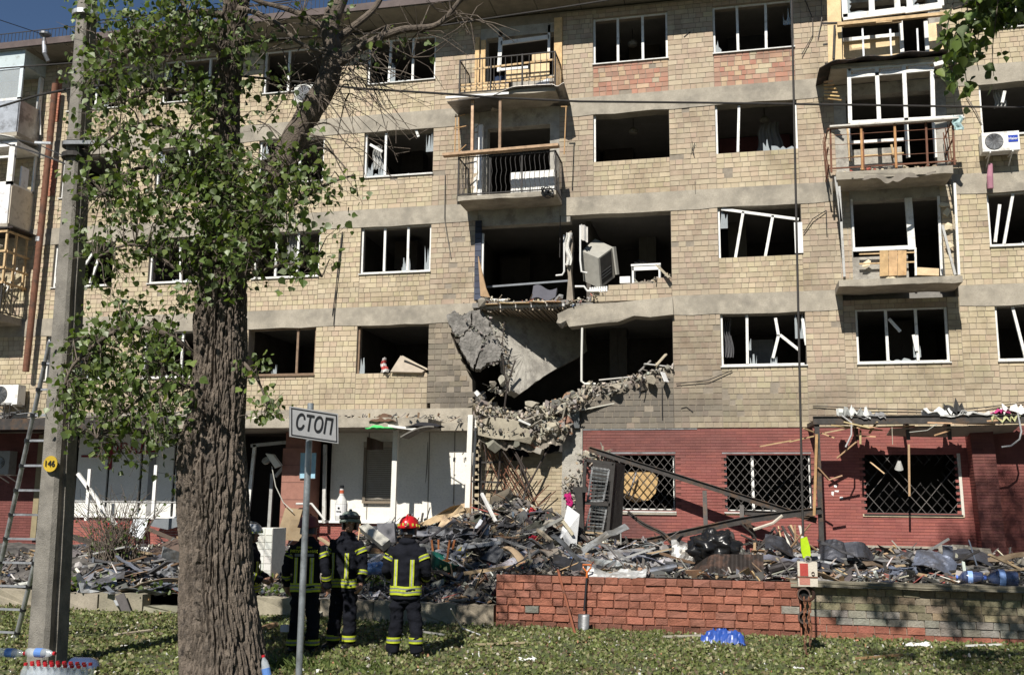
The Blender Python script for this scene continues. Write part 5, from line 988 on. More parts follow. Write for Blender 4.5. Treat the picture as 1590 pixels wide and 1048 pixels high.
# black cabinet with two outdoor units' grilles
cb = thing('metal_cabinet', 'scorched black metal cabinet with two slatted grey grilles leaning by the red wall', 'cabinet', tuple(fac(932, 850, 22.6)))
Yc = 22.0
def q4(a, b_, c, d, Y): return [fac(*a, Y), fac(*b_, Y), fac(*c, Y), fac(*d, Y)]
o4 = [(902, 856), (941, 856), (953, 720), (909, 714)]; t4 = Vector((.75, .9, 0))
fr = [fac(u, v, Yc) for u, v in o4]; bk = [p+Vector((.1, .5, 0)) for p in fr]
def edges(s, w__, pairs): [s.bar(a, b_, w__, w__) for a, b_ in pairs]
part('frame', mIron, cb, lambda s: edges(s, .07, [(fr[0], fr[3]), (fr[1], fr[2]), (fr[2], fr[3]), (fr[0].lerp(fr[3], .53), fr[1].lerp(fr[2], .53)), (fr[0], fr[1]), (fr[2], bk[2]), (fr[1], bk[1])]))
part('side_panel', mIron, cb, lambda s: s.slab([fr[1], bk[1]+Vector((.15, 0, 0)), bk[2]+Vector((.08, 0, 0)), fr[2]], .02)); part('back_panel', mIron, cb, lambda s: s.slab([bk[0], bk[1], bk[2], bk[3]], .02))
for g_ in ([(912, 779), (937, 777), (946, 729), (920, 725)], [(905, 837), (933, 835), (942, 789), (918, 785)]):
    Q = [fac(u, v, Yc+.06) for u, v in g_]
    gp = part('grille', mGalv, cb, lambda s: edges(s, .04, [(Q[0], Q[1]), (Q[1], Q[2]), (Q[2], Q[3]), (Q[3], Q[0])]), label='slatted grey fan grille')
    for k in range(9):
        a = Q[0].lerp(Q[3], (k+.5)/9); b_ = Q[1].lerp(Q[2], (k+.2+.25*(k % 2))/9); part('slat', mGalv, gp, lambda s: s.bar(a, b_, .02, .035, (.6, .62, .62)))
s = MB()
for k in range(12): a = fr[0].lerp(fr[3], k/12+.02); b_ = fr[1].lerp(fr[2], k/12+.02); s.bar(a+Vector((0, -.02, 0)), b_+Vector((0, -.02, 0)), .006)
for k in range(7): a = fr[0].lerp(fr[1], k/7+.05); b_ = fr[3].lerp(fr[2], k/7+.05); s.bar(a+Vector((0, -.02, 0)), b_+Vector((0, -.02, 0)), .006)
s.build('wire_mesh', mIron, cb)
bi = thing('iron_bracket', 'dark upright iron post with a short arm left of the black cabinet', 'iron post', tuple(fac(902, 830, 22.3)))
part('post', mIron, bi, lambda s: s.bar(fac(899, 760, 21.8), fac(903, 845, 21.8), .16, .14)); part('arm', mIron, bi, lambda s: s.bar(fac(890, 760, 21.8), fac(912, 760, 21.8), .12, .12))
# blackened door frame
s = MB(); edges(s, .06, [(fac(902, 830, 21), fac(928, 852, 21)), (fac(928, 852, 21), fac(893, 866, 20.8)), (fac(885, 800, 22), fac(905, 825, 21.5))]); tag(recenter(s.build('dark_frame_corner', mSteel)), 'black angled frame corner below the cabinet', 'frame')
# ---------------- single things in the rubble ----------------
def sheet(u, v, L, W, yaw, tilt, roll, c, label, cat, name, curl=0, wave=0, mt=None, group=None, thick=.012, lift=.05, nu=16, nv=8, xyz=None):
    p = xyz or onpile(u, v); from mathutils import Euler
    M = Euler((R(roll), R(tilt), R(yaw))).to_matrix(); s = MB(); sd_ = random.random()*50
    def f(a, b_):
        x = (a-.5)*L; y = (b_-.5)*W; z = 0
        if curl: th = (a-.5)*curl; r_ = L/curl; x = math.sin(th)*r_; z = (math.cos(th)-1)*r_
        z += wave*noise.noise(Vector((x*3, y*3, sd_)))*2+wave*1.3*abs(noise.noise(Vector((x*7, y*7, sd_))))
        return p+M@Vector((x, y, z))
    s.grid(f, nu, nv, c, thick=thick)
    zmin = min(q[2] for q in s.v); base = pile_h(p.x, p.y); sh = base-zmin-.06+lift-.05
    if xyz is None: s.v = [(a, b_, c_+sh) for a, b_, c_ in s.v]
    return tag(recenter(s.build(name, mt or mSheet, smooth=False)), label, cat, group)
GS = (1, 1, 1); DS = (.28, .29, .34); BS = (.7, .78, 1.0)
# right-hand strip behind the walls
tag(recenter((lambda s: (s.grid(lambda a, b_: tuple(fac(1052+134*a, 894+1*a-b_*(3+30*sm(0, .45, a))+.0, 17.35).lerp(fac(1052+134*a, 880, 17.35), 0)+Vector((0, .35*b_+.02*math.sin(a*62), 0))), 90, 8, (1, .9, .8), thick=.012), s.build('corrugated_sheet', mDarkSheet))[1])(MB())), 'dark brown corrugated sheet standing on edge along the brick wall', 'corrugated sheet')
s = MB(); c0 = fac(1108, 850, 18.2)
vs_, fs_ = [], []; N1, N2 = 60, 40
for i in range(N2+1):
    for j in range(N1):
        th = math.pi*i/N2; ph = 2*math.pi*j/N1; d = Vector((math.sin(th)*math.cos(ph), math.sin(th)*math.sin(ph), math.cos(th))); r_ = .92+.35*noise.noise(d*2.2)-.22*abs(noise.noise(d*5))-.13*abs(noise.noise(d*11))+.08; vs_.append(c0+Vector((d.x*.46*r_, d.y*.35*r_, d.z*.33*r_)))
for i in range(N2):
    for j in range(N1): fs_.append((i*N1+j, (i+1)*N1+j, (i+1)*N1+(j+1) % N1, i*N1+(j+1) % N1))
s.add(vs_, fs_); tag(recenter(s.build('rubbish_bag', mBlack, smooth=True)), 'shiny black rubbish bag behind the corrugated sheet', 'bag')
sheet(1072, 872, .75, .45, 15, 10, 50, (2.2, 2.2, 2.1), 'white crumpled sheet in front of the black rubbish bag', 'sheet', 'crumpled_sheet', wave=.12, nu=16, nv=10)
sheet(1142, 848, .5, .6, 60, 25, 55, (.5, .48, .45), 'dark dented tin sheet right of the black rubbish bag', 'sheet', 'dented_tin', curl=1.6, wave=.05)
sheet(1062, 855, .45, .35, 20, 20, 30, (.6, .58, .55), 'ribbed grey panel left of the black rubbish bag', 'panel', 'ribbed_panel', wave=.0)
s = MB(); s.tube([fac(1010, 888, 17.3), fac(1052, 880, 17.3)], .075, 14, (.5, .55, .65)); tag(recenter(s.build('grey_tube', mSheet)), 'fat grey tube lying on top of the red block wall', 'tube')
s = MB(); s.tube([fac(1192, 886, 17.6), fac(1225, 878, 17.7), fac(1245, 884, 17.6)], .09, 12, (.15, .13, .13)); tag(recenter(s.build('dark_tube', mSheet)), 'fat dark tube between corrugated sheet and red and white weight', 'tube')
sheet(955, 893, 1.0, .3, 2, 2, 25, (2.3, 2.3, 2.2), 'ragged white plastic sheet draped on top of the red block wall', 'plastic sheet', 'plastic_sheet', wave=.06, xyz=fac(957, 893, 16.78)+Vector((0, 0, .02)))
for u, v, L, W, yw, ti, ro, c, l_, cu in ((1215, 868, .8, .5, 20, 25, 40, DS, 'dark grey folded sheet beneath the tangle of sticks', 1.2), (1300, 880, 1.0, .6, -10, 10, 45, DS, 'curved black grey sheet right of the red and white weight', 2.0), (1345, 880, .9, .45, 30, 20, 55, DS, 'dark bent sheet with a folded blue edge in the right debris', 1.5), (1330, 893, 1.3, .16, 15, -6, 20, BS, 'long blue grey strip in front of the dark bent sheet', 0),
                                          (1425, 893, .5, .38, 10, 60, 20, (.5, .5, .5), 'upright dented grey panel in the right debris', .5), (1455, 895, .9, .5, -10, 20, 40, BS, 'blue grey flared sheet metal right of the dented panel', 1.3), (1473, 878, .55, .22, 80, 70, 10, BS, 'narrow upright twisted blue strip in the right debris', .9), (1500, 878, 1.3, .5, -5, 0, 30, DS, 'arched black sheet in front of the brick pier', 1.6),
                                          (1560, 885, 1.0, .2, 8, 0, 10, (2, 2.1, 2.3), 'long pale strip behind the blue water jug', 0), (1500, 866, 1.2, .35, 4, 3, 60, (.6, .55, .45), 'dark greenish board leaning by the pier base', .2), (1400, 880, .8, .12, 10, 5, 20, (2, 1.9, 1.8), 'white batten among the right debris', 0),
                                          (1290, 868, .5, .3, 30, 20, 30, (1.5, 2, 2.6), 'small light blue board near the canopy post', 0), (1320, 862, .45, .3, -30, -30, 40, (2.2, 1.9, 1.4), 'tan torn board near the canopy post', .4), (1240, 880, .6, .3, 40, -10, 30, (1.2, 1.3, 1.6), 'small dented grey sheet near the hoist weight', .8)):
    sheet(u, v, L*.8, W*.78, yw, ti, ro, c, l_, 'sheet', 'bent_sheet', curl=cu*1.1, wave=.03, nu=18, nv=10)
def jug(u, v, Y, s_, rz, label, c=(1, 1, 1)):
    p = fac(u, v, Y); t = thing('water_jug', label, 'water jug', tuple(p)); M = Matrix.Rotation(R(rz), 3, 'Z')@Matrix.Rotation(R(88), 3, 'Y')
    pr_ = [(0, -.2), (.13, -.2), (.135, -.17), (.128, -.13), (.135, -.09), (.128, -.05), (.135, 0), (.135, .1), (.12, .15), (.05, .2), (.03, .22), (.03, .26), (0, .26)]
    part('body', mBlueP, t, lambda s: s.lathe(p, [(a*s_, b_*s_) for a, b_ in pr_], 22, M, c), smooth=True) if False else None
    s = MB(); s.lathe(p, [(a*s_, b_*s_) for a, b_ in pr_], 22, M, c); s.build('body', mBlueP, t, smooth=True)
    s = MB(); s.lathe(p, [(.0375*s_, .24*s_), (.0375*s_, .275*s_), (0, .275*s_)], 12, M, (.1, .2, .7)); s.build('cap', mAnyS, t)
    s = MB(); s.lathe(p, [(.1375*s_, -.02*s_), (.1375*s_, .07*s_)], 22, M, (.25, .4, .75)); s.build('label_band', mAnyS, t)
jug(1557, 898, 16.95, 1.0, 180, 'large blue water jug lying on the wall at the far right')
jug(1508, 897, 17.2, .8, 175, 'dull blue water jug left of the larger one', (.6, .6, .7))
for u, v in ((876, 876),):
    s = MB(); p = onpile(u, v); s.lathe(p+Vector((0, 0, .06)), [(.085*math.sin(t), -.085*math.cos(t)) for t in np.linspace(0, math.pi, 12)], 16, col=(.16, .2, .5)); tag(recenter(s.build('ball', mAnyS, smooth=True)), 'small blue ball near the left end of the block wall', 'ball')
# main heap
def pl(u, v, Y): return fac(u, v, Y)
def autoY(pts, Y):
    u = sum(p[0] for p in pts)/len(pts); v = max(p[1] for p in pts); return onpile(u, v-3).y-.12 if 16.9 < Y < 24.5 and v > 790 else Y
def quad(pts, Y, th, c, label, cat, name, mt=None, group=None):
    Y = autoY(pts, Y)
    s = MB(); s.slab([fac(p[0], p[1], Y+(p[2] if len(p) > 2 else 0)) for p in pts], th, c); return tag(recenter(s.build(name, mt or mAny)), label, cat, group)
def clothy(pts, Y, c, label, cat, name, amp=.12, n=18, mt=None):
    Y = autoY(pts, Y)
    A_, B_, C_, D_ = [fac(p[0], p[1], Y+(p[2] if len(p) > 2 else 0)) for p in pts]; sd_ = random.random()*40; s = MB()
    def f(a, b_):
        q = A_.lerp(B_, a).lerp(D_.lerp(C_, a), b_); k = Vector((a*4.5, b_*4.5, sd_)); w__ = Vector((noise.noise(k), noise.noise(k+Vector((9, 0, 0)))*1.6, noise.noise(k+Vector((0, 9, 0)))))
        return q+w__*amp*(.6+.4*noise.noise(k*2))
    s.grid(f, n, n, c, thick=.01); return tag(recenter(s.build(name, mt or mCloth, smooth=False)), label, cat)
quad([(868, 840, 0), (893, 858, .2), (899, 800, .5), (880, 786, .6)], 21.6, .05, (.62, .63, .64), 'stained white board standing in the heap left of the black cabinet', 'board', 'white_board', mAny)
quad([(856, 845, 0), (870, 862, -.2), (884, 852, .2), (872, 828, .2)], 21.2, .04, (.16, .17, .2), 'grey blue board at the foot of the stained white board', 'board', 'grey_board')
clothy([(876, 766), (887, 764), (890, 786), (880, 786)], 22.4, (.42, .012, .14), 'magenta cloth draped on the iron post arm', 'cloth', 'magenta_cloth', .06, 8)
clothy([(812, 806), (824, 788), (832, 790), (822, 806)], 22.2, (.42, .03, .04), 'red cloth on the crest of the rubble heap', 'cloth', 'red_cloth', .08, 10)
clothy([(808, 806), (816, 790), (820, 790), (813, 806)], 22.3, (.75, .74, .74), 'white cloth strip beside the red cloth', 'cloth', 'white_cloth', .05, 8)
clothy([(822, 832), (834, 832), (834, 845), (822, 845)], 21.3, (.35, .01, .03), 'crimson cloth half way down the rubble heap', 'cloth', 'crimson_cloth', .07, 8)
clothy([(842, 806), (856, 806), (856, 815), (842, 815)], 21.8, (.03, .06, .4), 'vivid blue plastic bag on the rubble heap', 'bag', 'blue_bag', .06, 8)
clothy([(672, 842), (700, 825), (716, 830), (700, 848)], 21.2, (.24, .24, .26), 'crumpled grey fabric right of the red helmet', 'fabric', 'grey_fabric', .16, 20)
clothy([(866, 870), (892, 862), (902, 876), (870, 880)], 19.0, (.10, .14, .26), 'faded blue denim cloth beside the blue ball', 'cloth', 'blue_denim', .1, 14)
quad([(735, 824, 0), (757, 832, -.2), (762, 817, 0), (746, 806, .2)], 21.5, .02, (.6, .63, .68), 'white tiled panel piece in the middle of the heap', 'board', 'broken_tile_board')
quad([(748, 870, 0), (772, 877, -.3), (784, 857, -.1), (771, 846, .3)], 19.6, .06, (.085, .09, .1), 'dark grey cabinet side lying in the middle of the heap', 'chipboard', 'chipboard_piece')
s = MB(); s.grid(lambda a, b_: tuple(fac(780+26*a, 850+26*a*a+3*b_, 19.5-.5*a)+Vector((.18*b_, .12*b_, .2*b_-.2*b_*b_))), 14, 5, (.34, .25, .16), thick=.03); tag(recenter(s.build('curved_plywood', mAny)), 'curved brown plywood strip right of the dark cabinet side', 'plywood')
quad([(787, 876), (806, 882), (802, 862), (794, 860)], 19.3, .03, (.42, .33, .22), 'tan cardboard flap beside the curved plywood strip', 'cardboard', 'cardboard_flap')
s = MB(); s.grid(lambda a, b_: tuple(fac(836+36*a, 852+26*a+6*b_, 19.3)+Vector((.1*b_, .3*b_, .25*math.sin(a*2.4)*b_))), 16, 6, (.22, .19, .16), thick=.02); tag(recenter(s.build('warped_board', mAny)), 'warped grey brown board left of the blue ball', 'board')
quad([(842, 845, .4), (858, 838, .4), (866, 862, 0), (854, 868, 0)], 20, .02, (.018, .018, .02), 'black rubber sheet hanging over the heap below the white board', 'rubber sheet', 'black_sheet')
for a, b_, Y0, Y1, w_, c, l_ in (((660, 858), (777, 842), 19.8, 20.6, .1, (.30, .32, .35), 'long grey aluminium door rail crossing the left of the heap'), ((712, 866), (724, 845), 19.8, 20.3, .08, (.28, .3, .33), 'short grey aluminium rail under the long door rail'), ((835, 824), (873, 804), 20.8, 20.9, .1, (.30, .30, .28), 'square grey tube pointing up right on the heap'), ((835, 822), (856, 840), 20.8, 20.5, .08, (.32, .27, .2), 'brown bar forming a corner with the square grey tube'), ((748, 766), (770, 810), 22.6, 22.2, .06, (.7, .7, .68), 'slanting white bar near the top of the heap'), ((560, 862), (606, 862), 18.6, 18.8, .09, (.35, .35, .33), 'grey bar lying left of the red helmet'), ((572, 874), (590, 862), 18.4, 18.7, .1, (.4, .42, .45), 'short grey flat bar left of the red helmet'),
                                  ((720, 890), (820, 876), 18.2, 18.6, .05, (.45, .33, .2), 'long thin wooden stick at the left end of the block wall'), ((690, 850), (665, 844), 20, 20, .04, (.2, .2, .2), 'thin dark rod beside the grey fabric'), ((872, 806), (890, 830), 20.9, 20.9, .06, (.5, .45, .33), 'pale broken slat right of the square grey tube'), ((795, 880), (820, 874), 18.7, 18.9, .07, (.35, .14, .06), 'reddish brown bar at the foot of the heap'), ((430, 1000), (520, 935), 15.2, 17.3, .1, (.36, .34, .28), 'long plank leaning on the kerb between the firefighters'), ((372, 985), (430, 968), 14.6, 15.0, .12, (.35, .22, .12), 'flat brown board on the lawn right of the tree')):
    stick(a, b_, Y0, Y1, w_, .06, c, l_, 'bar' if 'bar' in l_ or 'rail' in l_ or 'rod' in l_ or 'tube' in l_ else 'stick', name='loose_bar')
for i, (q, c, l_) in enumerate((([(652, 812), (676, 800), (700, 786), (716, 783), (722, 792), (690, 806), (660, 818)], (.5, .37, .22), 'splayed brown cardboard strip at the upper left of the heap'), ([(676, 826), (692, 834), (704, 812), (690, 800)], (.60, .44, .28), 'flat tan cardboard sheet below the cardboard strip'), ([(668, 818), (690, 806), (698, 800), (680, 800)], (.34, .2, .1), 'dark brown cardboard fold beside the tan sheet'), ([(716, 800), (732, 800), (729, 780), (716, 782)], (.55, .40, .25), 'upright carton flap left of the iron strut'), ([(690, 812), (725, 795), (722, 788), (700, 796)], (.55, .43, .28), 'narrow split carton across the upper heap'), ([(628, 825), (648, 822), (646, 812), (630, 816)], (.28, .2, .13), 'small brown carton right behind the red helmet'))):
    quad([(u, v, .15*((k % 2)-.5)) for k, (u, v) in enumerate(q)], 22.3-.1*i, .03, c, l_, 'cardboard', 'cardboard_sheet')
# dark charred plates around the middle
k = 0
DK = 'charred plates in the middle of the rubble heap'
for _ in range(26):
    u = random.uniform(715, 880); v = random.uniform(800, 872); sheet(u, v, random.uniform(.25, .7), random.uniform(.15, .4), random.uniform(0, 180), random.uniform(-50, 50), random.uniform(-50, 50), jitcol((.06, .055, .05), .4), random.choice(('flat', 'tilted', 'crooked'))+' charred plate jammed '+('left of the middle of the heap' if u < 765 else 'in the middle of the heap' if u < 825 else 'right of the middle of the heap')+(', high up' if v < 836 else ', low down'), 'plate', 'charred_plate', curl=random.choice((0, .6, 1.2)), wave=.04, mt=mAny, group=DK, nu=8, nv=4)
for zone_, (u0, u1, v0, v1), n, gl in (('left', (565, 700, 850, 915), 20, 'grey metal strips behind the red helmeted firefighter'), ('bed', (118, 285, 865, 925), 34, 'grey metal strips in the bed left of the tree'), ('right', (1180, 1590, 868, 905), 34, 'bent strips lying behind the old garden wall'), ('mid', (905, 1060, 852, 890), 32, 'strips and plates below the black cabinet'), ('heap', (650, 905, 825, 890), 54, 'strips and plates on the front of the rubble heap')):
    for _ in range(n):
        cn_, c = random.choice([('grey', (1, 1, 1)), ('dark grey', (.5, .52, .56)), ('pale', (2.2, 2.2, 2.25)), ('bluish', (1.0, 1.08, 1.3)), ('blackened', (.25, .25, .27)), ('light grey', (1.5, 1.5, 1.5)), ('brownish', (1.0, .75, .5))]); L_ = random.uniform(.4, 1.3); W__ = random.uniform(.06, .26); sz = 'long' if L_ > .95 else 'short' if L_ < .6 else 'mid length'; sz += ' narrow' if W__ < .14 else ' broad'; cu_ = random.choice((0, 0, .5, -.5)); sz += ' bowed' if cu_ else ' straight'
        lab = sz+' '+cn_+' metal strip '+{'left': 'in the debris behind the red helmeted firefighter', 'bed': 'in the planted bed left of the tree', 'right': 'lying behind the old garden wall', 'mid': 'in the ash below the black cabinet', 'heap': 'on the front of the rubble heap'}[zone_]
        sheet(random.uniform(u0, u1), random.uniform(v0, v1), L_, W__, random.gauss(10, 30), random.gauss(0, 14), random.gauss(15, 28), jitcol(c, .1), lab, 'metal strip', 'metal_strip', curl=cu_, wave=.03, group=gl, nu=8, nv=3)
# long members, cloth and masonry lumps mixed into the heap
for n_, (u0, u1, v0, v1), w0 in ((22, (640, 900, 800, 880), 'on the main rubble heap'), (12, (905, 1200, 850, 885), 'in the debris before the red wall'), (12, (1200, 1585, 862, 900), 'behind the old garden wall'), (12, (120, 285, 860, 915), 'in the bed left of the tree'), (8, (430, 600, 850, 905), 'in the debris behind the firefighters')):
    for _ in range(n_):
        p = onpile(random.uniform(u0, u1), random.uniform(v0, v1)); L = random.uniform(.8, 2.1); a = random.gauss(0, .5)+random.choice((0, 0, 3.1)); e = random.gauss(.12, .2); d = Vector((math.cos(a)*math.cos(e), math.sin(a)*math.cos(e)*.7, math.sin(e))); cn_, c = random.choice((('brown', (.16, .10, .06)), ('pale wooden', (.42, .32, .2)), ('charred', (.035, .032, .03)), ('grey', (.2, .2, .2)), ('light grey', (.38, .38, .37)), ('dark grey', (.09, .09, .095))))
        s = MB(); W__ = random.uniform(.04, .13); s.bar(p-d*L*.4+Vector((0, 0, .06)), p+d*L*.6+Vector((0, 0, .1)), W__, .035, c); tag(recenter(s.build('plank', mAny)), ('long ' if L > 1.4 else 'mid length ')+('broad ' if W__ > .085 else 'thin ')+cn_+' plank '+('rising ' if abs(e) > .2 else 'lying ')+w0, 'plank', 'planks '+w0)
for k, (u, v, c, l_) in enumerate(((700, 868, (.10, .11, .14), 'dark blue grey cloth heap right of the teal basin'), (740, 850, (.2, .2, .2), 'grey crumpled cloth in the middle left of the heap'), (790, 825, (.05, .05, .055), 'black cloth near the top of the heap'), (835, 865, (.14, .11, .09), 'brown cloth at the foot of the heap'), (860, 820, (.28, .26, .22), 'beige cloth left of the stained white board'), (620, 880, (.12, .13, .12), 'dark cloth behind the red helmeted firefighter'), (985, 872, (.2, .21, .24), 'blue grey cloth below the black cabinet'), (1270, 885, (.06, .06, .07), 'black cloth right of the red and white weight'), (1400, 893, (.13, .15, .2), 'slate blue cloth in the right debris'), (160, 900, (.3, .3, .3), 'grey film in the planted bed near the pole'), (250, 890, (.24, .25, .27), 'crumpled grey film in the bed beside the trunk'))):
    clothy([(u-20, v+6), (u+20, v+8), (u+24, v-12), (u-16, v-13)], 20, c, l_, 'cloth', 'cloth_heap', .13, 16)
for k in range(40):
    u = random.uniform(640, 900) if k < 26 else random.uniform(905, 1250); p = onpile(u, random.uniform(800, 885) if k < 26 else random.uniform(850, 885)); s = MB(); d = random.uniform(.12, .34); br = random.random() < .4
    M = rotm(); c = jitcol((.34, .28, .2) if br else (.22, .21, .195), .2)
    if br: s.obox(p+Vector((0, 0, .05)), (.25, .12, .09), M, c, .04)
    else: chunk(s, p+Vector((0, 0, .05)), (d*1.3, d, d*.8), M, c)
    tag(recenter(s.build('loose_brick' if br else 'rubble_lump', mConc if False else mAny)), ('yellowish loose brick ' if br else 'grey masonry lump ')+('on the rubble heap left of centre' if u < 765 else 'on the rubble heap right of centre' if u < 905 else 'in the debris before the red wall'), 'brick' if br else 'rubble lump', 'bricks and lumps in the rubble')
# pieces named in the photograph's left half
quad([(560, 826, .1), (596, 856, -.2), (608, 846, -.1), (573, 820, .2)], 19.6, .18, (.46, .45, .40), 'cream slatted air conditioner casing left of the red helmet', 'casing', 'cream_casing')
for k in range(5): pass
quad([(566, 817, 0), (602, 817, 0), (604, 838, 0), (568, 838, 0)], 20.6, .3, (.11, .115, .13), 'dark grey steel box behind the cream casing', 'box', 'steel_box')
quad([(585, 812, 0), (612, 812, 0), (614, 843, 0), (590, 840, 0)], 20.4, .1, (.2, .2, .22), 'grey flat box right of the dark steel box', 'box', 'grey_box')
clothy([(577, 828), (606, 805), (610, 812), (585, 836)], 20.2, (.55, .56, .56), 'white crumpled plastic wrap above the cream casing', 'wrap', 'plastic_wrap', .12, 14)
s = MB(); c0 = fac(580, 882, 17.9); s.lathe(c0, [(0, -.3), (.12, -.3), (.13, -.2), (.12, 0), (.13, .15), (.06, .28), (.05, .3), (0, .3)], 16, Matrix.Rotation(R(85), 3, 'Y'), (1.1, 1.5, 1.6)); tag(recenter(s.build('blue_jug', mBlueP, smooth=True)), 'blue plastic jug lying behind the middle firefighters', 'water jug')
s = MB(); c0 = onpile(680, 890)+Vector((0, 0, .0)); s.lathe(c0+Vector((0, .1, .05)), [(.0, 0), (.2, 0), (.3, .25), (.32, .26), (.32, .27), (.29, .26), (.19, .02), (0, .02)], 22, Matrix.Rotation(R(25), 3, 'Y'), (.015, .14, .11)); tag(recenter(s.build('teal_basin', mAnyS, smooth=True)), 'teal plastic basin right of the red helmeted firefighter', 'basin')
s = MB(); c0 = onpile(700, 880); s.lathe(c0+Vector((0, .2, .1)), [(0, 0), (.13, .0), (.17, .28), (.18, .28), (.15, .26), (0, .05)], 18, Matrix.Rotation(R(60), 3, 'Y'), (.62, .5, .02)); tag(recenter(s.build('yellow_bucket', mAnyS, smooth=True)), 'yellow bucket among the upturned stool legs', 'bucket')
stl = thing('stool', 'upturned orange brown wooden stool on the rubble heap', 'stool', tuple(onpile(685, 880)))
c0 = onpile(686, 878)+Vector((0, 0, .1)); part('seat', mAny, stl, lambda s: s.lathe(c0, [(0, 0), (.2, 0), (.2, .03), (0, .03)], 18, Matrix.Rotation(.15, 3, 'X'), (.32, .12, .04)))
for dx, dy, tx in ((-.14, -.1, -.06), (.14, -.1, .05), (-.1, .12, -.02), (.15, .12, .08)): part('leg', mAny, stl, lambda s: s.bar(c0+Vector((dx, dy, .03)), c0+Vector((dx+tx, dy, .42)), .04, .04, (.3, .11, .04)))
# plants and branches fallen among the rubble, left
quad([(200, 830, 0), (222, 838, -.1), (234, 795, .3), (214, 785, .4)], 22.5, .02, (.66, .7, .74), 'pale bluish white panel leaning in the left bed', 'board', 'pale_board')
quad([(206, 872, 0), (286, 858, 0), (286, 838, .6), (258, 842, .6)], 20.3, .03, (.13, .09, .07), 'brown corrugated roof piece left of the tree trunk', 'roof sheet', 'brown_sheet')
quad([(204, 862, 0), (225, 862, 0), (232, 850, .2), (216, 850, .2)], 20.0, .02, (.7, .7, .68), 'small white corrugated piece left of the brown sheet', 'roof sheet', 'white_corrugated')
quad([(235, 816, 0), (262, 822, 0), (285, 815, 0), (285, 803, 0), (240, 806, 0)], 23.2, .06, (.2, .22, .24), 'crumpled grey plastic on the left shop sill', 'plastic sheet', 'grey_plastic')
stick((228, 820), (288, 845), 22.0, 21.5, .14, .05, (.12, .09, .07), 'dark roof batten slanting down to the tree trunk', 'batten', name='batten')
stick((186, 940), (168, 905), 16.62, 17.2, .12, .02, (.42, .44, .46), 'shiny narrow strip poking over the kerb wall', 'strip', name='shiny_strip')
quad([(178, 925), (192, 920), (208, 962), (196, 965)], 16.6, .02, (.12, .11, .11), 'dark flat strip leaning on the front of the kerb wall', 'strip', 'dark_strip')
stick((195, 938), (232, 930), 16.9, 16.9, .05, .03, (.42, .26, .12), 'short orange brown stick on the kerb wall', 'stick', name='orange_stick')
stick((100, 830), (180, 852), 20.5, 20.3, .16, .1, (.06, .05, .04), 'thick dark fallen branch in the left bed', 'branch', name='fallen_branch')
clothy([(165, 812), (190, 808), (192, 814), (166, 816)], 23.6, (.4, .02, .03), 'red cloth on the left shop sill', 'cloth', 'red_cloth', .04, 6)
# lawn things
sv = thing('shovel', 'spade with an orange D handle leaning on the red block wall', 'shovel', tuple(fac(906, 983, 16.3)))
hb, ht = fac(907, 948, 16.48), fac(911, 897, 16.6)
part('shaft', mBlack, sv, lambda s: s.tube([hb, ht], .017, 10, (1.5, 1.5, 1.6))); h2 = fac(911.5, 888, 16.62); part('neck', mAnyS, sv, lambda s: s.tube([ht, h2], .018, 8, (.55, .15, .03)))
part('handle', mAnyS, sv, lambda s: s.tube([h2, h2+Vector((-.065, 0, .07)), h2+Vector((-.07, 0, .12)), h2+Vector((.07, 0, .12)), h2+Vector((.065, 0, .07)), h2], .014, 8, (.55, .15, .03)))
c0 = fac(906, 968, 16.38)
part('blade', mGalv, sv, lambda s: s.grid(lambda a, b_: (c0.x+(a-.5)*.19*(1-.8*max(0, (.45-b_)/.45)**1.6), c0.y-.03*(1-(2*a-1)**2)+.1*(b_-.5), c0.z-.19+.34*b_+(.03*(2*a-1)**2 if b_ < .3 else 0)), 12, 10, (.6, .6, .6), thick=.006), smooth=True)
s = MB(); s.bar(fac(866, 884, 16.6), fac(897, 1000, 15.75), .035, .02, (1.3, 1, .9)); tag(recenter(s.build('rusty_rod', mRust)), 'rusty flat rod leaning on the red block wall left of the spade', 'rod')
s = MB(); c0 = gnd(1122, 999, .0); s.grid(lambda a, b_: (c0.x+(a-.5)*.68, c0.y+(b_-.5)*.42, .02+.23*(max(0, math.sin(math.pi*a))**.35)*(max(0, math.sin(math.pi*b_))**.45)*(1.05-1.1*abs(noise.noise(Vector((a*3.3, b_*2.2, 4))))-.9*abs(noise.noise(Vector((a*8+b_*3, b_*5, 8)))))), 26, 16, (.03, .085, .36)); tag(recenter(s.build('blue_tarp', mAnyS)), 'crumpled blue tarpaulin bag on the lawn before the block wall', 'tarpaulin')
for u, v, s_, l_ in ((818, 1026, .12, 'crumpled white paper on the lawn in front of the block wall'), (1424, 1003, .2, 'white scrap heap at the foot of the old garden wall'), (1365, 1020, .07, 'small white crumb on the brown stick at the right'), (190, 1003, .06, 'small white paper left of the tree trunk'), (1240, 1038, .07, 'white paper left of the crane chain end')):
    p = gnd(u, v, .02); s = MB(); s.grid(lambda a, b_: (p.x+(a-.5)*s_*2, p.y+(b_-.5)*s_*1.4, .03+.05*abs(noise.noise(Vector((a*4, b_*4, u))))*s_/.1), 7, 6, (.75, .75, .73), thick=.006); tag(recenter(s.build('paper_scrap', mAny)), l_, 'paper')
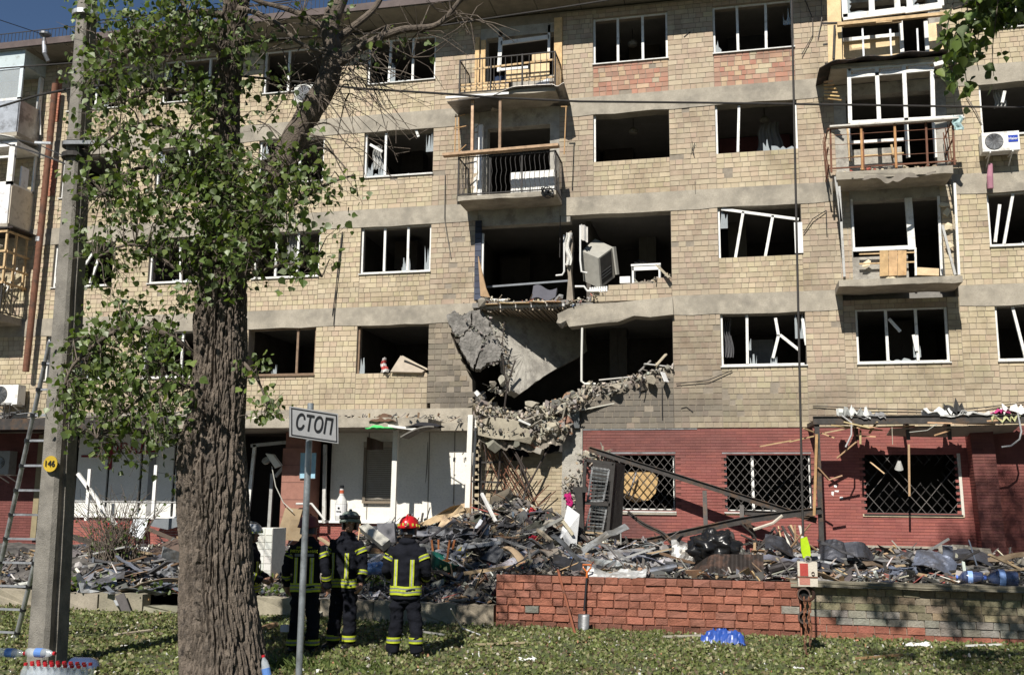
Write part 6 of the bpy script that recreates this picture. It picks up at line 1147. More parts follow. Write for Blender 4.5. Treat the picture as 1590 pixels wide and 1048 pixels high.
for a, b_, w_, c, l_ in (((1330, 1022), (1400, 1016), .05, (.32, .2, .1), 'long brown stick on the lawn near the right corner'), ((1500, 1002), (1555, 1000), .03, (.7, .7, .68), 'thin white batten at the foot of the old garden wall'), ((1030, 988), (1090, 986), .06, (.45, .42, .35), 'pale plank on the lawn left of the blue tarpaulin'), ((740, 1000), (820, 997), .04, (.42, .35, .22), 'thin pale branch on the lawn right of the firefighters'), ((180, 985), (235, 978), .09, (.42, .36, .27), 'flat tan board on the lawn left of the tree'), ((640, 978), (690, 985), .03, (.3, .3, .28), 'thin dark rod in the grass beside the kerb')):
    s = MB(); s.bar(gnd(*a, .05), gnd(*b_, .05), w_, .025, c); tag(recenter(s.build('ground_stick', mAny)), l_, 'stick')
s = MB(); s.tube([gnd(700, 945, .5), gnd(708, 960, .25), gnd(718, 975, .06), gnd(745, 985, .05)], .012, 6, (.7, .7, .7)); tag(recenter(s.build('white_cable', mAny)), 'thin white cable curling down from the kerb', 'cable')
# ---------------- crane hook ----------------
ch = thing('crane_hook', 'crane hook with a red and white weight, green swivel and hanging chains', 'crane hook', tuple(fac(1253, 1020, 14.6)))
YC = 14.6; top = fac(1229, -10, YC); bot = fac(1247, 832, YC)
part('cable', mIron, ch, lambda s: s.tube([top+Vector((-.1, 0, 1.5)), top, top.lerp(bot, .5), bot], .017, 6)); 
g0, g1 = fac(1247, 832, YC), fac(1254, 872, YC)
part('swivel', mAnyS, ch, lambda s: s.slab([fac(u, v, YC-.04) for u, v in ((1243, 836), (1253, 833), (1258, 850), (1259, 862), (1255, 868), (1247, 866), (1244, 855))], .1, (.42, .62, .015)))
part('eye', mGalv, ch, lambda s: s.lathe(fac(1254, 868, YC-.02), [(.03, -.03), (.05, -.03), (.05, .06), (.03, .06)], 12, Matrix.Rotation(R(90), 3, 'X'), (1.3, 1.2, 1.1)))
a, b_ = fac(1239, 909, YC), fac(1268, 872, YC)
wt = part('weight', mAny, ch, lambda s: s.box(a.x, b_.x, YC-.08, YC+.1, a.z, b_.z, (.60, .55, .47)))
part('red_paint', mAny, wt, lambda s: [s.box(a.x+.03, a.x+.14, YC-.084, YC-.08, a.z+.14, b_.z-.02, (.42, .06, .05)), s.box(a.x+.02, a.x+.16, YC-.084, YC-.08, a.z+.02, a.z+.12, (.46, .2, .16))])
part('rust_band', mRust, wt, lambda s: s.box(a.x-.003, b_.x+.003, YC-.087, YC+.1, a.z+.115, a.z+.135)); part('bolt', mRust, wt, lambda s: s.lathe(Vector((b_.x-.06, YC-.085, a.z+.18)), [(0, -.01), (.022, -.01), (.022, .02)], 10, Matrix.Rotation(R(90), 3, 'X')))
hc = fac(1253, 922, YC)
part('hook', mRust, ch, lambda s: s.tube([hc+Vector((0, 0, .1))]+[hc+Vector((.09*math.sin(t), 0, .0+.09*math.cos(t))) for t in np.linspace(.1, 4.6, 16)], [.022]*10+[.02, .018, .015, .012, .01, .008, .006], 8, (.35, .3, .28)))
for dx, L_, v0 in ((-.03, 17, 930), (.035, 13, 930)):
    p = fac(1252, v0, YC)+Vector((dx, 0, 0))
    for k in range(L_):
        part('chain_link', mRust, ch, lambda s: s.tube([p+Vector((.014*math.cos(t)*(1 if k % 2 else .2)+.012*math.sin(k*.9), .014*math.cos(t)*(.2 if k % 2 else 1), -.05*k+.032*math.sin(t))) for t in np.linspace(0, 2*math.pi, 9)], .0095, 5, (1.3, 1.25, 1.15)))
# ---------------- trees ----------------
LV = np.array([[0, 0, 0], [-.34, .12, .05], [-.46, .38, .09], [-.2, .72, .05], [0, 1, -.04], [.2, .72, .05], [.46, .38, .09], [.34, .12, .05], [0, .5, -.01]])
LF = [(0, 8, 2, 1), (8, 4, 3, 2), (0, 7, 6, 8), (8, 6, 5, 4)]
GREENS = 1.25*np.array([(.085, .13, .03), (.10, .155, .035), (.13, .19, .05), (.075, .11, .027), (.16, .21, .06), (.065, .095, .028), (.22, .27, .15)])
def leafmats(P, size, down=.55, seed=0, out=None):
    r_ = np.random.default_rng(seed); n = len(P); 
    tip = r_.normal(size=(n, 3))*.75; tip[:, 2] -= down*1.6; tip /= np.linalg.norm(tip, axis=1)[:, None]
    nn = r_.normal(size=(n, 3))*.8+np.array([0, -.75, .45]); nn -= tip*(nn*tip).sum(1)[:, None]; nn /= np.linalg.norm(nn, axis=1)[:, None]+1e-9
    xx = np.cross(tip, nn); s = size*(.45+r_.random(n)*.95)
    return xx*s[:, None], tip*s[:, None], nn*s[:, None]
def leaves(name, P, size, parent, m_=None, seed=0, down=.55, pal=GREENS, **kw):
    P = np.asarray(P, float); n = len(P); X, Y_, Z = leafmats(P, size, down, seed); off = np.zeros(3); p = parent
    while p is not None: off += np.array(p.location); p = p.parent
    V = (P[:, None, :]+LV[None, :, 0:1]*X[:, None, :]+LV[None, :, 1:2]*Y_[:, None, :]+LV[None, :, 2:3]*Z[:, None, :]-off).reshape(-1, 3).astype(np.float32)
    me = _m.new(name); nf = n*4; me.vertices.add(len(V)); me.vertices.foreach_set('co', V.ravel()); me.loops.add(nf*4); me.polygons.add(nf)
    F = (np.array(LF)[None]+(np.arange(n)*9)[:, None, None]).reshape(-1); me.loops.foreach_set('vertex_index', F.astype(np.int32)); me.polygons.foreach_set('loop_start', np.arange(nf, dtype=np.int32)*4)
    r_ = np.random.default_rng(seed+1); c = pal[r_.integers(0, len(pal), n)]*r_.uniform(.75, 1.25, (n, 1)); c = np.repeat(np.c_[c, np.ones(n)], 4, 0).astype(np.float32)
    at = me.attributes.new('tint', 'FLOAT_COLOR', 'FACE'); at.data.foreach_set('color', c.ravel()); me.materials.append(m_ or mLeaf); me.update(calc_edges=True)
    o = bpy.data.objects.new(name, me); COL.objects.link(o); o.parent = parent
    for k, v in kw.items(): o[k] = v
    return o
TR = thing('poplar_tree', 'tall poplar with deeply furrowed bark and ivy like leaves left of the stop sign', 'tree', (-6.0, 11, 0))
YT = 11.0
tl = [(1110, 298, 414), (1048, 296, 406), (980, 294, 396), (900, 289, 382), (820, 287, 378), (760, 284, 377), (720, 284, 376), (690, 291, 375), (650, 298, 375), (580, 303, 379), (500, 306, 380), (420, 315, 380), (340, 325, 374), (250, 332, 369), (150, 338, 368), (0, 350, 384), (-150, 356, 392)]
tz = [fac((a+b)/2, v, YT) for v, a, b in tl]; tr_ = [(fac(b, v, YT).x-fac(a, v, YT).x)/2 for v, a, b in tl]
zs = [p.z for p in tz]
def tlerp(z): 
    x = np.interp(z, zs, [p.x for p in tz]); return x, np.interp(z, zs, tr_)
NT, NZ = 220, 700; z0, z1 = -.15, zs[-1]; vs_ = []
for i in range(NZ+1):
    z = z0+(z1-z0)*i/NZ; cx, r_ = tlerp(z); flare = .03*math.exp(-max(0, z)/.3)
    for j in range(NT):
        th = 2*math.pi*j/NT; ca, sa = math.cos(th), math.sin(th); w1 = noise.noise(Vector((ca*2.2, sa*2.2, z*.9)))*.35
        q = Vector((ca*6.5+w1, sa*6.5+w1, z*1.7)); f = abs(noise.noise(q)); q2 = Vector((ca*14, sa*14, z*6+w1)); f2 = abs(noise.noise(q2))
        d = .02-.06*max(0, 1-f*6.)-.03*max(0, 1-f2*4)+.03*noise.noise(Vector((ca*1.3, sa*1.3, z*1.2)))+.008*noise.noise(Vector((ca*25, sa*25, z*18)))
        bz = math.exp(-((z-2.75)/.28)**2-((ca+.75)/.5)**2)*.05
        rr = r_*(1+.06*math.sin(2*th+z))+flare*(1+.5*math.sin(th*5))+(d+bz)*min(1, r_/.3); vs_.append((cx+rr*ca, YT+rr*sa, z))
m = MB(); m.add(vs_, [(i*NT+j, i*NT+(j+1) % NT, (i+1)*NT+(j+1) % NT, (i+1)*NT+j) for i in range(NZ) for j in range(NT)]); m.build('trunk', mBark, TR)
def branch(P, r, name='branch', p=None, m_=None, n=10, sub=8, Y=None):
    P = [Vector(q) for q in P]; pts = []
    for i in range(len(P)-1):
        a, b_, c, d = P[max(i-1, 0)], P[i], P[i+1], P[min(i+2, len(P)-1)]
        for k in range(sub):
            t = k/sub; pts.append(.5*((2*b_)+(c-a)*t+(2*a-5*b_+4*c-d)*t*t+(3*b_-a-3*c+d)*t**3))
    pts.append(P[-1]); L = len(pts); r0, r1 = r; s = MB(); rs = [r0+(r1-r0)*(i/(L-1))**.8 for i in range(L)]; s.tube(pts, [q*(1+.12*noise.noise(Vector((i*.7, r0*50, 0)))) for i, q in enumerate(rs)], n)
    s.build(name, m_ or mBark, p or TR); return pts
def pz(u, v, Y=YT): return fac(u, v, Y)
lim = branch([pz(352, 440, 11.0), pz(385, 372, 10.95), pz(425, 285, 10.9), pz(462, 205, 10.9), pz(505, 135, 10.9), pz(517, 85, 10.9), pz(512, 40, 10.9), pz(530, -10, 10.95), pz(540, -80, 11)], (.21, .09), 'limb', n=20)
b2 = [branch([pz(512, 110, 10.9), pz(560, 75, 10.85), pz(620, 48, 10.8), pz(680, 38, 10.8), pz(722, -10, 10.8)], (.07, .025)), branch([pz(508, 75, 10.9), pz(545, 45, 11), pz(580, 15, 11.1), pz(600, -20, 11.2)], (.06, .03)), branch([pz(512, 50, 10.9), pz(460, 20, 10.8), pz(400, 2, 10.7), pz(380, -10, 10.7)], (.045, .02)),
      branch([pz(362, 30, 11), pz(300, 20, 10.8), pz(230, 60, 10.6), pz(180, 90, 10.5)], (.06, .02)), branch([pz(352, 200), pz(300, 150, 10.7), pz(240, 140, 10.5), pz(190, 160, 10.4)], (.05, .015)), branch([pz(345, 330), pz(290, 280, 10.7), pz(220, 260, 10.5), pz(160, 300, 10.4)], (.05, .015)),
      branch([pz(335, 430), pz(280, 420, 10.6), pz(210, 380, 10.4), pz(150, 400, 10.3)], (.04, .012)), branch([pz(310, 560), pz(260, 520, 10.6), pz(190, 510, 10.4), pz(120, 560, 10.3), pz(100, 600, 10.3)], (.045, .012)), branch([pz(300, 600), pz(250, 600, 10.5), pz(190, 640, 10.4), pz(150, 680, 10.3)], (.035, .01)),
      branch([pz(385, 372), pz(440, 330, 10.6), pz(500, 290, 10.5), pz(550, 272, 10.5)], (.04, .01)), branch([pz(372, 440), pz(410, 420, 10.7), pz(460, 410, 10.6), pz(500, 430, 10.6)], (.03, .01)), branch([pz(375, 560), pz(400, 590, 10.8), pz(420, 640, 10.8)], (.03, .008)),
      branch([pz(420, 290), pz(450, 260, 10.6), pz(500, 230, 10.6), pz(540, 265, 10.5)], (.03, .008)), branch([pz(340, 260), pz(270, 200, 10.5), pz(200, 200, 10.4), pz(150, 230, 10.3)], (.04, .01)), branch([pz(356, 90), pz(320, 60, 10.6), pz(290, 20, 10.5), pz(270, -30, 10.5)], (.05, .02)), branch([pz(360, 10), pz(420, 30, 10.6), pz(470, 70, 10.6), pz(540, 95, 10.6)], (.04, .015))]
# thin bare hanging twigs round the limb
rd = random.Random(5); tw = MB()
for i in range(70):
    u = rd.uniform(400, 560); v = rd.uniform(20, 240); 
    if i < 30: u = rd.uniform(470, 560); v = rd.uniform(80, 150)
    L = rd.uniform(50, 190); du = rd.uniform(.2, 1.0)*L if rd.random() < .75 else -rd.uniform(.1, .6)*L; dv = rd.uniform(.1, .8)*L; Y = rd.uniform(10.3, 11.2)
    P = [pz(u, v, 10.9), pz(u+du*.35, v+dv*.15+rd.uniform(-12, 12), Y), pz(u+du*.7, v+dv*.6, Y), pz(u+du, v+dv, Y)]; pts = []
    for a, b_, c, d in [(P[0], P[0], P[1], P[2]), (P[0], P[1], P[2], P[3]), (P[1], P[2], P[3], P[3])]:
        for k in range(6): t = k/6; pts.append(.5*((2*b_)+(c-a)*t+(2*a-5*b_+4*c-d)*t*t+(3*b_-a-3*c+d)*t**3))
    pts.append(P[3]); r0 = rd.choice((.012, .008, .006)); tw.tube(pts, [r0*(1-.7*k/len(pts)) for k in range(len(pts))], 5)
    for k in range(2):
        q = pts[rd.randrange(6, len(pts))]; tw.tube([q, q+Vector((rd.uniform(-.1, .3), rd.uniform(-.1, .1), rd.uniform(-.3, .1)))], .004, 4)
for u, v in [(560, 60), (600, 40), (650, 50), (700, 20), (730, 30), (470, 20), (420, 40), (560, 100), (640, 90)]:
    for k in range(9):
        a = pz(u, v, 10.85); e = pz(u+rd.uniform(-60, 90), v+rd.uniform(-50, 60), rd.uniform(10.4, 11.2)); tw.tube([a, a.lerp(e, .5)+Vector((0, 0, rd.uniform(-.1, .15))), e], [.008, .006, .003], 5)
tw.build('twigs', mBark, TR, stuff=True)
BL = [(205, 40, 70, 55, 420), (270, 30, 80, 50, 520), (330, 60, 60, 70, 420), (170, 110, 50, 60, 330), (240, 120, 70, 60, 520), (330, 150, 60, 70, 520), (165, 200, 45, 60, 260), (220, 210, 60, 70, 420), (290, 240, 60, 70, 620), (350, 260, 55, 60, 520), (170, 290, 45, 55, 330), (240, 310, 70, 55, 620), (320, 340, 70, 65, 800), (400, 300, 55, 45, 480), (460, 290, 45, 40, 300), (400, 350, 60, 40, 420), (440, 230, 45, 40, 200), (520, 275, 35, 20, 60), (385, 60, 30, 50, 60), (430, 120, 45, 60, 100), (510, 30, 60, 40, 90), (610, 60, 60, 40, 60), (500, 340, 35, 30, 50), (450, 395, 50, 30, 170),
      (230, 385, 70, 30, 330), (150, 370, 40, 30, 160), (190, 420, 50, 40, 130), (330, 400, 60, 50, 520), (300, 455, 45, 30, 150), (250, 470, 40, 25, 60), (390, 420, 35, 30, 130), (375, 560, 20, 40, 70), (405, 610, 18, 45, 80), (415, 640, 25, 25, 60), (475, 430, 25, 15, 25),
      (130, 520, 40, 30, 230), (190, 500, 50, 30, 280), (240, 530, 50, 40, 380), (150, 570, 45, 35, 300), (210, 580, 55, 40, 420), (270, 600, 35, 40, 260), (110, 610, 40, 35, 230), (160, 630, 45, 35, 260), (230, 650, 55, 35, 330), (190, 680, 50, 25, 150), (265, 670, 30, 30, 130), (115, 660, 20, 25, 60), (210, 720, 40, 25, 28), (270, 720, 15, 30, 22), (130, 430, 30, 30, 40), (95, 590, 20, 20, 40), (140, 105, 25, 60, 60), (110, 95, 12, 12, 16), (120, 300, 15, 60, 30)]
LP = []; rl = np.random.default_rng(3); TWB = MB(); SK = [p for l_ in [lim]+b2 for p in l_[::2]]+[tz[i].lerp(tz[i+1], t) for i in range(6, len(tz)-1) for t in (0, .5)]
for u, v, ru, rv, n in BL:
    k = max(1, n//14); cu = rl.normal(u, ru*.5, k); cv = rl.normal(v, rv*.5, k); cY = rl.uniform(10.1, 11.2, k)
    for i in range(k):
        q = fac(cu[i], cv[i]+10, cY[i]); o_ = min(SK, key=lambda p: (p-q).length+(.15 if p.z < q.z-.4 else 0)); mid_ = o_.lerp(q, .55)+Vector((0, 0, .12)); TWB.tube([o_, mid_, q], [.009, .006, .003], 4)
        for _ in range(2): e_ = q+Vector((rl.normal()*.12, rl.normal()*.1, rl.normal()*.1)); TWB.tube([q.lerp(o_, .25), e_], .0028, 3)
    for i in range(int(n*.66)):
        j = rl.integers(k); uu = cu[j]+rl.normal()*12; vv = cv[j]+rl.normal()*13; LP.append(fac(uu, vv, cY[j]+rl.normal()*.14))
TWB.build('leaf_twigs', mBark, TR, stuff=True)
LP = np.array([tuple(p) for p in LP])
# crown above the frame
UP_ = []
for cx, cy_, cz, r_, n in ((-5.3, 9.3, 8.9, .6, 330), (-4.8, 9.0, 9.2, .6, 300), (-6.4, 9.5, 8.8, .7, 380), (-4.6, 9.3, 8.5, .45, 130), (-5.2, 9.6, 8.9, .5, 150), (-6.6, 11, 9.6, 1.1, 700), (-7.6, 10.6, 8.8, 1.0, 600), (-5.6, 11, 10.4, 1.0, 500), (-8, 11.3, 10.5, 1.2, 600), (-6.4, 10.6, 11.8, 1.2, 600)):
    for _ in range(n): d = rl.normal(size=3); d *= rl.random()**.4/np.linalg.norm(d); UP_.append((cx+d[0]*r_, cy_+d[1]*r_, cz+d[2]*r_*.8))
order = np.argsort(np.abs(LP[:, 1]-10)); big, rest = LP[order[:300]], LP[order[300:]]
leaves('foliage', np.vstack([rest, np.array(UP_)]), .082, TR, kind='stuff', seed=11)
me0 = None; X, Y_, Z = leafmats(big, .088, .55, 21); rs = np.random.default_rng(8)
lm = []
for k in range(5):
    me = _m.new('leaf'); me.from_pydata([tuple(q) for q in LV], [], LF); at = me.attributes.new('tint', 'FLOAT_COLOR', 'FACE'); c = GREENS[k]; at.data.foreach_set('color', np.array([(*c, 1)]*4, dtype=np.float32).ravel()); me.materials.append(mLeaf); lm.append(me)
for i in range(len(big)):
    o = bpy.data.objects.new('leaf', lm[i % 5]); COL.objects.link(o); o.parent = TR
    q = big[i]-np.array(TR.location); o.matrix_basis = Matrix(((X[i][0], Y_[i][0], Z[i][0], q[0]), (X[i][1], Y_[i][1], Z[i][1], q[1]), (X[i][2], Y_[i][2], Z[i][2], q[2]), (0, 0, 0, 1)))
# tree on the right, most of it outside the frame
T2 = thing('overhanging_tree', 'tree reaching in from the right with hanging leafy twigs before the balcony', 'tree', (6.2, 8.6, 0))
branch([(6.2, 8.6, -.1), (6.15, 8.6, 3), (6.0, 8.7, 7), (5.6, 8.8, 12), (5.0, 8.9, 16)], (.28, .1), 'trunk', T2, n=16)
YR = 9.0; hg = [pz(1660, 40, YR), pz(1590, 5, YR), pz(1530, 0, YR), pz(1480, 15, YR)]
branch([(6.05, 8.65, 6.2), (4.2, 8.9, 6.9), hg[0]+Vector((.3, 0, .3)), hg[1]+Vector((0, 0, .1)), hg[2], hg[3]], (.08, .008), 'branch', T2)
TWG = [([(1500, 0), (1505, 50), (1498, 100), (1505, 150)], 40), ([(1480, 5), (1470, 50), (1475, 90), (1482, 120)], 34), ([(1520, 0), (1522, 40), (1515, 80), (1520, 110)], 34), ([(1550, 0), (1545, 40), (1541, 80), (1543, 118)], 9), ([(1570, 0), (1555, 20), (1530, 30), (1515, 30)], 46), ([(1590, 20), (1570, 10), (1540, 10), (1500, 5)], 70), ([(1490, 40), (1482, 60), (1500, 70), (1512, 60)], 40), ([(1590, 5), (1575, 25), (1560, 30), (1545, 20)], 40), ([(1465, 90), (1470, 100), (1480, 105)], 14)]
RP = []
for P, n in TWG:
    pts = branch([pz(u, v, YR+.1*math.sin(u)) for u, v in P], (.006, .003), 'twig', T2, n=5)
    for _ in range(n): q = pts[random.randrange(len(pts))]; RP.append((q.x+random.gauss(0, .05), q.y+random.gauss(0, .1), q.z+random.gauss(0, .05)))
for cx, cy_, cz, r_, n in ((4.6, 9.0, 8.4, 1.1, 600), (4.2, 9.6, 9.4, 1.3, 500), (6, 8, 9, 1.6, 500), (3.2, 9.1, 8.2, .55, 420), (2.3, 9.1, 8.1, .4, 260), (1.3, 9.1, 8.1, .35, 170), (.5, 9.0, 8.1, .25, 60), (3.4, 9.2, 9.2, .6, 200), (3.4, 7.2, 8.9, .7, 600), (2.2, 6.4, 8.8, .6, 500), (1.0, 6.2, 8.7, .5, 260), (4.4, 6.2, 8.9, .9, 600), (2.0, 5.0, 9.0, .7, 380), (3.6, 4.6, 9.0, .8, 420), (3.0, 9, 16.6, .6, 420), (4.1, 9, 17.2, .9, 900), (1.9, 9, 16.0, .4, 170), (2.6, 9.0, 15.4, .4, 180), (3.6, 9, 16.0, .5, 300), (5, 9, 15.8, 1.2, 800), (5.4, 8.8, 12.5, 1.5, 500)):
    for _ in range(n): d = rl.normal(size=3); d *= rl.random()**.4/np.linalg.norm(d); RP.append((cx+d[0]*r_, cy_+d[1]*r_, cz+d[2]*r_*.9))
for P in ([(6.0, 8.7, 7), (5, 9, 7.8), (4, 9.3, 8.8)], [(5.2, 8.9, 14.5), (4.3, 9, 16.5), (3.2, 9, 17)], [(5.6, 8.8, 12), (4, 9, 14.5), (2.6, 9, 15.6), (1.9, 9, 16)], [(5.9, 8.7, 8), (4, 7.6, 8.8), (2.4, 6.5, 8.8), (1, 6.2, 8.7)], [(4, 7.6, 8.8), (3.4, 5.4, 9), (2, 5, 9)], [(5.9, 8.7, 8), (3.4, 9.2, 8.6), (1.2, 9.1, 8.2), (.4, 9, 8.15)]): branch(P, (.07, .02), 'branch', T2)
leaves('foliage', RP, .095, T2, kind='stuff', seed=31)
# unseen trees added behind and beside the camera to block sky light
def bigtree(x, y, h, lab, seed):
    t = thing('sky_blocking_tree', lab, 'tree', (x, y, 0)); r_ = np.random.default_rng(seed); P = []
    branch([(x, y, -.1), (x+.1, y, h*.4), (x-.1, y, h*.8)], (.35, .1), 'trunk', t, n=10, sub=3)
    for _ in range(22):
        c = np.array([x, y, h*.55])+r_.normal(size=3)*np.array([3.0, 2.0, h*.19]); k = 150
        d = r_.normal(size=(k, 3)); d /= np.linalg.norm(d, axis=1)[:, None]; P.append(c+d*(r_.random((k, 1))**.4)*np.array([2.2, 1.8, 1.7]))
    leaves('foliage', np.vstack(P), .42, t, kind='stuff', seed=seed)
for i, (x, y, h) in enumerate(((-24, -14, 22), (-15, -15, 23), (-6, -14, 22), (3, -15, 23), (12, -14, 22), (22, -13, 22), (-29, 2, 19), (19, 4, 19), (17, 16, 17))): bigtree(x, y, h, ('dense unseen tree added to block the sky behind the camera, far left', 'dense unseen tree added to block the sky behind the camera, near left', 'dense unseen tree added to block the sky straight behind the camera', 'tall unseen tree added to block the sky behind the camera, just right of centre', 'unseen tree added to block the sky behind the camera, right', 'unseen tree added to block the sky behind the camera, far right', 'unseen tree added to block the sky to the left of the lawn', 'unseen tree added to block the sky to the right of the lawn', 'unseen tree added to block the sky right of the old garden wall')[i], 50+i)
# bare shrub in the left bed
SH = thing('bare_shrub', 'nearly bare shrub with thin upright stems in the bed by the left shop', 'shrub', tuple(onpile(178, 868)))
s = MB(); c0 = onpile(178, 868); SP_ = []
for i in range(120):
    a = rd.gauss(0, .5); L = rd.uniform(.5, 1.7); bb = c0+Vector((rd.gauss(0, .22), rd.gauss(0, .15), -.05)); e = bb+Vector((a*L, rd.gauss(0, .2), L*.95)); mm = bb.lerp(e, .5)+Vector((rd.gauss(0, .07), 0, .08)); s.tube([bb, mm, e], [.011, .007, .003], 4)
    for k in range(3): q = bb.lerp(e, rd.random()); s.tube([q, q+Vector((rd.gauss(0, .15), rd.gauss(0, .1), rd.uniform(0, .2)))], .004, 3); SP_.append(tuple(q+Vector((rd.gauss(0, .05), 0, 0))))
s.build('stems', mBark, SH, stuff=True); leaves('foliage', SP_, .06, SH, kind='stuff', seed=77)
for u, v, n, l_ in ((640, 900, 110, 'leafy green weeds growing over the kerb by the red helmeted firefighter'), (420, 925, 90, 'small green weeds below the white tiled counter'), (260, 922, 70, 'low green weeds on the kerb left of the trunk'), (573, 905, 140, 'dark green broken branch between the firefighters'), (140, 915, 60, 'low weeds on the kerb by the concrete pole'), (610, 818, 60, 'green fallen twig on the dark steel box')):
    p = onpile(u, v); P = [(p.x+random.gauss(0, .32), p.y+random.gauss(0, .18), p.z+abs(random.gauss(.05, .12))) for _ in range(n)]; t = thing('weeds', l_, 'weeds', tuple(p)); leaves('foliage', P, .085, t, kind='stuff', seed=u, down=0)
# ---------------- grass, fallen leaves ----------------
GP = []; r_ = np.random.default_rng(17); n = 98000
gx = r_.uniform(-13.8, 4.9, n); gy = 9.6+(r_.random(n)**.8)*7.2; keep = (np.abs(gx/gy+.25) < .68); gx, gy = gx[keep], gy[keep]
gz = np.array([lawn_z(a, b) for a, b in zip(gx, gy)])+r_.uniform(.0, .035, len(gx))
# thin patches where bare soil shows
kp = np.array([noise.noise(Vector((a*.9, b*1.6, 4)))+.5*noise.noise(Vector((a*3, b*5, 9))) > -.06 for a, b in zip(gx, gy)]) | (r_.random(len(gx)) < .3)
GPAL = 1.0*np.array([(.13, .16, .045), (.17, .20, .06), (.11, .14, .04), (.21, .23, .09), (.22, .19, .09), (.09, .11, .035), (.30, .29, .16), (.16, .19, .055), (.13, .10, .06)])
leaves('grass', np.c_[gx, gy, gz][kp], .045, None, mGLeaf, seed=41, down=-.05, pal=GPAL, kind='stuff', label='short grass covered with fallen green leaves', category='grass')
o = bpy.data.objects['grass']
s = MB(); 
for i in range(9000):
    a = r_.uniform(-11.5, 4.9); b = 10+6.6*r_.random(); 
    if noise.noise(Vector((a*1.3, b*1.3, 2))) < -.05 and i % 3: continue
    h = r_.uniform(.03, .10); z = lawn_z(a, b); dx, dy = r_.normal(size=2)*.03; s.add([(a-.004, b, z), (a+.004, b, z), (a+dx, b+dy, z+h)], [(0, 1, 2)], (.12, .16, .045))
for cu, cv, k in ((470, 1038, 160), (560, 1042, 90), (430, 1038, 90)):
    c = gnd(cu, cv, 0)
    for _ in range(k):
        a = c.x+r_.normal()*.25; b = c.y+r_.normal()*.2; h = r_.uniform(.05, .17); dx, dy = r_.normal(size=2)*.07; s.add([(a-.006, b, 0), (a+.006, b, 0), (a+dx*.5+.004, b, h*.6), (a+dx, b+dy, h)], [(0, 1, 2), (0, 2, 3)], (.13, .18, .05))
gb = s.build('grass_blades', mGLeaf, stuff=True); tag(gb, 'thin upright grass blades on the lawn', 'grass')
s = MB()
for i in range(900):
    a = r_.uniform(-11, 4.9); b = 10+6.5*r_.random(); chunk(s, (a, b, .035), (r_.uniform(.02, .09), r_.uniform(.02, .07), .02), None, random.choice([(.7, .7, .68), (.5, .47, .4), (.25, .22, .18), (.6, .58, .5), (.4, .2, .12)]))
tag(s.build('litter', mAny, stuff=True), 'small pale crumbs of debris scattered over the lawn', 'litter')
# ---------------- pole, ladder, sign, cables ----------------
PO = thing('concrete_pole', 'grey concrete utility pole with a yellow number disc', 'utility pole', (-8.22, 11, 0))
sec = [(-.235, .12), (-.235, -.06), (-.135, -.17), (.10, -.17), (.15, -.12), (.13, -.02), (.17, .0), (.235, -.08), (.245, .12), (.1, .2), (-.1, .2)]
s = MB(); vs_ = []; NP = 60
for i in range(NP+1):
    z = -.2+10.4*i/NP; k = 1-.46*z/9.2
    for x, y in sec: vs_.append((-8.40-.028*z+x*k*.92+.004*noise.noise(Vector((x*9, z*3, 1))), 11+y*k+.006*noise.noise(Vector((x*9, z*4, 5))), z))
M_ = len(sec); s.add(vs_, [(i*M_+j, i*M_+(j+1) % M_, (i+1)*M_+(j+1) % M_, (i+1)*M_+j) for i in range(NP) for j in range(M_)][::1]+[tuple(NP*M_+j for j in range(M_))])
s.f = [tuple(reversed(f)) if False else f for f in s.f]; s.build('shaft', mPole, PO)
d = fac(79, 720, 10.80); part('number_disc', mAny, PO, lambda s: s.lathe(d, [(0, .0), (.10, .0), (.10, .012), (0, .012)], 28, Matrix.Rotation(R(90), 3, 'X')@Matrix.Scale(1, 3), (.55, .38, .03)))
t = text('146', .105, mBlk, PO, (d.x+8.22-.004, d.y-11-.022, d.z-.0), (R(90), 0, 0), 'number', .002); 
for v in (24, 226, 243): 
    q = fac(140, v, 11); part('steel_band', mGalv if v < 50 else mIron, PO, lambda s: s.tube([(-8.40-.028*q.z, 11, q.z-.03), (-8.40-.028*q.z, 11, q.z+.03)], .175 if v < 50 else .19, 16, (1.9, 1.9, 1.9) if v < 50 else (1, 1, 1)))
part('insulator_arm', mGalv, PO, lambda s: [s.bar(fac(100, 222, 10.8), fac(165, 222, 10.8), .05, .05), s.bar(fac(55, 222, 10.8), fac(80, 223, 10.8), .04, .03, (2, 2, 2))])
LD = thing('ladder', 'telescopic aluminium ladder with black collars leaning behind the pole', 'ladder', tuple(gnd(10, 1030)))
def proj(p):
    q = np.array(p)-CP; d_ = q@FW; return 795+F_PX*(q@RT)/d_, 524-F_PX*(q@UP)/d_
def ladpt(z, u0, v0, sl_):
    Y = 12.9-.36*z; X = -8.
    for _ in range(6): v = proj((X, Y, z))[1]; X = fac(u0+(v0-v)*sl_, v, Y).x
    return Vector((X, Y, z))
r1 = (ladpt(0, 64, 590, .2207), ladpt(4.15, 64, 590, .2207)); r2 = (ladpt(0, 60, 850, .25), ladpt(4.15, 60, 850, .25))
for a, b_ in (r1, r2):
    part('rail', mGalv, LD, lambda s: s.tube([a, b_], [.036, .028], 12, (1.35, 1.35, 1.38)))
for k in range(12):
    t = .03+k*.082; a, b_ = r1[0].lerp(r1[1], t), r2[0].lerp(r2[1], t)
    part('rung', mGalv, LD, lambda s: s.bar(a, b_, .035, .03, (1.2, 1.2, 1.25))); part('collar', mBlack, LD, lambda s: [s.tube([q-Vector((0, 0, .025)), q+Vector((0, 0, .025))], .044, 12) for q in (a,)]); part('collar', mBlack, LD, lambda s: s.tube([b_-Vector((0, 0, .025)), b_+Vector((0, 0, .025))], .044, 12))
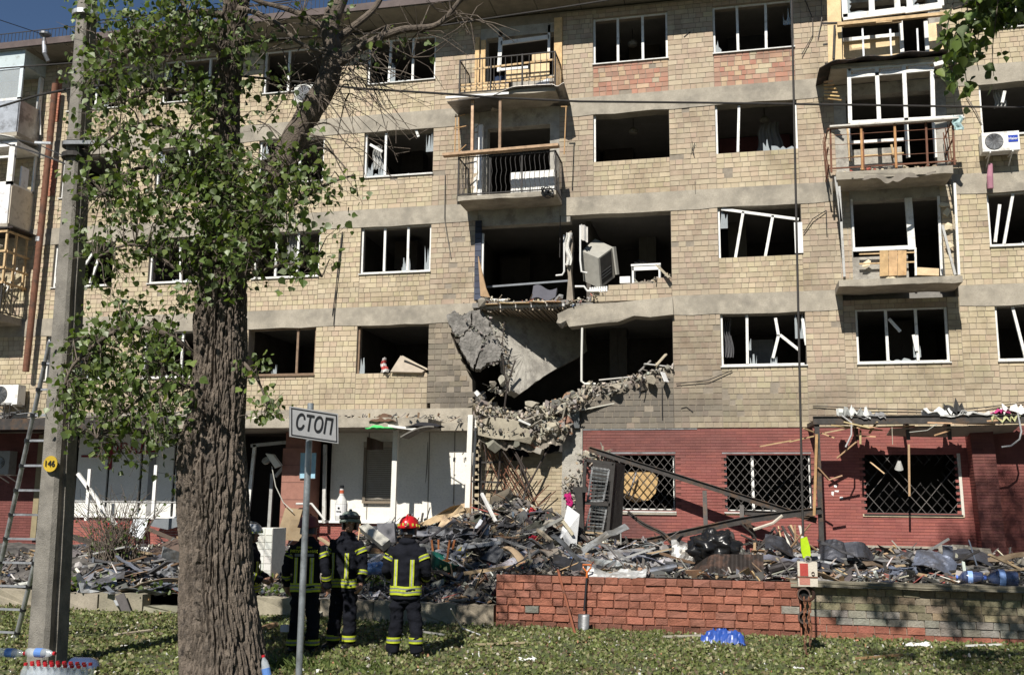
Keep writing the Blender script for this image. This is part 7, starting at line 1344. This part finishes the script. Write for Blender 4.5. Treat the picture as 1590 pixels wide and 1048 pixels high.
SG = thing('stop_sign', 'small white plate reading stop on a grey steel post', 'sign', tuple(fac(463, 1048, 8.2)[:2])+(0,))
a, b_ = fac(464, 1048, 8.33), fac(481, 660, 8.33); sl_ = (b_.x-a.x)/(b_.z-a.z); part('post', mGalv, SG, lambda s: s.tube([Vector((a.x-(a.z+.1)*sl_, 8.33, -.1)), Vector((b_.x+.2*sl_, 8.33, b_.z+.2))], .029, 18, (.95, 1., 1.02)))
YS = 8.0; A_ = fac(449, 631, YS); B_ = fac(524, 643, 8.24); A2 = fac(449, 678, YS); ex = (B_-A_); Wd = ex.length; ex.normalize(); dn_ = (A2-A_); H_ = dn_.length; dn_.normalize(); nrm = dn_.cross(ex).normalized()
if nrm.y > 0: nrm = -nrm
dn_ = (dn_-nrm*dn_.dot(nrm)).normalized()
SGL = Vector(SG.location)
part('plate', mAnyS, SG, lambda s: s.slab([A_, A_+ex*Wd, A_+ex*Wd+dn_*H_, A_+dn_*H_][::-1], .03, (.36, .365, .37)))
cc = A_+ex*Wd/2+dn_*H_/2
def brd(s):
    m_ = .012; t_ = .009
    for x0, x1, z0, z1 in ((m_, Wd-m_, m_, m_+t_), (m_, Wd-m_, H_-m_-t_, H_-m_), (m_, m_+t_, m_, H_-m_), (Wd-m_-t_, Wd-m_, m_, H_-m_)):
        q = [A_+ex*x+dn_*z for x, z in ((x0, z0), (x0, z1), (x1, z1), (x1, z0))]
        sgn = 1; s.add([p+nrm*.034 for p in q]+[p-nrm*.034 for p in q], [(0, 1, 2, 3), (7, 6, 5, 4)])
part('border', mBlk, SG, brd)
tx = text('СТОП', H_*.62, mBlk, SG, cc-SGL+nrm*.034, (0, 0, 0), 'lettering', .003)
tx.rotation_euler = Matrix((ex, -dn_, nrm)).transposed().to_euler(); bb_ = [v.co for v in tx.data.vertices]; wx = max(v.x for v in bb_)-min(v.x for v in bb_); hx = max(v.y for v in bb_)-min(v.y for v in bb_); tx.scale = (Wd*.74/wx, H_*.56/hx, 1)
part('bracket', mGalv, SG, lambda s: s.bar(Vector((b_.x, 8.33, cc.z)), cc-nrm*.03, .04, .1))
def cable(P, r, label, Ys, sag=0, group=None):
    Q = [fac(u, v, Y) for (u, v), Y in zip(P, Ys)]; pts = []
    for a, b_ in zip(Q, Q[1:]):
        for k in range(10): t = k/10; pts.append(a.lerp(b_, t)-Vector((0, 0, sag*4*t*(1-t))))
    pts.append(Q[-1]); s = MB(); s.tube(pts, r, 6, (1.1, 1.1, 1.1)); return tag(recenter(s.build('overhead_cable', mIron)), label, 'cable', group)
cable([(-30, 175), (60, 148), (120, 136), (370, 118), (560, 138), (690, 146), (770, 152), (900, 158), (1100, 160), (1300, 163), (1620, 168)], .016, 'thick black cable crossing the whole facade below the top floor', [11.5, 11.2, 11, 11.2, 12, 12.5, 13, 13.5, 14.5, 15, 16])
cable([(-20, 108), (290, 85), (410, 62), (620, 50), (860, 14), (980, -5)], .011, 'thin grey wire rising from the left edge to the roof', [12, 11, 11.2, 11.4, 12, 12])
cable([(145, 33), (250, 22), (400, 8), (480, -4)], .009, 'thin wire from the pole top towards the tree crown', [11, 11, 11, 11])
cable([(-20, 25), (70, 55)], .012, 'short service wire running down to the roof corner', [20, 24])
cable([(-20, 205), (60, 225), (100, 243)], .009, 'thin wire from the left balconies to the pole', [20, 14, 11.1])
cable([(-20, 215), (50, 235), (90, 250), (118, 262)], .014, 'drooping dark wire below the thin wire at the left', [20, 14, 11.5, 11.1])
cable([(68, 60), (62, 130), (63, 210)], .02, 'white conduit down the corner beside the left balconies', [24.9, 24.95, 24.95])
for o in [o for o in bpy.data.objects if o.get('label', '').startswith('white conduit')]: o.data.materials[0] = mPvc
WL = 'loose wires hanging on the facade'
for P, l_ in (([(1250, 0), (1262, 30), (1262, 55), (1245, 85)], 'loose black wires curling beside the top right balcony'), ([(1275, 0), (1276, 30), (1270, 60)], 'grey wire hanging right of the black wires'), ([(1283, 327), (1262, 340), (1248, 362)], 'black wire curl right of the bent window frame'), ([(1283, 327), (1283, 345), (1284, 365)], 'short wire hanging beside the black curl'), ([(532, 360), (525, 420), (516, 490)], 'dark loose wire hanging left of the third floor window'), ([(531, 362), (523, 430), (518, 505)], 'second dark wire hanging just right of its twin'), ([(1137, 575), (1100, 590), (1050, 596)], 'sagging wire below the bent second floor window'), ([(691, 270), (690, 340), (700, 400)], 'long pale wire beside the blue tiled strip'), ([(1028, 600), (1028, 648)], 'thin string under the white paper sheet'), ([(870, 335), (869, 400)], 'thin black wire in the torn third floor opening'), ([(612, 720), (606, 750), (610, 775)], 'pale wire loop on the shutter'), ([(665, 668), (663, 720), (660, 765)], 'long pale wire hanging from the canopy end'),
              ([(1500, 150), (1515, 172), (1525, 195)], 'grey pipe curl by the large outdoor unit'), ([(1262, 630), (1350, 634), (1480, 638), (1530, 632), (1590, 625)], 'thin cable lying along the wall above the canopy frame'), ([(1079, 222), (1075, 232), (1078, 242)], 'short black wire stub between the fourth floor windows')):
    s = MB(); s.tube([fac(u, v, YF-.06-.03*(i % 2)) for i, (u, v) in enumerate(P)], .012, 5, (5, 5, 4.6) if 'pale' in l_ or 'grey' in l_ else (1, 1, 1)); tag(recenter(s.build('loose_wire', mIron)), l_, 'wire', WL)
# ---------------- outdoor units ----------------
def ac(u0, v0, u1, v1, Yf, dep, label, brand=None, ratio=.6, col=(1, 1, 1)):
    a, b_ = fac(u0, v1, Yf), fac(u1, v0, Yf); x0, x1, z0, z1 = a.x, b_.x, a.z, b_.z; W = x1-x0; H = z1-z0
    t = thing('air_conditioner', label, 'air conditioner', ((x0+x1)/2, Yf, z0)); c = Vector((x0+W*ratio*.52, Yf, (z0+z1)/2)); rr = min(H*.42, W*ratio*.46)
    part('casing', mPvc, t, lambda s: s.box(x0, x1, Yf, Yf+dep, z0, z1, col)); gp = part('fan_grille', mGalv, t, lambda s: [s.lathe(c-Vector((0, .012, 0)), [(q-.006, 0), (q+.006, 0), (q+.006, .01)], 28, Matrix.Rotation(R(90), 3, 'X')) for q in np.arange(.03, rr, .022)]+[s.bar(c-Vector((0, .014, 0)), c+Vector((rr*math.cos(k), -.014, rr*math.sin(k))), .008) for k in np.arange(0, 6.28, .52)])
    part('fan_opening', mIron, t, lambda s: s.lathe(c-Vector((0, .001, 0)), [(0, 0), (rr, 0), (rr*1.04, .004)], 28, Matrix.Rotation(R(90), 3, 'X'), (3, 3, 3)))
    for x in (x0+W*.2, x1-W*.2): part('bracket', mPvc, t, lambda s: [s.bar((x, Yf, z0-.02), (x, YF, z0-.02), .03), s.bar((x, Yf+.05, z0-.03), (x, YF, z0-.25), .025)])
    if brand:
        bx_ = part('badge', mAnyS, t, lambda s: s.box(x1-W*.30, x1-W*.04, Yf-.008, Yf, z0+H*.42, z1-H*.22, (.02, .06, .42)))
        text(brand, H*.2, mWhite, t, (x1-W*.17-(x0+x1)/2, -.012, z0+H*.6-z0), (R(90), 0, 0), 'lettering', .002)
    return t
ac(1526, 203, 1582, 236, 24.62, .32, 'white outdoor unit with a blue square badge under a right hand window', 'Haier', .62)
ac(-14, 597, 29, 628, 24.6, .32, 'white outdoor unit at the left edge above the shop canopy', None, .6)
ac(456, 130, 486, 160, 24.6, .3, 'white outdoor unit with a bare round fan below a top floor window', None, 1.0, (.75, .75, .73))
ac(-10, 700, 16, 736, 24.5, .3, 'grey outdoor unit in the shade of the left shop canopy', None, .7, (.35, .35, .35))
s = MB(); s.tube([fac(1538, 255, 24.9), fac(1537, 275, 24.88), fac(1538, 293, 24.9)], [.05, .075, .07], 10, (.42, .2, .26)); tag(recenter(s.build('pink_sleeve', mCloth)), 'pink cloth sleeve hanging below the badged outdoor unit', 'cloth')
# ---------------- bottles at the lower left ----------------
def bottle(p, M, label, cap=(.5, .02, .03), sc=1., lab=(.12, .25, .6), group=None, name='water_bottle'):
    t = thing(name, label, 'water bottle', tuple(p), group)
    pr_ = [(0, 0), (.042, 0), (.045, .03), (.041, .06), (.045, .09), (.045, .19), (.035, .25), (.016, .29), (.015, .3)]
    s = MB(); s.lathe(p, [(a*sc, b*sc) for a, b in pr_], 14, M); s.build('body', mBottle, t, smooth=True)
    s = MB(); s.lathe(p, [(.018*sc, .295*sc), (.018*sc, .32*sc), (0, .32*sc)], 10, M, cap); s.build('cap', mAnyS, t)
    s = MB(); s.lathe(p, [(.0465*sc, .1*sc), (.0465*sc, .18*sc)], 14, M, lab); s.build('label_band', mAnyS, t)
    return t
I3 = Matrix.Identity(3)
for i in range(9):
    for j in range(3):
        p = gnd(-5+i*13, 1080, .0); p = Vector((p.x, 9.75+j*.1, .0)); bottle(p-Vector((0, 0, .09)), I3, 'clear water bottle with a red cap standing in the shrink wrapped pack', group='red capped bottles in the pack at the lower left corner', sc=1.15, lab=(.55, .6, .7))
for i in range(2): p = fac(-2+i*45, 1012, 9.85); bottle(p, Matrix.Rotation(R(90), 3, 'Y')@I3, ('clear bottle lying on the pack at the far left', 'second clear bottle lying on the pack beside the pole')[i], sc=1.1)
p = fac(112, 1036, 11.05); s = MB(); s.lathe(p, [(0, 0), (.12, 0), (.13, .03), (.122, .08), (.13, .12), (.13, .25), (.1, .32), (.04, .36)], 18, Matrix.Rotation(R(90), 3, 'Y')); tag(recenter(s.build('big_water_jug', mBlueP, smooth=True)), 'large clear blue bottle lying on the grass right of the pole', 'water jug')
bottle(fac(407, 1014, 11.0)-Vector((0, 0, 0)), Matrix.Rotation(R(14), 3, 'Y')@Matrix.Rotation(R(180), 3, 'X')@Matrix.Rotation(R(180), 3, 'X'), 'tall bottle with a red cap leaning against the tree trunk', sc=1.25) if False else None
q = fac(418, 1062, 10.6); bottle(Vector((q.x, 10.6, .02)), Matrix.Rotation(R(-16), 3, 'Y'), 'tall bottle with a red cap leaning against the tree trunk', sc=1.05)
# ---------------- firefighters ----------------
mSkin = mat('skin', (.36, .20, .14), .6, .08, 8, .05, 60)
mSuit = mat('dark_suit', (.010, .011, .016), .95, .3, 6, .4, 90, spec=.12)
mBand = mat('reflective_band', (1, 1, 1), .6, .25, 22, .1, 60, col2=(.35, .34, .2), c2scale=12, c2lo=.52, c2hi=.72)
def ell(c, rx, ry, n=18, M=None):
    M = M or Matrix.Identity(3); return [Vector(c)+M@Vector((rx*math.cos(2*math.pi*j/n), ry*math.sin(2*math.pi*j/n), 0)) for j in range(n)]
def loft(s, rings):
    n = len(rings[0]); vs = [p for r_ in rings for p in r_]; fs = [(i*n+j, i*n+(j+1) % n, (i+1)*n+(j+1) % n, (i+1)*n+j) for i in range(len(rings)-1) for j in range(n)]
    fs += [tuple(range(n-1, -1, -1)), tuple((len(rings)-1)*n+j for j in range(n))]; s.add(vs, fs)
def dense(P, rr, k=5):
    P = [Vector(p) for p in P]; o = []; q = []
    for i in range(len(P)-1):
        for j in range(k): o.append(P[i].lerp(P[i+1], j/k)); q.append(rr[i]+(rr[i+1]-rr[i])*j/k)
    o.append(P[-1]); q.append(rr[-1])
    for _ in range(2): o = [o[0]]+[(o[i-1]+2*o[i]+o[i+1])/4 for i in range(1, len(o)-1)]+[o[-1]]
    return o, q
def blob(s, c, d, n=14, M=None):
    M = M or Matrix.Identity(3); rings = []
    for i in range(1, n):
        th = math.pi*i/n; rings.append([Vector(c)+M@Vector((d[0]*math.sin(th)*math.cos(2*math.pi*j/16), d[1]*math.sin(th)*math.sin(2*math.pi*j/16), -d[2]*math.cos(th))) for j in range(16)])
    loft(s, rings)
def fuse(s, name, m_, parent, vox, wr=0, sm_=2, seed=0):
    me = _m.new('tmp'); me.from_pydata([tuple(v) for v in s.v], [], s.f); o = bpy.data.objects.new('tmp', me); COL.objects.link(o)
    md = o.modifiers.new('r', 'REMESH'); md.mode = 'VOXEL'; md.voxel_size = vox
    ms = o.modifiers.new('s', 'SMOOTH'); ms.iterations = sm_; ms.factor = .5
    dg = bpy.context.evaluated_depsgraph_get(); e = bpy.data.meshes.new_from_object(o.evaluated_get(dg)); bpy.data.objects.remove(o)
    if wr:
        n = len(e.vertices); a = np.empty(n*3, np.float32); e.vertices.foreach_get('co', a); a = a.reshape(-1, 3); nn = np.empty(n*3, np.float32); e.vertices.foreach_get('normal', nn); nn = nn.reshape(-1, 3)
        k = np.array([noise.noise(Vector((x*7+seed, y*7, z*13)))+.5*abs(noise.noise(Vector((x*16, y*16, z*24+seed)))) for x, y, z in a]); e.vertices.foreach_set('co', (a+nn*(k*wr)[:, None]).ravel())
    at = e.attributes.new('tint', 'FLOAT_COLOR', 'FACE'); at.data.foreach_set('color', np.ones(len(e.polygons)*4, dtype=np.float32)); e.materials.clear(); e.materials.append(m_); e.polygons.foreach_set('use_smooth', [True]*len(e.polygons)); e.update()
    q = bpy.data.objects.new(name, e); COL.objects.link(q); q.parent = parent; return q
YEL, SIL, GRY = (.48, .56, .03), (.42, .43, .42), (.2, .21, .22)
def person(x, y, rz, label, helmet, arms, legs, head=(0, 0), bands='back', hz=1., txt=None, stoop=0):
    P = thing('person', label, 'person', (x, y, .01), rz=rz); P.scale = (hz, hz, hz); Z0 = MB
    def bld(s, name, m_, p, **k):   # built in the figure's own space
        off = Vector(P.location); sc = s
        s.v = [(a+off.x, b+off.y, c+off.z) for a, b, c in s.v]; return s.build(name, m_, p, **k)
    TOR = [(.76, .200, .150), (.85, .203, .152), (.95, .20, .148), (1.08, .198, .145), (1.22, .212, .148), (1.34, .222, .140), (1.41, .205, .125), (1.46, .15, .10), (1.50, .085, .085), (1.545, .075, .08)]
    def tor(z): return np.interp(z, [t[0] for t in TOR], [t[1] for t in TOR]), np.interp(z, [t[0] for t in TOR], [t[2] for t in TOR])
    def ty(z): return stoop*max(0, z-1.0)
    s = MB(); loft(s, [ell((0, ty(z), z), a, b_) for z, a, b_ in TOR])
    for sh in (-1, 1):
        A = arms[0 if sh < 0 else 1]; o, q = dense([(sh*.17, ty(1.4), 1.405)]+[(sh*abs(p[0]), p[1], p[2]) for p in A], [.075, .072, .062, .055]); s.tube(o, q, 16)
    blob(s, (0, ty(1.48)-.02, 1.49), (.11, .10, .05))
    J = fuse(s, 'jacket', mSuit, P, .013, .022, 2, rz)
    s = MB(); loft(s, [ell((0, 0, z), a, b_) for z, a, b_ in ((.70, .12, .11), (.78, .165, .125), (.88, .175, .13), (.96, .17, .12))])
    for k, sh in enumerate((-1, 1)):
        hx, kx, fx, ky, fy = legs[k]; o, q = dense([(sh*.085, 0, .84), (sh*kx, ky, .47), (sh*fx, fy, .07)], [.108, .088, .082]); s.tube(o, q, 18)
    fuse(s, 'trousers', mSuit, P, .013, .024, 2, rz+5)
    # body under the clothes: head, neck, trunk, limbs and hands in one skin
    hx, hy = head; hc = Vector((hx*.3, ty(1.6)+.015+hy*.5, 1.655)); HM = Matrix.Rotation(-hx*3.0, 3, 'Z')@Matrix.Rotation(-hy*3, 3, 'X')
    s = MB(); loft(s, [ell((0, ty(z), z), a*.86, b_*.86) for z, a, b_ in TOR[:8]]); s.tube([(0, ty(1.4), 1.40), (0, ty(1.5)+.0, 1.5), hc-Vector((0, 0, .03))], [.07, .058, .056], 16)
    blob(s, hc+HM@Vector((0, -.01, .03)), (.078, .098, .098), M=HM); blob(s, hc+HM@Vector((0, .028, -.035)), (.058, .062, .078), M=HM); blob(s, hc+HM@Vector((0, .102, -.008)), (.013, .018, .022), M=HM); blob(s, hc+HM@Vector((0, .088, -.052)), (.022, .012, .008), M=HM); blob(s, hc+HM@Vector((0, .08, -.09)), (.025, .02, .018), M=HM); blob(s, hc+HM@Vector((0, .085, .035)), (.055, .014, .012), M=HM)
    for e_ in (-1, 1): blob(s, hc+HM@Vector((e_*.08, -.005, -.005)), (.01, .02, .032), M=HM)
    for k, sh in enumerate((-1, 1)):
        A = arms[k]; o, q = dense([(sh*.17, ty(1.4), 1.405)]+[(sh*abs(p[0]), p[1], p[2]) for p in A], [.05, .046, .036, .03]); s.tube(o, q, 12)
        w0 = Vector((sh*abs(A[-1][0]), A[-1][1], A[-1][2])); e0 = Vector((sh*abs(A[-2][0]), A[-2][1], A[-2][2])); d = (w0-e0).normalized(); si = Vector((0, 1, 0)) if abs(d.z) > .6 else Vector((sh*-.3, .2, 1)).normalized(); si = (si-d*si.dot(d)).normalized(); nn = d.cross(si)*(-sh)
        pm = w0+d*.09; s.tube([w0-d*.03, w0+d*.03, pm], [.028, .036, .036], 12)
        for f in range(4):
            b0 = w0+d*.07+si*(.030-.020*f); L = (.070, .078, .072, .056)[f]; c1 = b0+d*L*.5+nn*.008; c2 = c1+d*L*.32+nn*.022; c3 = c2+d*L*.15+nn*.026; s.tube([b0-d*.02, b0+d*.015, c1, c2, c3], [.0105, .0105, .0098, .009, .0075], 8)
        b0 = w0+d*.03+si*.03; s.tube([b0-si*.01, b0+si*.02+d*.02+nn*.01, b0+si*.024+d*.05+nn*.02, b0+si*.016+d*.07+nn*.03], [.014, .0125, .011, .009], 8)
        hx_, kx, fx, ky, fy = legs[k]; o, q = dense([(sh*.085, 0, .84), (sh*kx, ky, .47), (sh*fx, fy, .07)], [.085, .06, .045]); s.tube(o, q, 12)
    loft(s, [ell((0, 0, z), a, b_) for z, a, b_ in ((.72, .1, .09), (.85, .15, .11), (.96, .15, .1))])
    bd = fuse(s, 'body', mSkin, P, .0068, 0, 1)
    for e_ in (-1, 1):
        s = MB(); blob(s, hc+HM@Vector((e_*.032, .083, .012)), (.012, .008, .009), 8, HM); bld(s, 'eye', mWhite, P); s = MB(); blob(s, hc+HM@Vector((e_*.032, .090, .011)), (.0055, .004, .0055), 8, HM); bld(s, 'pupil', mBlk, P)
        s = MB(); s.bar(hc+HM@Vector((e_*.015, .1, .042)), hc+HM@Vector((e_*.055, .09, .044)), .008, .007, (2.5, 2, 1.5)); bld(s, 'eyebrow', mIron, P)
    s = MB(); s.grid(lambda a, b_: hc+HM@Vector((.083*math.sin((a-.5)*4.2), -.1*math.cos((a-.5)*4.2)-.008, .05-.11*b_)), 16, 4, (.03, .02, .015), thick=.006); bld(s, 'hair', mAny, P)
    # boots
    for k, sh in enumerate((-1, 1)):
        hx_, kx, fx, ky, fy = legs[k]; s = MB(); f0 = Vector((sh*fx, fy, 0)); s.tube([f0+Vector((0, 0, .2)), f0+Vector((0, 0, .08)), f0+Vector((0, 0, .04))], [.06, .058, .055], 14); blob(s, f0+Vector((sh*.01, .06, .045)), (.052, .145, .05)); blob(s, f0+Vector((sh*.015, .13, .04)), (.05, .07, .042)); fuse(s, 'boot', mBlack, P, .01, 0, 1)
    # helmet
    hcol, hm, vis = helmet
    s = MB(); rings = []; top = hc+HM@Vector((0, -.012, .045))
    for i in range(12):
        t = i/11; rr = math.cos(t*math.pi/2)**.62 if i < 11 else .06; z = .152*math.sin(t*math.pi/2); flare = 1+.10*max(0, 1-t*7)
        rings.append([top+HM@Vector((.138*rr*flare*math.cos(2*math.pi*j/28), (.172*rr*flare)*math.sin(2*math.pi*j/28), z-.02-.035*max(0, -math.sin(2*math.pi*j/28))*(1-t)**3)) for j in range(28)])
    loft(s, rings); he = bld(s, 'helmet', hm, P, smooth=True)
    he.data.attributes['tint'].data.foreach_set('color', np.array([(*hcol, 1)]*len(he.data.polygons), dtype=np.float32).ravel())
    s = MB(); s.grid(lambda a, b_: top+HM@Vector((.012*(a-.5)*2, (.178-.02*0)*math.cos(math.pi*b_)*1., -.01+.165*math.sin(math.pi*b_))), 2, 20, hcol, thick=.006); s.build; bld(s, 'helmet_crest', hm, he.parent)
    if vis == 'band' or vis == 'dots':
        for k in range(14 if vis == 'dots' else 40):
            a = 2*math.pi*k/(14 if vis == 'dots' else 40); c = top+HM@Vector((.142*math.cos(a), .175*math.sin(a), -.0)); s = MB(); s.obox(c, (.02, .02, .022) if vis == 'band' else (.016, .02, .035), Matrix.Rotation(a, 3, 'Z'), (.55, .6, .1)); 
            if vis == 'dots' or k % 2 == 0: bld(s, 'reflector', mBand, P)
    if vis == 'goggles' or vis == 'visor':
        s = MB(); s.grid(lambda a, b_: top+HM@Vector((.146*math.sin((a-.5)*2.4), .178*math.cos((a-.5)*2.4)+.004, .02+.05*b_)), 14, 3, (2.2, 2.2, 2.2), thick=.008); bld(s, 'goggles', mBlack, P, smooth=True)
    s = MB(); s.grid(lambda a, b_: hc+HM@Vector((.105*math.sin((a-.5)*4.4), -.115*math.cos((a-.5)*4.4)-.02*b_, .04-.12*b_)), 20, 5, (1.2, 1.2, 1.2), thick=.008); bld(s, 'neck_guard', mBlack, P)
    s = MB(); [s.bar(hc+HM@Vector((e_*.088, .01, .03)), hc+HM@Vector((e_*.03, .05, -.115)), .012, .004) for e_ in (-1, 1)]; bld(s, 'chin_strap', mBlack, P)
    # reflective bands
    def ring(z0, z1, c, off=.012, nm='reflective_band'):
        s = MB(); rs = []
        for z in (z0, z1): a, b_ = tor(z); rs.append((z, a+off, b_+off))
        s.grid(lambda u, v: (rs[0][1]*math.cos(2*math.pi*u)*(1-v)+rs[1][1]*math.cos(2*math.pi*u)*v, ty(z0)+(rs[0][2]*(1-v)+rs[1][2]*v)*math.sin(2*math.pi*u), z0+(z1-z0)*v+.004*math.sin(u*30)), 48, 1, c, thick=.004); return bld(s, nm, mBand, P)
    for z, hh, c in ((.815, .028, YEL), (.843, .018, GRY), (.861, .026, YEL), (.887, .018, GRY), (.905, .024, YEL)): ring(z, z+hh, c)
    def vert(x, f, z0, z1):
        for dx, ww, c in ((-.014, .018, YEL), (.003, .014, SIL), (.019, .018, YEL)):
            def g_(u, v):
                z = z0+(z1-z0)*v; a, b_ = tor(z); xx = x+dx+(u-.5)*ww; return (xx, ty(z)+f*(b_+.014)*math.sqrt(max(0, 1-(xx/(a+.012))**2)), z)
            s = MB(); s.grid(g_, 1, 10, c, thick=.004*f*-1 if False else .004); bld(s, 'reflective_band', mBand, P)
    for f in (-1, 1): vert(-.11, f, .93, 1.27); vert(.11, f, .93, 1.27)
    for k, sh in enumerate((-1, 1)):
        A = arms[k]; o, q = dense([(sh*.17, ty(1.4), 1.405)]+[(sh*abs(p[0]), p[1], p[2]) for p in A], [.075, .072, .062, .055])
        for t, hh in ((.30, .03), (.80, .03)):
            i = int(t*(len(o)-1)); d = (o[i+1]-o[i-1]).normalized()
            for dd, c in ((-.03, YEL), (-.008, GRY), (.014, YEL)): s = MB(); s.tube([o[i]+d*dd, o[i]+d*(dd+.019)], q[i]+.012, 20, c, cap=False); bld(s, 'reflective_band', mBand, P)
        hx_, kx, fx, ky, fy = legs[k]; o, q = dense([(sh*.085, 0, .84), (sh*kx, ky, .47), (sh*fx, fy, .07)], [.108, .088, .082])
        for dd, c in ((-.04, YEL), (-.013, GRY), (.012, YEL)):
            zc = .235+dd if bands == 'mid' else .15+dd; i = min(range(len(o)), key=lambda j: abs(o[j].z-zc)); pq = Vector((o[i].x, o[i].y, zc)); s = MB(); s.tube([pq, pq+Vector((0, 0, .024))], .097, 22, c, cap=False); bld(s, 'reflective_band', mBand, P)
    if txt:
        a, b_ = tor(1.36); s = MB(); s.grid(lambda u, v: ((u-.5)*.27, ty(1.3)-(b_+.016)*math.sqrt(1-((u-.5)*.27/(a+.02))**2), 1.285+.035*v), 12, 1, GRY, thick=.004); bld(s, 'reflective_band', mBand, P)
        text(txt, .052, mYelT, P, (0, ty(1.35)-b_-.018, 1.352), (R(90), 0, 0), 'lettering', .002); text('ДСНС УКРАЇНИ', .028, mYelT, P, (0, ty(1.4)-b_-.01, 1.405), (R(90+8), 0, 0), 'lettering', .002)
    return P
mYelT = mat('yellow_lettering', (.5, .55, .03), .6, .05, 4, 0)
mHel = mat('helmet_shell', (1, 1, 1), .28, .1, 5, .03, 20)
mHelM = mat('matt_helmet_shell', (1, 1, 1), .6, .2, 5, .03, 20)
down = [(.235, -.01, 1.27), (.275, -.02, 1.10), (.285, .08, .87)]
down2 = [(.24, -.02, 1.27), (.275, -.02, 1.10), (.285, .05, .88)]
fwd = [(.245, .0, 1.26), (.285, .02, 1.08), (.20, .24, 1.00)]
L0 = ((0, .115, .14, .03, -.02), (0, .11, .12, .0, .04)); L4 = ((0, .125, .16, .02, .0), (0, .125, .17, .03, .03)); L3 = ((0, .10, .10, .02, 0), (0, .12, .15, .03, .03))
g4, g2_, g3, g1 = gnd(627, 1023), gnd(470, 1015), gnd(532, 1008), gnd(381, 1006)
person(g4.x, g4.y, R(4), 'firefighter seen from behind in a glossy red helmet facing the rubble', ((.50, .012, .018), mHel, 'dots'), (fwd, fwd), L4, (0, .05), 'mid', 1.015, stoop=.06)
person(g2_.x, g2_.y, R(8), 'firefighter with back lettering and dark red helmet behind the sign post', ((.17, .03, .035), mHelM, ''), (down, down), L0, (.0, .03), 'low', 1.01, txt='РЯТУВАЛЬНИК')
person(g3.x, g3.y, R(168), 'firefighter in a grey green helmet facing the camera and looking sideways', ((.20, .25, .22), mHelM, 'goggles'), (down2, down), L3, (-.16, -.02), 'low', 1.045)
person(g1.x, g1.y, R(-75), 'firefighter in a silver helmet half hidden behind the tree trunk', ((.42, .44, .47), mHel, 'band'), (fwd, fwd), L0, (0, -.02), 'low', .94)
q = fac(399, 896, 13.55); s = MB(); s.slab([q+Vector((-.05, -.08, .1)), q+Vector((.08, -.08, .12)), q+Vector((.1, -.08, -.1)), q+Vector((-.02, -.08, -.12))], .03, (.10, .10, .11)); tag(recenter(s.build('hand_lamp', mAnyS)), 'small dark device held by the firefighter behind the trunk', 'device')
q = gnd(442, 975, .35); s = MB(); s.obox(q, (.1, .06, .09), None, (.6, .6, .7)); tag(recenter(s.build('paper_cup', mAny)), 'small pale lilac carton beside the leg of the lettered firefighter', 'carton')
